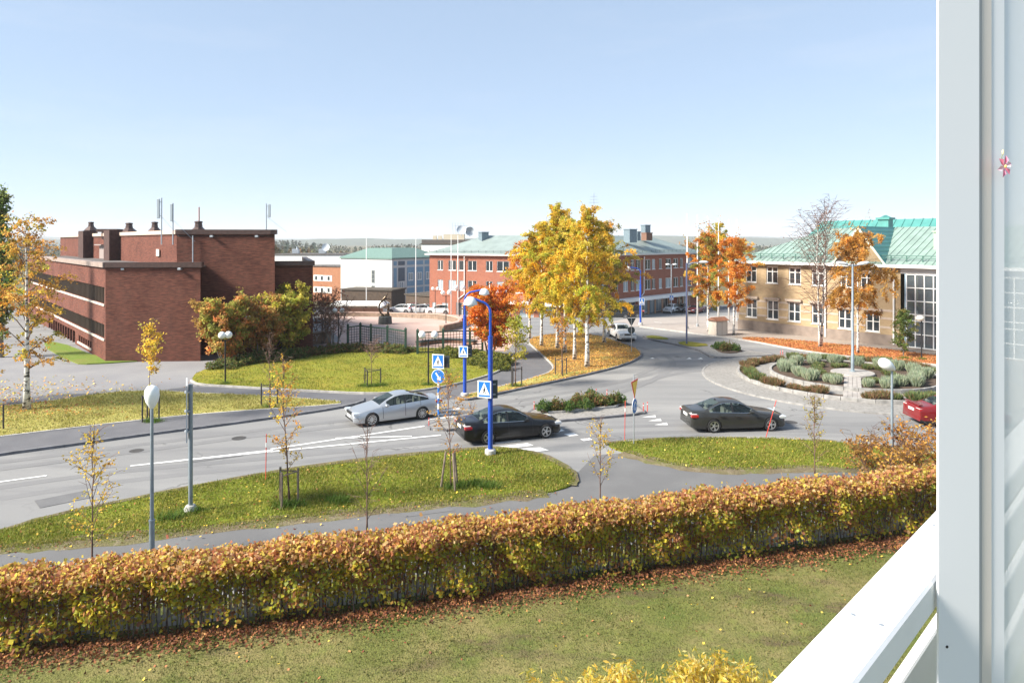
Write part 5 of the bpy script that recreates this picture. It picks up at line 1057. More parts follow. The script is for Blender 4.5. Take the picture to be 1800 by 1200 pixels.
while sv < S1:
    p, az = h_at(sv, rs.uniform(.25, 1.1)); base = Vector((p.x - hx, p.y - hy, 0)); pts = [base]
    for k in range(3): pts.append(pts[-1] + Vector((rs.uniform(-.12, .12), rs.uniform(-.1, .1), .58)))
    stm.tube(pts, [.016, .013, .009, .005], 4, cap=False); q = pts[rs.choice((1, 2))]
    for _ in range(2): stm.tube([q, q + Vector((rs.uniform(-.35, .35), rs.uniform(-.3, .3), rs.uniform(.2, .5)))], [.007, .004], 3, cap=False)
    sv += rs.uniform(.05, .12)
stm.build('stems', bark('hedge_stem', (.13, .09, .07), (.05, .035, .03), False), hedge)
fence = thing('picket_fence', 'grey white picket fence half hidden inside the hedge', 'fence', (hx, hy, 0))
PK = MB().add([(-.035, -.011, 0), (.035, -.011, 0), (.035, .011, 0), (-.035, .011, 0), (-.035, -.011, .98), (.035, -.011, .98), (.035, .011, .98), (-.035, .011, .98), (0, -.011, 1.04), (0, .011, 1.04)], [(0, 1, 5, 8, 4), (3, 7, 9, 6, 2), (0, 4, 7, 3), (1, 2, 6, 5), (4, 8, 9, 7), (8, 5, 6, 9)]).mesh('picket', mat('picket_grey', (.36, .33, .30), .8, var=.35, vscale=3, world_pos=True))
sv = 7.2; k = 0; rails = []
while sv < S1 - 3 and k < 295:
    p, az = h_at(sv, .72); o = link('picket', PK, fence, (p.x - hx, p.y - hy, .08), az); o.rotation_euler = (rs.uniform(-.02, .02), rs.uniform(-.02, .02), az); o.scale = (1, 1, rs.uniform(.96, 1.04)); sv += .118; k += 1
    if k % 18 == 1: rails.append(p)
for a, c in zip(rails[:-1], rails[1:]):
    for zz in (.3, .85): b = MB(); b.tube([(a.x - hx, a.y - hy + .04, zz), (c.x - hx, c.y - hy + .04, zz)], .028, 4); b.build('rail', MATS['picket_grey'], fence)
# bushes that rise behind the right end of the hedge
tree('garden_bush', 'orange yellow bush rising behind the hedge by the small oval lamp', on_ground(1560, 872), 2.05, 1.1, .15, 2300, .075, AMBER + [((.45, .27, .08), 4), ((.3, .16, .07), 4)], .035, 331, stems=5, spread=.9, nbr=14, droop=.1, rise=.8, bark_m=M_TWIG, cat='shrub', twig_r=.008)
tree('garden_bush', 'sparse copper leaved bush behind the end of the hedge at the window frame', on_ground(1632, 868), 2.5, 1.1, .15, 1900, .075, AMBER + ORANGE, .035, 332, stems=5, spread=.9, nbr=14, droop=.1, rise=.8, bark_m=M_TWIG, cat='shrub', twig_r=.008)
# fallen leaves: under the hedge, under the birches, along the right verge
def litter(name, pts, size, pal, seed, label, z=.01, flat=2.2):
    rng = np.random.default_rng(seed); P = np.array(pts); P[:, 2] += z + rng.random(len(P)) * .05
    return tag(link(name, leaf_mesh(name, M_LITL, P, np.full(len(P), size), pick_cols(pal, len(P), rng, .3), rng, flat=flat, aspect=1.2)), label, 'leaves', kind='stuff')
rs = random.Random(6); pts = []
for _ in range(26000):
    sv = rs.uniform(S0, S1); o = abs(rs.gauss(0, .30)) * (1 if rs.random() < .5 else -1) + .05; p, _a = h_at(sv, o); pts.append((p.x, p.y, max(0, .10 - abs(o) * .15)))
COPP = [((0.333, 0.109, 0.058), 5), ((0.435, 0.166, 0.077), 4), ((0.230, 0.077, 0.051), 3), ((0.563, 0.307, 0.128), 2)]
litter('leaf_litter', pts, .055, [((.20, .075, .035), 5), ((.27, .11, .045), 4), ((.13, .05, .03), 4), ((.36, .19, .07), 2)], 1, 'copper brown fallen leaves along the foot of the hedge', flat=1.0)
def scatter(poly, n, seed, w=None, z=0.0):
    rs = random.Random(seed); xs = [p[0] for p in poly]; ys = [p[1] for p in poly]; out = []
    while len(out) < n:
        x, y = rs.uniform(min(xs), max(xs)), rs.uniform(min(ys), max(ys))
        if in_poly(x, y, poly) and (w is None or rs.random() < w(x, y)): out.append((x, y, z))
    return out
litter('leaf_litter', scatter(lawn_l, 9000, 2, lambda x, y: .25 + .75 * sm(40, 50, y), .10), .085, AMBER + [((.5, .32, .08), 3), ((.5, .26, .07), 3)], 2, 'orange fallen birch leaves on the grove lawn')
litter('leaf_litter', scatter(lawn_r, 7000, 3, None, .10), .10, [((.44, .17, .06), 4), ((.52, .26, .09), 3), ((.3, .11, .05), 3)], 3, 'rust red fallen leaves on the verge by the yellow building')
bl = G(60, 722); litter('leaf_litter', [(bl.x + rs.gauss(0, 2.6), bl.y + rs.gauss(0, 1.1), .10) for _ in range(600)], .09, ORANGE + COPP, 4, 'fallen leaves round the foot of the slender birch')
bl = G(20, 690); litter('leaf_litter', [(bl.x + rs.gauss(0, 4), bl.y + rs.gauss(0, 2.0), .01) for _ in range(800)], .11, ORANGE + Y_GOLD, 5, 'yellow leaves drifted over the driveway edge')
hs = scatter([(-22, 12), (-22, 19), (16, 24), (16, 17)], 500, 9); litter('leaf_litter', [p for p in hs], .06, COPP + YS, 6, 'single leaves scattered over near lawn and path')
litter('leaf_litter', [(p[0], p[1], .05) for p in scatter(verge_a, 420, 10) + scatter(verge_c, 260, 11)], .07, YS + COPP, 7, 'single yellow leaves on the two near verges')
litter('leaf_litter', [(q.x + rs.gauss(0, .35), q.y + rs.gauss(0, .3), .02) for q in [G(x_, 965 - x_ * .1) for x_ in [rs.uniform(-20, 980) for _ in range(260)]]], .06, COPP + YS, 8, 'few leaves blown along the footpath edge')
# grass blades on the near lawns
def grass(name, pts, h, pal, seed, label, w=.012):
    rng = np.random.default_rng(seed); B = np.array(pts, dtype=np.float32); n = len(B); a = rng.uniform(0, 2 * np.pi, n); hh = h * rng.uniform(.4, 1.25, n)
    Tp = B + np.stack([np.cos(a) * hh * .6, np.sin(a) * hh * .6, hh], 1); s = np.stack([-np.sin(a), np.cos(a), 0 * a], 1) * (w * rng.uniform(.6, 1.3, n))[:, None]
    V = np.stack([B - s, B + s, Tp], 1).astype(np.float32); me = bpy.data.meshes.new(name); me.vertices.add(n * 3); me.vertices.foreach_set('co', V.reshape(-1)); me.loops.add(n * 3); me.loops.foreach_set('vertex_index', np.arange(n * 3, dtype=np.int32))
    me.polygons.add(n); me.polygons.foreach_set('loop_start', np.arange(0, n * 3, 3, dtype=np.int32)); me.update(calc_edges=True); ca = me.color_attributes.new('col', 'FLOAT_COLOR', 'POINT')
    c4 = np.ones((n, 3, 4), dtype=np.float32); c4[:, :, :3] = pick_cols(pal, n, rng, .3)[:, None, :]; ca.data.foreach_set('color', c4.reshape(-1)); me.materials.append(M_GRASS)
    return tag(link(name, me), label, 'grass', kind='stuff')
GP1 = [((.18, .22, .025), 4), ((.27, .25, .045), 4), ((.13, .17, .02), 3), ((.34, .29, .08), 2)]; GP2 = [((.14, .15, .035), 4), ((.19, .17, .055), 4), ((.10, .12, .028), 3), ((.21, .18, .07), 1)]
def patchy(x, y): v = math.sin(x * 1.3 + y * .7) + math.sin(x * .55 - y * 1.9 + 1) + math.sin(x * 2.9 + y * 2.3) * .6; return .35 + .5 * sm(-.6, 1.2, v)
grass('grass', scatter(verge_a, 52000, 21, patchy, .05) + scatter(verge_c, 30000, 22, patchy, .05), .085, GP1, 1, 'short sunlit grass on the two near verges', .016)
nl = [tuple(p) for p in hedge_off(-.1)][1:-1]; nl = nl + [(17, 8), (-17, 8)]
grass('grass', scatter(nl, 90000, 23, patchy), .05, GP2, 2, 'short olive grass of the near lawn', .010)
db = [G(x_, y_) for x_, y_ in A_BOT if -100 < x_ < 990]; dpt = []
for a_, c_ in zip(db[:-1], db[1:]):
    for _ in range(1500): q = a_.lerp(c_, rs.random()); dpt.append((q.x + rs.gauss(0, .2), q.y + .12 + rs.gauss(0, .16), .03))
grass('grass', dpt, .07, GP1 + [((.30, .25, .12), 5)], 6, 'ragged dry grass along the trodden verge edge', .014)
grass('grass', scatter(lawn_g, 26000, 24, patchy, .10), .09, [((.34, .30, .08), 4), ((.42, .36, .13), 3), ((.24, .24, .05), 3)], 3, 'golden autumn grass of the lawn with the slender birch', .02)
grass('grass', scatter(lawn_i, 26000, 25, patchy, .10), .09, GP1, 4, 'green and yellow grass of the middle lawn', .022)
tf = []
rs = random.Random(12)
for t in TUFTS:
    for _ in range(260): tf.append((t.x + rs.gauss(0, .22), t.y + rs.gauss(0, .14), .05))
grass('grass', tf, .24, [((.08, .15, .02), 4), ((.12, .20, .03), 3), ((.2, .24, .05), 1)], 5, 'long green tufts round stakes and posts', .014)
# bright yellow narrow leaved shrub right below the balcony
def willow(px0, px1, py, Y, label, n, seed, zt):
    rng = np.random.default_rng(seed); t = thing('yellow_shrub', label, 'shrub', (xat((px0 + px1) / 2, Y), Y, 0), group='yellow shrubs below the balcony'); w = abs(xat(px1, Y) - xat(px0, Y)) / 2
    st = MB(); tips = []
    for k in range(90):
        a = rng.uniform(0, 2 * np.pi); r = np.sqrt(rng.random()); tip = Vector((w * r * math.cos(a), .7 * r * math.sin(a), zt * (1 - .28 * r * r) * rng.uniform(.86, 1.06))); b0 = Vector((tip.x * .35, tip.y * .35, 0)); md = b0.lerp(tip, .6) + Vector((rng.normal(0, .05), rng.normal(0, .05), .1)); st.tube([b0, md, tip], [.012, .008, .003], 4, cap=False); tips.append((md, tip))
    st.build('stems', M_TWIG, t); ix = rng.integers(0, len(tips), n); u = rng.random(n) ** .6; A = np.array([list(tips[i][0]) for i in ix]); B = np.array([list(tips[i][1]) for i in ix])
    P = A + (B - A) * u[:, None] * 1.04 + rng.normal(0, .075, (n, 3)); link('crown', leaf_mesh('crown', M_LEAF, P, np.full(n, .035), pick_cols([((.72, .56, .10), 5), ((.62, .44, .07), 4), ((.80, .68, .28), 3), ((.46, .42, .08), 2)], n, rng, .2), rng, flat=.2, aspect=3.2), t)
willow(1140, 1385, 1145, 11.6, 'bright yellow narrow leaved shrub below the railing, its taller half', 5600, 1, 2.16)
willow(990, 1180, 1170, 11.3, 'bright yellow narrow leaved shrub left of its taller twin', 4400, 2, 2.2)
willow(870, 1040, 1190, 11.0, 'small yellow narrow leaved shrub at the end of the yellow shrubs', 2600, 3, 2.14)
# ----- far woods and hills
def forest(name, Y0, Y1, x0, x1, n, hmin, hmax, pal, seed, label, zg):
    rng = np.random.default_rng(seed); b = MB(); P = []; C = []; S = []
    for k in range(n):
        Y = rng.uniform(Y0, Y1); X = rng.uniform(x0, x1) * Y; h = rng.uniform(hmin, hmax) * (.75 + .35 * math.sin(X / Y * 23) * math.sin(X / Y * 7 + 1)); m = 26; c = pick_cols(pal, 1, rng, .2)[0]; dec = rng.random() < .5
        for j in range(m):
            t = rng.random(); r = (h * .16 * (1 - t) + .3) if not dec else h * .22 * math.sin(math.pi * min(1, t * .9 + .1)); a = rng.uniform(0, 6.28); P.append((X + r * math.cos(a), Y + r * math.sin(a), zg + h * t)); C.append(c * rng.uniform(.75, 1.25)); S.append(h * .16)
    return tag(link(name, leaf_mesh(name, MATS['fallen_leaves'], P, np.array(S), np.clip(C, 0, 1), rng, aspect=1.2)), label, 'forest', kind='stuff')
WD = [((.06, .085, .04), 4), ((.15, .11, .05), 3), ((.10, .10, .045), 3), ((.22, .13, .05), 2)]
forest('far_wood', 330, 620, -.80, .62, 1500, 6, 12.5, WD, 1, 'mixed autumn wood beyond the town roofs', -6)
forest('far_wood', 700, 1300, -.85, .75, 1600, 10, 17, [((.05, .075, .045), 4), ((.09, .085, .05), 3)], 2, 'dark spruce forest on the horizon', -6)
def hill(Y, h, seed, m):
    b = MB(); n = 90; rs = random.Random(seed); ph = [rs.uniform(0, 6) for _ in range(6)]
    for i in range(n + 1):
        x = lerp(-1.05, 1.05, i / n) * Y; e = h * (.62 + .25 * math.sin(x / Y * 5 + ph[0]) + .12 * math.sin(x / Y * 13 + ph[1]) + .05 * math.sin(x / Y * 41 + ph[2]) + .03 * math.sin(x / Y * 90 + ph[3])); b.v += [(x, Y - h * 9, -8), (x, Y, e), (x, Y + h * 14, -8)]
    for i in range(n):
        a = i * 3; b.f += [(a, a + 3, a + 4, a + 1), (a + 1, a + 4, a + 5, a + 2)]; b.m += [0, 0]
    return struct(b.build('hill', m, smooth=True))
hill(3000, 36, 1, mat('hill_forest', (.055, .075, .045), .95, var=.3, vscale=.02, world_pos=True)); hill(5200, 62, 2, MATS['hill_forest'])
for px, py, H, cr, pal, lab, sd in ((1185, 549, 11, 3.0, OLIVEY, 'brownish tree past the right end of the red brick block', 351), (1300, 552, 13.5, 3.2, Y_GREEN, 'tall yellow tree behind the flagpoles and rear teal roof', 352), (1215, 541, 13.0, 3.0, SHR2, 'rust brown tree at the far end of the street', 353)):
    p = at(px, py, 140); tree('street_tree', lab, (p.x, 140, g(140)), H, cr, .2, 3500, .24, pal, .2, sd, nbr=26, bark_m=M_GREYB)

# ---------------------------------------------------------------- air between here and the hills
b = MB(); b.box((-8000, -60, -12), (8000, 8000, 130)); hz = tag(b.build('haze', None), 'pale autumn haze over the far hills', 'haze', kind='stuff'); hz.data.materials.clear()
m = bpy.data.materials.new('haze'); m.use_nodes = True; N = m.node_tree.nodes
for n in list(N):
    if n.type != 'OUTPUT_MATERIAL': N.remove(n)
pv = N.new('ShaderNodeVolumePrincipled'); pv.inputs['Color'].default_value = (.93, .96, 1, 1); pv.inputs['Density'].default_value = .00017; m.node_tree.links.new(pv.outputs[0], N['Material Output'].inputs['Volume']); hz.data.materials.append(m)
# ---------------------------------------------------------------- vehicles
M_TYRE = mat('tyre_rubber', (.018, .018, .019), .85); M_RIM = mat('alloy_rim', (.62, .63, .64), .28, .85); M_TRIM = mat('black_trim', (.015, .015, .016), .5); M_CHROME = mat('chrome_trim', (.75, .76, .77), .15, 1.0)
M_CGLASS = glass_mat('car_glass', .62, (.02, .03, .032), .02, (.75, .85, .82)); M_PLATE = mat('number_plate', (.75, .75, .72), .5); M_SEAT = mat('seat_fabric', (.30, .28, .25), .8)
M_TAIL = mat('tail_lamp_red', (.42, .015, .015), .15, coat=.6); M_HEAD = mat('head_lamp_clear', (.62, .65, .68), .08, .3, coat=.6); M_AMBER = mat('tail_lamp_white', (.7, .6, .58), .15, coat=.6)
def interp(tab, x):
    if x <= tab[0][0]: return tab[0][1]
    for (a, b), (c, d) in zip(tab[:-1], tab[1:]):
        if x <= c: return b + (d - b) * (x - a) / (c - a)
    return tab[-1][1]
def smooth_tab(tab, x, r=.09): return sum(interp(tab, x + r * k / 2) * w for k, w in ((-2, 1), (-1, 2), (0, 3), (1, 2), (2, 1))) / 9
def paint(name, c, metal=.4): return mat('paint_' + name, c, .35, metal, coat=.55, spec=.25)
WHEELS = {}
def wheel_meshes(r, w, spokes, double):
    key = (r, w, spokes, double)
    if key in WHEELS: return WHEELS[key]
    t = MB(); rr = r * .70; t.lathe([(rr, -w * .5), (r * .93, -w * .5), (r * .99, -w * .38), (r, -w * .2), (r, w * .2), (r * .99, w * .38), (r * .93, w * .5), (rr, w * .5)], 28, cap=False)
    t2 = MB(); t2.lathe([(rr * .98, w * .1), (rr * .98, w * .1 + .001), (.01, w * .1 + .002)], 24); k = MB()
    n = 28; P = []
    for rad, z in ((rr * 1.01, w * .30), (rr * 1.01, w * .50), (rr * .90, w * .49), (rr * .88, w * .30)):
        for j in range(n): a = 2 * math.pi * j / n; P.append((rad * math.cos(a), rad * math.sin(a), z))
    k.add(P, [(i * n + j, i * n + (j + 1) % n, (i + 1) * n + (j + 1) % n, (i + 1) * n + j) for i in range(3) for j in range(n)])
    for s in range(spokes):
        for dd in ((-.13, .13) if double else (0,)):
            a = 2 * math.pi * s / spokes; M_ = Matrix.Rotation(a + dd, 4, 'Z'); wd = r * (.05 if double else .07); k.add([M_ @ Vector(v) for v in ((.03, -wd, w * .44), (rr * .92, -wd * .75, w * .42), (rr * .92, wd * .75, w * .42), (.03, wd, w * .44), (.03, -wd, w * .2), (rr * .92, -wd * .75, w * .2), (rr * .92, wd * .75, w * .2), (.03, wd, w * .2))], [(0, 1, 2, 3), (4, 5, 1, 0), (7, 3, 2, 6)])
    k.lathe([(r * .17, w * .2), (r * .17, w * .47), (r * .12, w * .5), (.005, w * .5)], 14)
    WHEELS[key] = (t.mesh('tyre', M_TYRE, True, 40), k.mesh('rim', M_RIM), t2.mesh('brake_disc', M_TRIM)); return WHEELS[key]
def car(name, label, loc, rz, pt, S, group=None, detail=True, cat='car', plate_f=True):
    """S: length L, width W, axles (xf, xr), wheel radius r, profile top, belt, greenhouse (a0 a1 c0 c1), door edges"""
    L_, W, xf, xr, r = S['L'], S['W'], S['xf'], S['xr'], S['r']; t = thing(name, label, cat, loc, rz, group); hw = W / 2
    a0, a1, c0, c1 = S['gh']                                          # windscreen base/top, rear window top/base, from the front
    doors = S['doors']; Ra = r * 1.10; zb0 = S.get('zb', .20)
    xs = set([0, .02, .05, .1, .18, .28, L_ - .02, L_ - .05, L_ - .1, L_ - .18, L_ - .28, L_, a0, a1, c0, c1, *doors])
    xs |= {doors[i] + d for i in range(len(doors)) for d in (-.012, .012)}; x = .35
    while x < L_ - .3: xs.add(round(x, 3)); x += .115
    for xa in (xf, xr):
        for k in range(-8, 9): xs.add(round(xa + Ra * math.sin(k * math.pi / 16), 4))
    for a in S['pillars']: xs |= {a[0], a[1]}
    xs = sorted(xs); xs = [x for i, x in enumerate(xs) if i == 0 or x - xs[i - 1] > .004]
    wt = S.get('wt', [(0, .74), (.06, .82), (.25, .93), (.7, .985), (1.4, 1.0), (L_ - 1.3, 1.0), (L_ - .5, .965), (L_ - .12, .89), (L_ - .03, .83), (L_, .78)])
    def section(x):
        w = hw * smooth_tab(wt, x, .05); zb = zb0 + .06 * max(0, 1 - x / .15) + .10 * max(0, 1 - (L_ - x) / .2)
        for xa in (xf, xr):
            d = abs(x - xa)
            if d < Ra: zb = max(zb, r + math.sqrt(Ra * Ra - d * d) * 1.0)
        zt = smooth_tab(S['top'], x, .05) if .1 < x < L_ - .1 else interp(S['top'], x); be = min(interp(S['belt'], x), zt - .03); pts = []
        for f in (0, .18, .42, .66, .86, 1):
            z = zb + (be - zb) * f; k = z / be; bulge = (1 - .10 * max(0, (k - .55) / .45) ** 2 * .9) * (1 - .07 * max(0, (.42 - k) / .42) ** 1.5); pts.append((w * bulge, z))
        gl = max(0, min(1, (zt - be - .05) / .3)); we = pts[-1][0]; wr = lerp(we * .93, hw * S.get('roofw', .66), gl)
        pts += [(lerp(we, wr, 1.0), lerp(zt - .035, zt - .065, gl) if zt - be > .06 else be + (zt - be) * .5), (wr - .13 * gl - .12 * (1 - gl) * w, zt - .016), (wr * .5, zt - .004), (0, zt)]
        return pts
    secs = [section(x) for x in xs]; nr = len(secs[0]); B = {}
    def put(key, quad): B.setdefault(key, MB()).add(quad, [(0, 1, 2, 3)])
    dx = L_ / 2
    for i in range(len(xs) - 1):
        xm = (xs[i] + xs[i + 1]) / 2; seam = any(abs(xm - d) < .0125 for d in doors)
        for j in range(nr - 1):
            for sd_ in (1, -1):
                A_, B_, C_, D_ = secs[i][j], secs[i + 1][j], secs[i + 1][j + 1], secs[i][j + 1]
                q = [(dx - xs[i], sd_ * A_[0], A_[1]), (dx - xs[i + 1], sd_ * B_[0], B_[1]), (dx - xs[i + 1], sd_ * C_[0], C_[1]), (dx - xs[i], sd_ * D_[0], D_[1])]
                if sd_ < 0: q = q[::-1]
                key = 'body'
                if j == 5 and S['win'][0] < xm < S['win'][1]:
                    key = 'pillar' if any(p[0] <= xm <= p[1] for p in S['pillars']) else ('side_window', sd_, sum(xm > p[1] for p in S['pillars']))
                elif j >= 7 and a0 + .06 < xm < a1 - .02: key = 'windscreen'
                elif j >= 7 and c0 + .03 < xm < c1 - .05: key = 'rear_window'
                elif 1 <= j <= 4 and doors and doors[0] < xm < doors[-1]:
                    if seam: key = 'seam'
                    else: key = ('door', sd_, sum(xm > d for d in doors))
                elif seam and 1 <= j <= 4: key = 'seam'
                elif j == 0: key = 'sill'
                put(key, q)
    for i, s_ in ((0, 1), (len(xs) - 1, -1)):
        for j in range(nr - 1):
            a, b_ = secs[i][j], secs[i][j + 1]; q = [(dx - xs[i], a[0], a[1]), (dx - xs[i], b_[0], b_[1]), (dx - xs[i], -b_[0], b_[1]), (dx - xs[i], -a[0], a[1])]; put('body', q if s_ > 0 else q[::-1])
    for key, mb in B.items():
        k = key if isinstance(key, str) else key[0]
        m = {'body': pt, 'door': pt, 'sill': S.get('sillm', pt), 'pillar': M_TRIM, 'seam': M_TRIM}.get(k, M_CGLASS)
        o = mb.build({'seam': 'door_gap', 'pillar': 'window_pillars'}.get(k, k), m, t, smooth=True); 
        me = o.data
        bm_merge(me)
        if k == 'door' and detail:
            xd = [v.co.x for v in me.vertices]; sd_ = key[1]; h = MB(); xh = min(xd) + .17; zz = interp(S['belt'], dx - xh) - .15; yy = max(abs(v.co.y) for v in me.vertices) * sd_
            h.box((xh - .1, yy - .03, zz - .018), (xh + .1, yy + .012, zz + .018), bev=.008); h.build('handle', pt if S.get('bodyhandle', 1) else M_TRIM, o)
    u = MB(); u.box((-dx + .25, -hw * .86, zb0 + .0), (dx - .2, hw * .86, zb0 + .12)); u.box((-dx + .3, -hw * .6, zb0 + .1), (dx - .3, hw * .6, .62)); u.build('underbody', M_TRIM, t)
    tm, rm, bm = wheel_meshes(r, .22, *S['rim'])
    for xa in (xf, xr):
        for sd_ in (1, -1):
            wo = link('wheel', tm, t, (dx - xa, sd_ * (hw - .115), r)); wo.rotation_euler = (-sd_ * math.pi / 2, 0, 0); link('rim', rm, wo); link('brake_disc', bm, wo)
    if not detail: 
        pass
    def lamp(nm, m, x0, x1, y0, y1, z0, z1, par=t):
        for sd_ in (1, -1):
            b = MB(); b.box((dx - x1, sd_ * y0 if sd_ > 0 else -y1, z0), (dx - x0, y1 if sd_ > 0 else -y0, z1), bev=min(.03, (x1 - x0) * .3)); b.build(nm, m, par, smooth=True, angle=30)
    hz, tz = S['hz'], S['tz']
    lamp('headlight', M_HEAD, -.006, .34, hw * .52, hw * .885, hz - .085, hz + .06)
    lamp('taillight', M_TAIL, L_ - .36, L_ - .015, hw * .50, hw * .925, tz - .11, tz + .04); lamp('reverse_light', M_AMBER, L_ - .30, L_ + .002, hw * .52, hw * .90, tz + .042, tz + .085)
    b = MB(); b.box((dx - .05, -hw * .38, hz - .09), (dx + .012, hw * .38, hz + .05), bev=.01); b.build('grille', M_TRIM, t)
    b = MB(); b.box((dx - .06, -hw * .72, .27), (dx + .004, hw * .72, .38), bev=.01); b.build('lower_intake', M_TRIM, t)
    b = MB(); b.box((dx + .004, -.26, .42), (dx + .02, .26, .53)); b.build('number_plate', M_PLATE, t); b = MB(); b.box((-dx - .014, -.26, tz - .13), (-dx + .05, .26, tz - .01)); b.build('number_plate', M_PLATE, t)
    if detail:
        for sd_ in (1, -1):
            b = MB(); b.box((-.07, 0, -.06), (.09, .19, .07), bev=.035); o = b.build('wing_mirror', pt, t, (dx - a0 - .42, sd_ * hw * .93 if sd_ > 0 else -hw * .93, interp(S['belt'], a0 + .4) + .06), smooth=True, angle=50); o.scale = (1, sd_, 1)
        if S.get('chrome'):
            for sd_ in (1, -1):
                b = MB(); w0, w1 = S['win']; pth = []; pt2 = []
                for x in [w0 + (w1 - w0) * i / 16 for i in range(17)]: p_ = section(x); pth.append((dx - x, sd_ * (p_[5][0] + .006), p_[5][1] + .005)); pt2.append((dx - x, sd_ * (p_[6][0] + .008), p_[6][1] - .005))
                b.tube(pth, .012, 4); b.tube(pt2, .010, 4); b.build('window_trim', M_CHROME, t)
        for xs_ in (a1 + .25, a1 + 1.15):
            for sd_ in (1, -1):
                b = MB(); b.box((-.24, -.24, .35), (.24, .24, .52), bev=.05); b.box((-.32, -.23, .45), (-.18, .23, .98), bev=.05); b.box((-.31, -.12, 1.0), (-.2, .12, 1.17), bev=.03); b.build('seat', M_SEAT, t, (dx - xs_ - .1, sd_ * .36, -.02))
        b = MB(); b.box((dx - a0 - .55, -hw * .75, .72), (dx - a0 - .1, hw * .75, interp(S['belt'], a0) - .04)); b.build('dashboard', M_TRIM, t)
    if S.get('spoiler'): b = MB(); b.box((-dx + .02, -hw * .8, tz + .20), (-dx + .22, hw * .8, tz + .24), bev=.01); [b.box((-dx + .08, y - .03, tz + .1), (-dx + .16, y + .03, tz + .2)) for y in (-.5, .5)]; b.build('spoiler', pt, t)
    if S.get('fin'): b = MB(); b.add([(0, -.02, 0), (.16, 0, 0), (0, .02, 0), (0, 0, .07)], [(0, 1, 3), (1, 2, 3), (2, 0, 3)]); b.build('roof_antenna', M_TRIM, t, (dx - c0 - .05, 0, interp(S['top'], c0) - .01))
    return t
def bm_merge(me):
    import bmesh
    bm = bmesh.new(); bm.from_mesh(me); bmesh.ops.remove_doubles(bm, verts=bm.verts, dist=.0008); bm.to_mesh(me); bm.free(); me.polygons.foreach_set('use_smooth', [True] * len(me.polygons)); me.set_sharp_from_angle(angle=R(38)); me.update()
SEDAN = dict(L=4.84, W=1.85, xf=.83, xr=3.72, r=.335, gh=(1.42, 2.12, 3.32, 4.12), win=(1.72, 3.92), pillars=[(2.70, 2.80), (3.62, 3.66)], doors=[1.52, 2.72, 3.52], rim=(5, True), hz=.66, tz=.84, chrome=1, fin=1,
             top=[(0, .52), (.04, .66), (.12, .73), (.5, .82), (1.0, .90), (1.42, .965), (2.12, 1.36), (2.4, 1.44), (2.75, 1.468), (3.1, 1.45), (3.32, 1.41), (4.12, 1.075), (4.3, 1.06), (4.76, 1.065), (4.82, 1.0), (4.84, .62)], belt=[(0, .6), (.5, .74), (1.4, .89), (2.6, .935), (3.6, .975), (4.2, .99), (4.84, .92)])
COUPE = dict(SEDAN, L=4.80, xf=.92, xr=3.63, r=.335, gh=(1.30, 2.22, 3.10, 4.22), win=(1.75, 4.02), pillars=[(2.68, 2.76), (3.55, 3.59)], doors=[1.50, 2.70, 3.55], rim=(10, False), hz=.66, tz=.86, chrome=0, roofw=.62,
             top=[(0, .50), (.05, .64), (.15, .72), (.5, .80), (.9, .87), (1.30, .945), (1.75, 1.17), (2.22, 1.36), (2.6, 1.415), (2.9, 1.41), (3.1, 1.385), (3.7, 1.22), (4.22, 1.06), (4.45, 1.03), (4.70, 1.04), (4.78, .98), (4.80, .6)], belt=[(0, .58), (.5, .74), (1.4, .89), (2.6, .945), (3.6, .99), (4.2, 1.0), (4.8, .9)])
BOXY = dict(SEDAN, L=4.79, W=1.75, xf=.90, xr=3.67, r=.31, gh=(1.55, 2.10, 3.42, 4.02), win=(1.75, 3.88), pillars=[(2.70, 2.78), (3.45, 3.52)], doors=[1.62, 2.74, 3.50], rim=(8, False), hz=.70, tz=.80, chrome=0, fin=0, roofw=.74, sillm=M_TRIM,
            top=[(0, .55), (.02, .80), (.1, .835), (.8, .90), (1.55, .965), (2.10, 1.38), (2.4, 1.42), (3.0, 1.425), (3.42, 1.39), (4.02, 1.03), (4.2, 1.0), (4.74, .98), (4.78, .93), (4.79, .6)], belt=[(0, .7), (1.5, .90), (4.0, .935), (4.79, .9)], wt=[(0, .92), (.05, .95), (.3, .98), (.8, 1), (4.2, 1), (4.6, .97), (4.79, .93)])
OLDSED = dict(BOXY, L=4.5, W=1.72, xf=.86, xr=3.44, gh=(1.40, 2.0, 3.10, 3.75), win=(1.7, 3.6), pillars=[(2.45, 2.53), (3.2, 3.26)], doors=[1.5, 2.5, 3.3], spoiler=1, tz=.84, rim=(6, False),
              top=[(0, .55), (.03, .74), (.1, .78), (.7, .86), (1.40, .95), (2.0, 1.34), (2.4, 1.395), (2.8, 1.39), (3.10, 1.35), (3.75, 1.05), (3.95, 1.02), (4.42, 1.02), (4.48, .95), (4.5, .6)], belt=[(0, .66), (1.4, .88), (3.7, .94), (4.5, .9)])
HATCH = dict(SEDAN, L=4.3, W=1.78, xf=.86, xr=3.46, r=.32, gh=(1.15, 1.9, 3.45, 4.15), win=(1.45, 3.75), pillars=[(2.35, 2.44), (3.2, 3.3)], doors=[1.3, 2.4, 3.3], rim=(5, False), chrome=0, fin=0, hz=.72, tz=.95,
             top=[(0, .55), (.05, .74), (.4, .86), (1.15, 1.0), (1.9, 1.42), (2.4, 1.5), (3.0, 1.49), (3.45, 1.43), (4.15, 1.05), (4.27, .95), (4.3, .6)], belt=[(0, .62), (1.2, .93), (3.4, 1.0), (4.3, .95)])
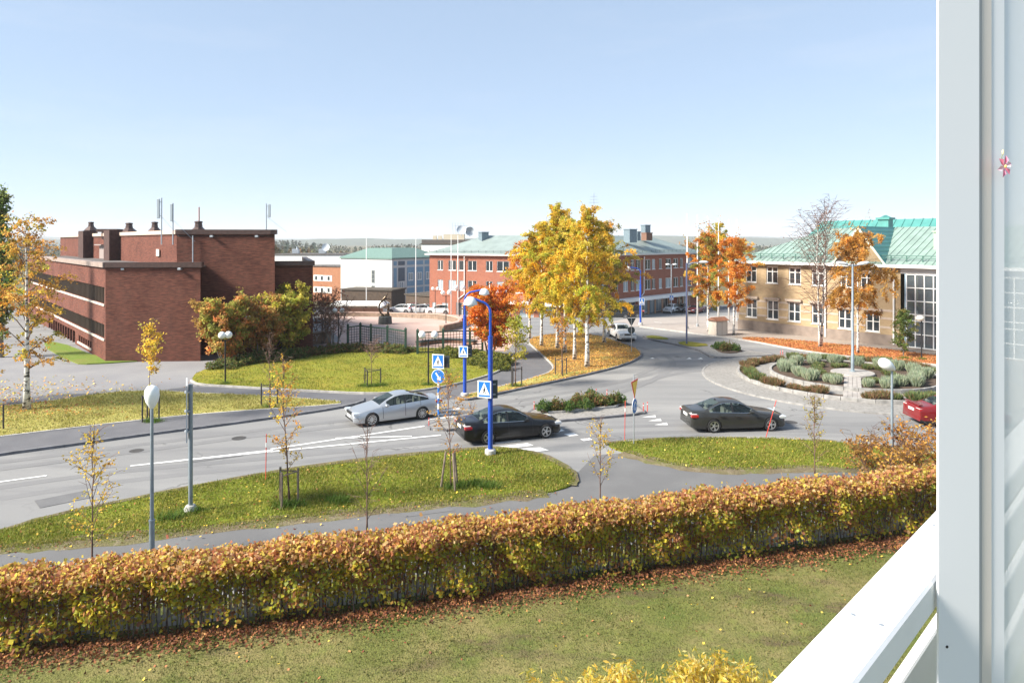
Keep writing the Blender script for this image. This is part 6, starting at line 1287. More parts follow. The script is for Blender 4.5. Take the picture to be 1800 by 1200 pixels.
SUV = dict(HATCH, L=4.5, W=1.85, xf=.9, xr=3.58, r=.36, zb=.27, gh=(1.2, 1.95, 3.75, 4.35), win=(1.5, 4.05), pillars=[(2.45, 2.55), (3.45, 3.55)], doors=[1.35, 2.5, 3.5], hz=.85, tz=1.05,
           top=[(0, .65), (.05, .88), (.4, 1.0), (1.2, 1.12), (1.95, 1.58), (2.5, 1.67), (3.3, 1.66), (3.75, 1.6), (4.35, 1.12), (4.48, 1.0), (4.5, .7)], belt=[(0, .75), (1.2, 1.05), (3.6, 1.12), (4.5, 1.05)])
VAN = dict(SUV, L=5.0, W=1.9, xf=.95, xr=3.95, gh=(.75, 1.6, 4.6, 4.95), win=(1.2, 4.7), pillars=[(1.9, 2.0), (3.0, 3.1), (4.0, 4.1)], doors=[1.0, 2.0, 3.2], hz=.85, tz=1.1,
           top=[(0, .65), (.05, .95), (.3, 1.05), (.75, 1.2), (1.6, 1.82), (2.2, 1.93), (4.0, 1.94), (4.6, 1.88), (4.95, 1.3), (4.98, 1.0), (5.0, .7)], belt=[(0, .8), (.8, 1.12), (4.6, 1.15), (5.0, 1.1)])
def place(pr, pf, S, side):
    """car centre and heading from the contact points of the rear and front wheel on the visible side"""
    a, b = G(*pr).xy, G(*pf).xy; d = (b - a).normalized(); n = Vector((-d.y, d.x)) * side; m = (a + b) / 2; mid_off = (S['xf'] + S['xr']) / 2 - S['L'] / 2
    c = m + d * mid_off - n * (S['W'] / 2 - .115); return (c.x, c.y, .0), math.atan2(d.y, d.x)
lc, rz = place((738.7, 736.7), (656, 748), COUPE, 1); car('sedan_car', 'silver four door coupe with sloping roof driving past the middle lawn', lc, rz, paint('silver', (.52, .53, .54), .75), COUPE)
lc, rz = place((857.3, 780.7), (959.3, 769.3), SEDAN, -1); car('sedan_car', 'black sedan on the pedestrian crossing beside the blue lamp post', lc, rz, paint('black', (.006, .006, .007), 0), SEDAN)
lc, rz = place((1253, 760), (1355, 757), SEDAN, -1); car('sedan_car', 'dark grey sedan entering the roundabout', lc, rz, paint('grey', (.045, .045, .043), .4), SEDAN)
car('sedan_car', 'red older sedan with boot spoiler half hidden by the window frame', (22.75, 34.95, 0), R(-3), paint('red', (.17, .012, .014), .1), OLDSED)
vf = G(1104, 601); car('sedan_car', 'white boxy older sedan coming towards the roundabout', (vf.x - .25, vf.y + 2.4, 0), R(-84), paint('white', (.72, .71, .68), 0), BOXY)
def far_car(px, py, az, S, c, label, nm='parked_car'):
    p = G(px, py); return car(nm, label, (p.x, p.y, p.z + .015), R(az), paint(c[0], c[1], .2), S, 'cars parked far behind', False)
WHT = ('white2', (.7, .7, .69)); DRK = ('dark', (.03, .032, .035)); DRD = ('darkred', (.16, .02, .02)); SLV = ('silver2', (.45, .46, .47))
far_car(703, 549.5, 172, HATCH, WHT, 'white parked car just right of the sculpture'); far_car(738, 549.8, 168, HATCH, SLV, 'pale silver parked car behind the plaza wall'); far_car(722, 547, 160, HATCH, DRD, 'dark red parked car between the white and the silver one'); far_car(752, 547.5, 160, SEDAN, DRD, 'maroon parked car mostly hidden by the white sport utility car')
far_car(772, 552, 172, SUV, WHT, 'white parked sport utility car left of the twin flagpoles'); far_car(818, 552, 160, HATCH, DRD, 'dark red parked car right of the twin flagpoles')
far_car(1180, 549, -125, HATCH, WHT, 'white parked hatchback before the shop windows'); far_car(1199, 548, -125, SEDAN, DRK, 'black parked car behind the white hatchback'); far_car(1222, 549.5, -130, SEDAN, DRD, 'dark red parked car under the brown birch')
far_car(1103, 557.5, 176, VAN, ('vanbrown', (.035, .026, .024)), 'dark brown van passing behind the grove'); far_car(1082, 559, 176, SEDAN, DRK, 'black car behind the dark brown van')
# ---------------------------------------------------------------- street furniture
M_BLUE = mat('blue_enamel', (.02, .075, .42), .35, .1, var=.12, vscale=2); M_SIGNB = mat('sign_blue', (.015, .16, .52), .4); M_SIGNW = mat('sign_white', (.8, .8, .8), .4); M_SIGNBK = mat('sign_back', (.05, .065, .07), .5, .4); M_SIGNY = mat('sign_yellow', (.85, .52, .02), .4); M_SIGNR = mat('sign_red', (.62, .03, .02), .4)
M_GLOBE = mat('opal_globe', (.80, .80, .78), .25, spec=.6); M_CONC = mat('concrete_foot', (.45, .44, .42), .85, var=.2, vscale=6, bump=.3); M_LAMPW = mat('lamp_white', (.72, .74, .74), .4); M_POLEG = mat('pole_grey_blue', (.26, .31, .35), .45, .4, var=.15, vscale=3)
def blue_lamp(px, py, H, dirx, reach, label, zj):
    p = on_ground(px, py, .08); t = thing('street_lamp', label, 'street lamp', p, group='blue street lamps')
    b = MB(); b.lathe([(.24, -.1), (.24, .16), (.2, .2), (.02, .21)], 14); b.build('foot', M_CONC, t, smooth=True, angle=40)
    b = MB(); b.tube([(0, 0, .1), (0, 0, zj)], .105, 12); b.tube([(0, 0, zj), (0, 0, zj + .06)], .112, 12); b.build('lower_pole', M_BLUE, t, smooth=True, angle=40)
    rc = .5; arm = [(0, 0, zj), (0, 0, H - rc - .12)] + [(dirx * rc * (1 - math.cos(a)), 0, H - rc - .12 + rc * math.sin(a)) for a in [R(78) * k / 6 for k in range(1, 7)]] + [(dirx * reach, 0, H)]
    b = MB(); b.tube(arm, [.062] * 3 + [.052] * (len(arm) - 3), 10); b.build('arm', M_BLUE, t, smooth=True, angle=40)
    b = MB(); b.lathe([(.04, .14), (.16, .1), (.26, -.02), (.31, -.2), (.30, -.22), (.02, -.2)], 18); b.build('lamp_head', M_LAMPW, t, (dirx * (reach + .12), 0, H - .05), smooth=True, angle=45)
    b = MB(); b.ball((0, 0, 0), .2, 12, sq=(1, 1, .5)); b.build('bulb_cover', M_GLOBE, t, (dirx * (reach + .12), 0, H - .27), smooth=True); return t
bl1 = blue_lamp(817, 698, 6.35, 1, 1.05, 'blue curved street lamp on the far kerb with its arm to the right', 4.75)
bl2 = blue_lamp(862, 800, 6.75, -1, .75, 'blue curved street lamp on the near verge with its arm to the left', 5.05)
blue_lamp(1126, 571, 6.4, -1, 1.3, 'far blue curved street lamp by the pale plaza', 4.4)
def glyph_crossing(t, w, h, z, y):
    """pedestrian crossing sign face: blue plate, white border, triangle, walking figure, stripes"""
    b = MB(); b.box((-w / 2, y, z), (w / 2, y + .02, z + h)); b.build('border', M_SIGNW, t); k = .045
    b = MB(); b.box((-w / 2 + k, y - .004, z + k), (w / 2 - k, y + .01, z + h - k)); b.build('plate', M_SIGNB, t)
    b = MB(); b.add([(-w * .40, y - .008, z + h * .17), (w * .40, y - .008, z + h * .17), (0, y - .008, z + h * .90)], [(0, 1, 2)]); b.build('triangle', M_SIGNW, t)
    b = MB(); y2 = y - .012; s = h * .5; o = z + h * .22
    def bar(a, c, r): A, C = Vector((a[0] * s, y2, o + a[1] * s)), Vector((c[0] * s, y2, o + c[1] * s)); d = (C - A).normalized(); n = Vector((-d.z, 0, d.x)) * r * s; b.add([A - n, C - n, C + n, A + n], [(0, 1, 2, 3)])
    bar((0, .42), (.02, .72), .075); bar((0, .44), (-.14, .12), .045); bar((0, .44), (.10, .26), .045); bar((.10, .28), (.17, .10), .04); bar((.02, .68), (-.13, .46), .032); bar((.02, .68), (.15, .50), .032)
    b.add([(x * s, y2, o + zz * s) for x, zz in [(.03 + .065 * math.cos(a), .82 + .07 * math.sin(a)) for a in [2 * math.pi * k / 10 for k in range(10)]]], [tuple(range(10))])
    for k in range(5): x0 = -.32 + k * .14; b.add([(x0 * s, y2, o - .02 * s), ((x0 + .08) * s, y2, o - .02 * s), ((x0 + .07) * s, y2, o + .05 * s), ((x0 + .01) * s, y2, o + .05 * s)], [(0, 1, 2, 3)])
    b.build('pictogram', M_BLACK, t); b = MB(); b.box((-w / 2, y + .022, z), (w / 2, y + .03, z + h)); b.build('back', M_SIGNBK, t)
def crossing_sign(px, py, base, w, h, label, yaw=20, dx=0.0):
    B = base.location; z = zat(py, B.y - .15) - B.z; t = thing('crossing_sign', label, 'sign', (B.x + dx, B.y - .16, B.z + z), R(yaw), 'pedestrian crossing signs'); glyph_crossing(t, w, h, -h / 2, 0); b = MB(); [b.box((-.03, .03, zz), (.03, .12, zz + .05)) for zz in (-h * .3, h * .25)]; b.build('clamp', M_STEEL, t); return t
crossing_sign(815, 618, bl1, .56, .66, 'pedestrian crossing sign on the far blue lamp post', -12, -.08)
crossing_sign(856, 684, bl2, .62, .74, 'pedestrian crossing sign on the near blue lamp post', -18, -.26)
def back_sign(base, px, py, w, h, label, yaw):
    B = base.location; z = zat(py, B.y) - B.z; t = thing('crossing_sign', label, 'sign', (xat(px, B.y), B.y + .12, B.z + z), R(yaw), 'sign backs'); b = MB(); b.box((-w / 2, 0, -h / 2), (w / 2, .025, h / 2)); b.build('plate', M_SIGNBK, t); b = MB(); [b.box((-w * .55, -.05, zz), (w * .2, 0, zz + .05)) for zz in (-h * .3, h * .25)]; b.build('clamp', M_STEEL, t)
back_sign(bl1, 824.5, 617, .35, .7, 'dark back of the second crossing sign on the far blue post', 10); back_sign(bl2, 868, 685, .34, .8, 'dark back of the second crossing sign on the near blue post', 14)
def tube_pole(t, h, r, m, name='pole'): b = MB(); b.tube([(0, 0, -.05), (0, 0, h)], r, 10); return b.build(name, m, t, smooth=True, angle=40)
p = on_ground(771, 751, .1); ks = thing('keep_right_sign', 'blue and white striped sign post with crossing sign and round arrow sign on the island', 'sign', p)
tube_pole(ks, .55, .035, M_STEEL)
for k in range(6): b = MB(); b.tube([(0, 0, .55 + k * .27), (0, 0, .82 + k * .27)], .055, 10); b.build('band', M_SIGNW if k % 2 else M_SIGNB, ks)
b = MB(); b.tube([(0, 0, 2.17), (0, 0, 3.55)], .035, 8); b.build('upper_pole', M_STEEL, ks)
def disc(t, r, z, y, m, name, n=24, sx=1.0): b = MB(); b.add([(r * sx * math.cos(2 * math.pi * k / n), y, z + r * math.sin(2 * math.pi * k / n)) for k in range(n)] + [(r * sx * math.cos(2 * math.pi * k / n), y + .015, z + r * math.sin(2 * math.pi * k / n)) for k in range(n)], [tuple(range(n)), tuple(range(2 * n - 1, n - 1, -1))] + [(k, (k + 1) % n, n + (k + 1) % n, n + k) for k in range(n)]); return b.build(name, m, t)
sg = bpy.data.objects.new('signs', None)
disc(ks, .36, 2.47, -.075, M_SIGNW, 'arrow_disc_border'); disc(ks, .33, 2.47, -.085, M_SIGNB, 'arrow_disc')
b = MB(); d = Vector((.55, 0, -.83)); n = Vector((.83, 0, .55)); c = Vector((0, -.09, 2.47)); b.add([c - d * .22 - n * .035, c + d * .06 - n * .035, c + d * .06 - n * .12, c + d * .25, c + d * .06 + n * .12, c + d * .06 + n * .035, c - d * .22 + n * .035], [tuple(range(7))]); b.build('arrow', M_SIGNW, ks)
glyph_crossing(ks, .62, .72, 2.86, -.09)
b = MB(); b.box((.12, .06, 2.9), (.55, .085, 3.5)); b.build('rear_sign', M_SIGNBK, ks)
ks.rotation_euler = (0, 0, R(-14))
p = on_ground(1114, 781, .05); ys = thing('yield_sign', 'give way and roundabout signs seen almost edge on at the near approach', 'sign', p, R(62)); tube_pole(ys, 3.15, .03, M_STEEL)
for s_, m, nm, y in ((.50, M_SIGNR, 'border', -.045), (.39, M_SIGNY, 'plate', -.06)):
    b = MB(); b.add([(-s_, y, 2.62 + s_ * .57), (s_, y, 2.62 + s_ * .57), (0, y, 2.62 - s_ * 1.15), (-s_, y + .012, 2.62 + s_ * .57), (s_, y + .012, 2.62 + s_ * .57), (0, y + .012, 2.62 - s_ * 1.15)], [(1, 0, 2), (3, 4, 5), (0, 1, 4, 3), (1, 2, 5, 4), (2, 0, 3, 5)]); b.build(nm, m, ys)
disc(ys, .36, 1.72, -.045, M_SIGNW, 'roundabout_disc_border'); disc(ys, .32, 1.72, -.058, M_SIGNB, 'roundabout_disc')
b = MB()
for k in range(3):
    a0 = 2 * math.pi * k / 3; A = [(.17 * math.cos(a0 + a), -.064, 1.72 + .17 * math.sin(a0 + a)) for a in (0, .35, .7, 1.05, 1.35)]; b.tube(A, .022, 4)
    e = Vector(A[-1]); tdir = Vector((-math.sin(a0 + 1.45), 0, math.cos(a0 + 1.45))); nn = Vector((math.cos(a0 + 1.45), 0, math.sin(a0 + 1.45))); b.add([e - nn * .07, e + nn * .07, e + tdir * .12], [(0, 1, 2)])
b.build('arrows', M_SIGNW, ys)
p = on_ground(1110, 620, .08); bs = thing('yield_sign', 'back of a give way sign above a round sign at the grove tip', 'sign', p); tube_pole(bs, 2.85, .03, M_STEEL)
b = MB(); b.add([(-.38, 0, 2.82), (.38, 0, 2.82), (0, 0, 2.14), (-.38, -.02, 2.82), (.38, -.02, 2.82), (0, -.02, 2.14)], [(0, 1, 2), (4, 3, 5), (0, 3, 4, 1), (1, 4, 5, 2), (2, 5, 3, 0)]); b.build('plate', M_SIGNBK, bs, (0, .04, 0)); disc(bs, .30, 1.82, .04, M_SIGNBK, 'round_plate')
# oval-headed path lamps and plain poles in the foreground
def oval_lamp(px, py, H, label, az, tilt=0.0, zj=1.1, sx=.19, sz=.25):
    p = on_ground(px, py); t = thing('path_lamp', label, 'lamp post', p, R(az), 'oval headed path lamps')
    b = MB(); b.tube([(0, 0, -.1), (0, 0, zj)], .075, 10); b.tube([(0, 0, zj), (0, 0, zj + .05)], .085, 10); b.build('lower_pole', M_POLEG, t, smooth=True, angle=40)
    b = MB(); b.tube([(0, 0, zj), (0, 0, H - .28)], [.055, .042], 10); b.build('upper_pole', M_POLEG, t, smooth=True, angle=40)
    b = MB(); b.lathe([(.045, -.33), (.085, -.28), (.17, -.12), (.205, .05), (.19, .2), (.12, .31), (.01, .34)], 18); o = b.build('lamp_head', mat('lamp_opal', (.82, .84, .82), .3), t, (0, 0, H - .02), smooth=True, angle=50); o.rotation_euler = (0, R(tilt), 0); o.scale = (1, 1, 1.0)
    if tilt: o.location = (-.18 if tilt < 0 else .18, 0, H - .06)
    return t
oval_lamp(267, 992, 4.85, 'grey path lamp with upright oval head rising behind the hedge', 0, 0, 1.25)
oval_lamp(1568, 862, 4.75, 'grey path lamp with tilted oval head behind the bush at the hedge end', 0, -58, .9)
p = on_ground(335, 900, .05); t = thing('sign_pole', 'grey pole with a sign seen edge on, standing in a round foot on the verge', 'sign', p, R(25.5)); b = MB(); b.lathe([(.22, -.1), (.22, .1), (.15, .2), (.02, .22)], 14); b.build('foot', M_CONC, t, smooth=True, angle=40); tube_pole(t, 4.35, .075, M_POLEG)
b = MB(); b.box((-.14, -.75, 2.55), (-.10, .75, 4.45)); b.build('sign_panel', mat('panel_edge', (.5, .52, .53), .5), t); b = MB(); [b.tube([(-.09, 0, z - .03), (-.09, 0, z + .03)], .11, 10) for z in (2.75, 3.45, 4.1)]; b.build('clamp', M_STEEL, t)
# lamps on the roundabout and by the plaza
t = thing('double_lamp', 'tall grey double headed street lamp on the roundabout plinth', 'street lamp', (RC.x, RC.y, .55)); b = MB(); b.lathe([(.2, 0), (.2, .06), (.11, .1), (.1, 1.2), (.085, 1.24), (.06, 7.2), (.05, 7.25)], 12); b.build('pole', M_POLEG, t, smooth=True, angle=40); b = MB(); b.tube([(-.5, 0, 7.2), (0, 0, 7.12), (.5, 0, 7.2)], .045, 8); b.build('arm', M_POLEG, t)
for s_ in (-1, 1): b = MB(); b.ball((0, 0, 0), .4, 14, sq=(1.05, .45, .30)); o = b.build('lamp_head', M_LAMPW, t, (s_ * .72, 0, 7.3), smooth=True); o.rotation_euler = (0, R(-10 * s_), 0)
p = on_ground(1207, 607, .1); t = thing('street_lamp', 'grey street lamp with one arm standing in the far traffic island', 'street lamp', p); tube_pole(t, 7.3, .075, mat('pole_dark_blue', (.10, .12, .22), .45, .3)); b = MB(); b.tube([(0, 0, 7.1), (.5, 0, 7.3), (1.2, 0, 7.35)], .045, 8); b.build('arm', M_STEEL, t); b = MB(); b.ball((0, 0, 0), .42, 12, sq=(1, .45, .28)); b.build('lamp_head', M_LAMPW, t, (1.55, 0, 7.38), smooth=True)
p = on_ground(1180, 552); t = thing('street_lamp', 'far grey lamp post with a crossing sign near the white hatchback', 'street lamp', p); tube_pole(t, 8.4, .08, M_STEEL); b = MB(); b.tube([(-.6, 0, 8.4), (.6, 0, 8.4)], .05, 6); b.build('arm', M_STEEL, t); [MB().ball((0, 0, 0), .4, 10, sq=(1, .6, .4)).build('lamp_head', M_LAMPW, t, (x, 0, 8.45), smooth=True) for x in (-.6, .6)]; glyph_crossing(t, .7, .8, 2.4, -.12)
p = on_ground(1127, 572); t = thing('crossing_sign', 'far pedestrian crossing sign beside the far blue lamp', 'sign', (p.x + .05, p.y - .14, p.z)); glyph_crossing(t, .6, .75, 2.3, 0); b = MB(); b.tube([(0, .06, 0), (0, .06, 3)], .03, 6); b.build('pole', M_STEEL, t)
p = on_ground(1620, 633, .1); t = thing('path_lamp', 'dark path lamp with pale round head before the glazed bay', 'lamp post', p); tube_pole(t, 3.1, .05, M_BLACK); b = MB(); b.ball((0, 0, 0), .3, 14, sq=(1.1, 1, .75)); b.build('lamp_head', mat('lamp_cream', (.66, .62, .52), .4), t, (-.12, 0, 3.2), smooth=True)
def globe_lamp(px, py, H, label, spread=.32, r=.22, rz=0, one=False):
    p = on_ground(px, py, .08); t = thing('globe_lamp', label, 'street lamp', p, R(rz), 'twin globe lamps'); tube_pole(t, H - .3, .05, M_BLACK); b = MB(); b.tube([(-spread, 0, H - .22), (-spread, 0, H - .34), (0, 0, H - .42), (spread, 0, H - .34), (spread, 0, H - .22)], .028, 6); b.build('bracket', M_BLACK, t)
    for s_ in (-1, 1): b = MB(); b.ball((0, 0, 0), r, 16); b.build('globe', M_GLOBE, t, (s_ * spread, 0, H), smooth=True)
globe_lamp(396, 676, 3.15, 'black twin globe lamp on the left end of the middle lawn', .2, .24, 30)
globe_lamp(428, 636, 3.35, 'black twin globe lamp half hidden between the red and brown shrubs', .32, .23)
globe_lamp(753, 679, 3.25, 'black twin globe lamp in front of the second trellis fence', .40, .24)
globe_lamp(595, 610, 3.15, 'black twin globe lamp beside the leafless shrub', .32, .22)
globe_lamp(765, 556, 4.4, 'far twin globe lamp in front of the red brick block corner', .38, .28); globe_lamp(784, 573, 3.6, 'twin globe lamp inside the curved plaza wall', .35, .25); globe_lamp(808, 561, 4.0, 'twin globe lamp behind the twin flagpoles', .45, .28)
# flagpoles
M_FLAG = mat('flagpole_white', (.78, .78, .77), .4)
def flagpole(px, py, top, label, group, Y=None):
    p = on_ground(px, py); H = zat(top, p.y) - p.z; t = thing('flagpole', label, 'flagpole', p, group=group); b = MB(); b.tube([(0, 0, 0), (0, 0, H * .5), (0, 0, H)], [.085, .065, .03], 10); b.build('pole', M_FLAG, t, smooth=True); b = MB(); b.ball((0, 0, H + .06), .07, 10); b.build('finial', M_FLAG, t); b = MB(); b.lathe([(.16, 0), (.16, .25), (.1, .3), (.09, .31)], 12); b.build('socket', M_STEEL, t)
for px, py, tp, lb in ((644, 550, 408, 'white flagpole left of the sculpture'), (731, 551, 412, 'white flagpole between sculpture and white parked car'), (793, 557, 414, 'white flagpole beside the white sport utility car'), (805, 561, 416, 'white flagpole nearest the blue lamp arm')): flagpole(px, py, tp, lb, 'flagpoles on the sculpture plaza')
for k, (px, py, tp) in enumerate(((1208, 578, 378), (1226, 574, 380), (1244, 571, 382), (1263, 568, 386), (1281, 566, 388), (1296, 564, 388))): flagpole(px, py, tp, ('white flagpole close beside the one armed street lamp', 'second white flagpole from the one armed street lamp', 'white flagpole beside the brownish yellow birch trunk', 'white flagpole just left of the kiosk', 'white flagpole just behind the kiosk', 'white flagpole rising beside the orange birch')[k], 'flagpoles by the yellow building')
# snow sticks and marker posts
def stick(px, py, top, label, lean=0, r=.016, m=None):
    p = on_ground(px, py, .03); h = (py - top) / FPX * p.y; t = thing('snow_stick', label, 'marker post', p, group='red snow sticks'); b = MB(); b.tube([(0, 0, 0), (lean, 0, h)], r, 6); b.build('stick', mat('snow_stick_red', (.62, .05, .03), .5), t); b = MB(); b.tube([(lean * .72, 0, h * .72), (lean * .82, 0, h * .82)], r * 1.15, 6); b.build('reflector', M_SIGNW, t)
stick(467, 846, 764, 'red snow stick beside the golden sapling', .03); stick(1098, 776, 705, 'tall red snow stick beside the give way sign', .03); stick(1346, 771, 704, 'leaning red snow stick in front of the grey sedan wheel', .5)
for px, py, lb in ((1048, 701, 'red marker post at the tip of the near island'), (1067, 702, 'red marker post beside the tip of the near island'), (1131, 726, 'left one of two red marker posts at the roundabout end of the island'), (1138, 724, 'right one of two red marker posts at the roundabout end of the island'), (939, 723, 'red marker post at the planted end of the near island'), (1372, 626, 'left red marker at the pointed end of the far island'), (1376, 625, 'right red marker at the pointed end of the far island'), (754, 752, 'red marker post at the left tip of the sign island')): stick(px, py, py - 17 if py > 650 else py - 10, lb, 0, .022)
# kiosk by the kerb
p = on_ground(1262, 589); t = thing('utility_kiosk', 'small beige electrical kiosk with rusty brown roof beside the orange birch', 'kiosk', p, R(28)); b = MB(); b.box((-.75, -.55, 0), (.75, .55, 1.5), bev=.02); b.build('cabinet', mat('kiosk_beige', (.50, .43, .36), .7, var=.1), t); b = MB(); b.add([(-.9, -.7, 1.5), (.9, -.7, 1.5), (.9, .7, 1.5), (-.9, .7, 1.5), (-.9, 0, 1.82), (.9, 0, 1.82)], [(0, 1, 5, 4), (2, 3, 4, 5), (1, 2, 5), (3, 0, 4), (3, 2, 1, 0)]); b.build('roof', mat('kiosk_roof', (.22, .10, .06), .7, var=.2), t); b = MB(); b.box((-.6, -.565, .1), (-.05, -.55, 1.35)); b.build('door', mat('kiosk_door', (.58, .53, .46), .6), t); b = MB(); b.box((.05, -.565, .1), (.6, -.55, 1.35)); b.build('door', MATS['kiosk_door'], t)
# ---------------------------------------------------------------- trellis fences, plaza wall, sculpture
M_FGREEN = mat('dark_green_wood', (.02, .055, .035), .55, var=.2, vscale=6); M_MESH = mat('trellis_green', (.03, .045, .035), .6)
def trellis(pxs, label, h=1.95, cell=.26):
    pts = [G(x, y).xy for x, y in pxs]; t = thing('trellis_fence', label, 'fence', (*pts[0], .05), group='green trellis fences'); o0 = pts[0]
    post = MB(); post.box((-.09, -.09, 0), (.09, .09, h)); post.lathe([(.15, h), (.15, h + .04), (.02, h + .18)], 4, M=Matrix.Rotation(R(45), 4, 'Z')); pm = post.mesh('post', M_FGREEN)
    for p in pts: link('post', pm, t, (p.x - o0.x, p.y - o0.y, 0))
    for a, c in zip(pts[:-1], pts[1:]):
        d = c - a; L_ = d.length; az = math.atan2(d.y, d.x); lo = (a.x - o0.x, a.y - o0.y, 0); pn = MB(); pn.box((.09, -.045, h - .2), (L_ - .09, .045, h - .1)); lr_ = MB(); lr_.box((.09, -.04, .12), (L_ - .09, .04, .2)); lr_.build('frame_rail', M_FGREEN, t, lo, az); pan = pn.build('frame_rail', M_FGREEN, t, lo, az); n = max(2, round((L_ - .2) / cell))
        vb = MB().box((-.018, -.012, .2), (.018, .012, h - .2)).mesh('vertical_slat', M_MESH)
        for k in range(1, n): link('vertical_slat', vb, pan, (.1 + (L_ - .2) * k / n, 0, 0))
        for k in range(1, 7): b = MB(); z = .2 + (h - .4) * k / 7; b.box((.09, .013, z - .018), (L_ - .09, .033, z + .018)); b.build('horizontal_slat', M_MESH, pan)
trellis([(611.6, 612), (633.6, 609), (652, 612), (681, 615), (713, 621)], 'dark green trellis fence with four bays by the leafless shrub')
trellis([(734, 624), (779, 622), (826, 620), (848, 619)], 'dark green trellis fence behind the blue lamp posts')
def arc_wall(px, h, th, m, capm, label, name='plaza_wall'):
    pts = smooth_poly([G(x, y).xy for x, y in px], 2, False); o0 = pts[0]; t = thing(name, label, 'wall', (*o0, 0)); w, c = MB(), MB(); Q = []
    for i, p in enumerate(pts): d = (pts[min(i + 1, len(pts) - 1)] - pts[max(i - 1, 0)]).normalized(); Q.append((p - o0, Vector((-d.y, d.x)) * th / 2, g(p.y)))
    for mb, z0, z1, ov in ((w, -.3, h, 1.0), (c, h, h + .1, 1.25)):
        for p, n, gz in Q: mb.v += [(*(p + n * ov), gz + z0), (*(p - n * ov), gz + z0), (*(p - n * ov), gz + z1), (*(p + n * ov), gz + z1)]
        for i in range(len(Q) - 1):
            a = i * 4
            for k in range(4): mb.f.append((a + k, a + (k + 1) % 4, a + 4 + (k + 1) % 4, a + 4 + k)); mb.m.append(0)
        for a in (0, (len(Q) - 1) * 4): mb.f.append((a, a + 1, a + 2, a + 3)); mb.m.append(0)
    w.build('wall', m, t); c.build('cap', capm, t); return t
arc_wall([(590, 556), (640, 556), (700, 557), (745, 559), (785, 563), (808, 568), (812, 573), (800, 578), (776, 583)], .62, .5, M_RW, mat('pink_cap', (.44, .31, .25), .8, var=.15), 'curved low seat wall with pale cap round the sculpture plaza')
arc_wall([(735, 608), (765, 603), (800, 602), (835, 606)], .30, .55, mat('bench_brown', (.2, .11, .07), .8), mat('bench_top', (.04, .045, .04), .6), 'curved low dark bench behind the second trellis fence', 'curved_bench')
p = on_ground(677, 569); sc_ = thing('sculpture', 'bronze ring sculpture with leaning figure on a dark stone drum', 'sculpture', p); M_BRZ = mat('bronze', (.10, .07, .045), .35, .7, var=.3, vscale=5)
b = MB(); b.lathe([(.80, -.1), (.78, .35), (.74, .8), (.7, .86), (.02, .88)], 14); b.build('drum', mat('dark_granite', (.06, .065, .06), .7, var=.35, vscale=3, bump=.5), sc_)
b = MB(); A = [R(250 - k * 16) for k in range(13)]; b.tube([(.25 + .95 * math.cos(a), 0, 1.85 + .98 * math.sin(a)) for a in A], [.09 + .02 * math.sin(k * .5) for k in range(13)], 8); b.build('ring', M_BRZ, sc_, smooth=True)
b = MB(); b.tube([(.35 + .08 * math.sin(k * 1.6), .08 * math.cos(k * 1.6), .85 + k * .19) for k in range(9)], [.14, .11, .15, .1, .14, .1, .13, .09, .06], 8); b.build('twisted_column', M_BRZ, sc_, smooth=True)
b = MB(); b.tube([(-.45, 0, 2.45), (-.2, 0, 2.75), (.05, 0, 3.05), (.22, 0, 3.3)], [.09, .17, .13, .05], 8); b.ball((.27, 0, 3.42), .11, 10); b.tube([(.0, 0, 3.0), (.3, 0, 2.8), (.5, 0, 3.0)], [.05, .04, .03], 6); b.tube([(-.2, .05, 2.7), (.1, .1, 2.45), (.15, .1, 2.2)], [.08, .06, .04], 6); b.build('figure', M_BRZ, sc_, smooth=True)
b = MB(); b.tube([(-.5, 0, .9), (.1, .1, 1.0), (.5, -.1, .93)], [.12, .16, .1], 8); b.build('reclining_form', M_BRZ, sc_, smooth=True)
# railings, canopy tent and bits left of the sculpture
p = on_ground(632, 553); t = thing('canopy_tent', 'low white canopy roof in front of the long dark brown building', 'canopy', p); b = MB(); b.add([(-5, 0, 1.5), (4.2, 0, 1.5), (4.6, 3, 1.7), (-5, 3, 1.7), (-4.6, .3, 2.0), (3.8, .3, 2.05), (4, 2.7, 2.1), (-4.6, 2.7, 2.1)], [(0, 1, 5, 4), (1, 2, 6, 5), (2, 3, 7, 6), (3, 0, 4, 7), (4, 5, 6, 7), (3, 2, 1, 0)]); b.build('roof', M_WHITE, t)
for x in (-4.5, -2, .5, 3.8):
    for y in (.4, 2.6): b = MB(); b.tube([(x, y, 0), (x, y, 1.6)], .06, 6); b.build('post', M_RW, t)
b = MB(); b.box((-4.6, .5, 0), (3.9, .62, 1.1)); b.build('side_board', mat('board_brown', (.2, .12, .08), .8), t)
# ---------------------------------------------------------------- balcony railing and open door at the camera
d45 = Vector((.706, .708)); n45 = Vector((.708, -.706)); dz = .8; M_RAILW = mat('balcony_white', (.78, .78, .77), .5, var=.05, vscale=5)
rl0 = Vector((.5815 * dz, 1.548 * dz)); wr_ = .198 * dz * .706
rail = thing('balcony_railing', 'white painted timber balcony railing running past the open door', 'railing', (rl0.x, rl0.y, EYE - dz - 1.05), math.atan2(d45.y, d45.x))
b = MB(); b.box((-1.6, -wr_, 1.05 - .075), (4.2, 0, 1.05), bev=.006); b.build('cap_rail', M_RAILW, rail)
for k, z in enumerate((.60, .36, .12)): b = MB(); b.box((-1.6, -.03, z - .02), (4.2, -.002, z + .125 + .02), bev=.004); b.build('board', M_RAILW, rail)
[MB().lathe([(.006, 0), (.005, .001), (.0005, .0012)], 10).build('screw', M_STEEL, rail, (x, -wr_ * f, 1.0502)) for x in (-.3, .35, 1.0, 1.65, 2.3) for f in (.25, .75)]
for x in (-1.2, 4.0): b = MB(); b.box((x, -.10, -.1), (x + .07, -.031, .97)); b.build('post', M_RAILW, rail)
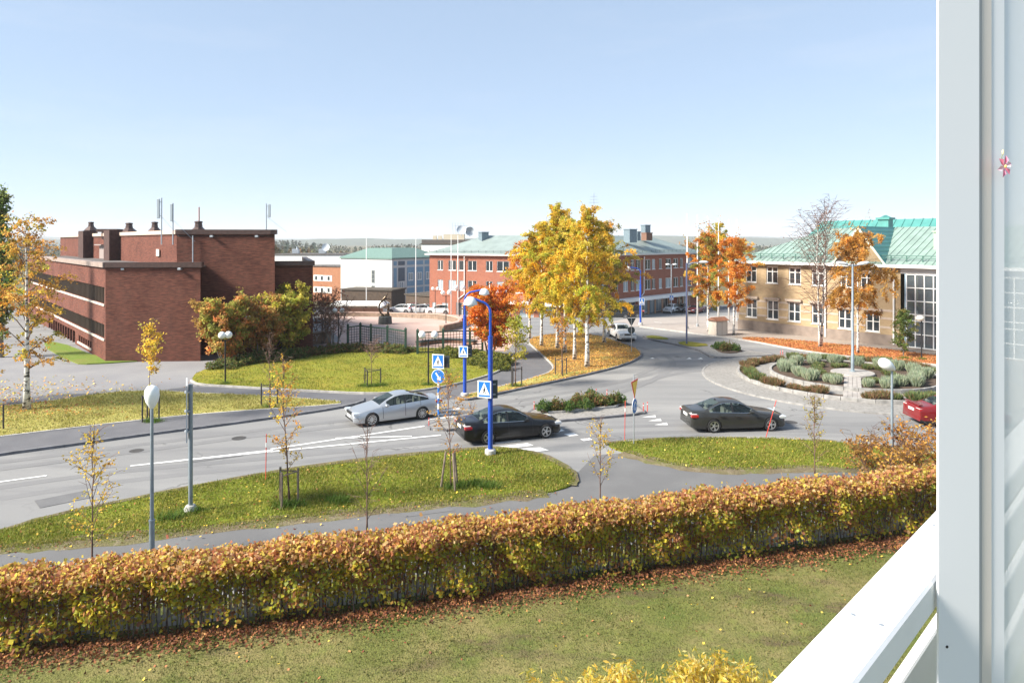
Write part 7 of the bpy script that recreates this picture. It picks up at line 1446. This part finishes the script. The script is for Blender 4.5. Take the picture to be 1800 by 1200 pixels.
ds = Vector((.985, .17)).normalized(); s0 = Vector((1.0, 1.6)); door = thing('balcony_door', 'open white balcony door with large glass pane, a white room reflection put into its colour', 'door', (s0.x, s0.y, EYE - 1.75), math.atan2(ds.y, ds.x))
M_DOOR = mat('door_white', (.74, .75, .77), .4); b = MB(); b.box((0, 0, 0), (.1095, .006, 3.0), bev=.002); b.build('stile', M_DOOR, door)
[MB().lathe([(.0035, 0), (.003, .0015), (.0005, .002)], 10, M=Matrix.Rotation(R(90), 4, 'X')).build('screw', M_BLACK, door, (.022, 0.0, z)) for z in (.80,)]
b = MB(); b.box((.111, .003, 0), (.119, .02, 3.0)); b.build('gasket', mat('gasket_grey', (.40, .40, .40), .6), door); b = MB(); b.box((.1205, .004, 0), (.147, .02, 3.0)); b.build('inner_bead', mat('bead_beige', (.62, .57, .52), .5), door); b = MB(); b.box((.1485, .006, 0), (.1845, .02, 3.0), bev=.003); b.build('glazing_bead', M_DOOR, door)
m = bpy.data.materials.new('reflection_veil_glass'); m.use_nodes = True; N = m.node_tree.nodes; L = m.node_tree.links; p_ = N['Principled BSDF']; p_.inputs['Base Color'].default_value = (.78, .80, .80, 1); p_.inputs['Roughness'].default_value = .2  # diffuse white stands in for the white interior reflected in the pane
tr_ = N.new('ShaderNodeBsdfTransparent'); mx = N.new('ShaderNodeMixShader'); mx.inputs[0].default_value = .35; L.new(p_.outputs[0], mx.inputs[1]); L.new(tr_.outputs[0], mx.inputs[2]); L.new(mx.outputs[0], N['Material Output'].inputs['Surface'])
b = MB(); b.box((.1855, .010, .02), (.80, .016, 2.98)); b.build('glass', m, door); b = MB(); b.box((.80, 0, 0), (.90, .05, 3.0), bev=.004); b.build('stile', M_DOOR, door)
# flower reflection in the door glass, built as a solid blossom
fp = s0 + ds * .172 - Vector((.5, .86)) * .03; fz = zat(293, fp.y); fl = thing('flower_reflection', 'pink blossom with small bud, modelled in place of a reflection in the balcony door glass', 'flower', (fp.x, fp.y, fz), math.atan2(ds.y, ds.x)); M_PET = mat('petal_pink', (.78, .22, .34), .5); M_PETP = mat('petal_pale', (.82, .52, .58), .5); fl.scale = (.55, .55, .75)
for k in range(6):
    a = k * 1.047 + .3; b = MB(); c, s_ = math.cos(a), math.sin(a); b.add([(0, 0, 0), (.022 * c - .009 * s_, -.010, .022 * s_ + .009 * c), (.036 * c, -.004, .036 * s_), (.022 * c + .009 * s_, -.012, .022 * s_ - .009 * c)], [(0, 1, 2, 3)]); b.build('petal', M_PET if k % 3 else M_PETP, fl)
b = MB(); b.ball((-.002, -.012, 0), .005, 8); b.build('stamen', mat('stamen_yellow', (.75, .55, .15), .6), fl); b = MB(); b.tube([(0, 0, .012), (-.01, 0, .028), (-.004, 0, .04)], .0015, 5); b.build('stem', mat('stem_green', (.15, .2, .07), .6), fl); b = MB(); b.ball((-.003, 0, .045), .006, 8, sq=(.7, .7, 1.4)); b.build('bud', mat('bud_cream', (.7, .62, .35), .5), fl)
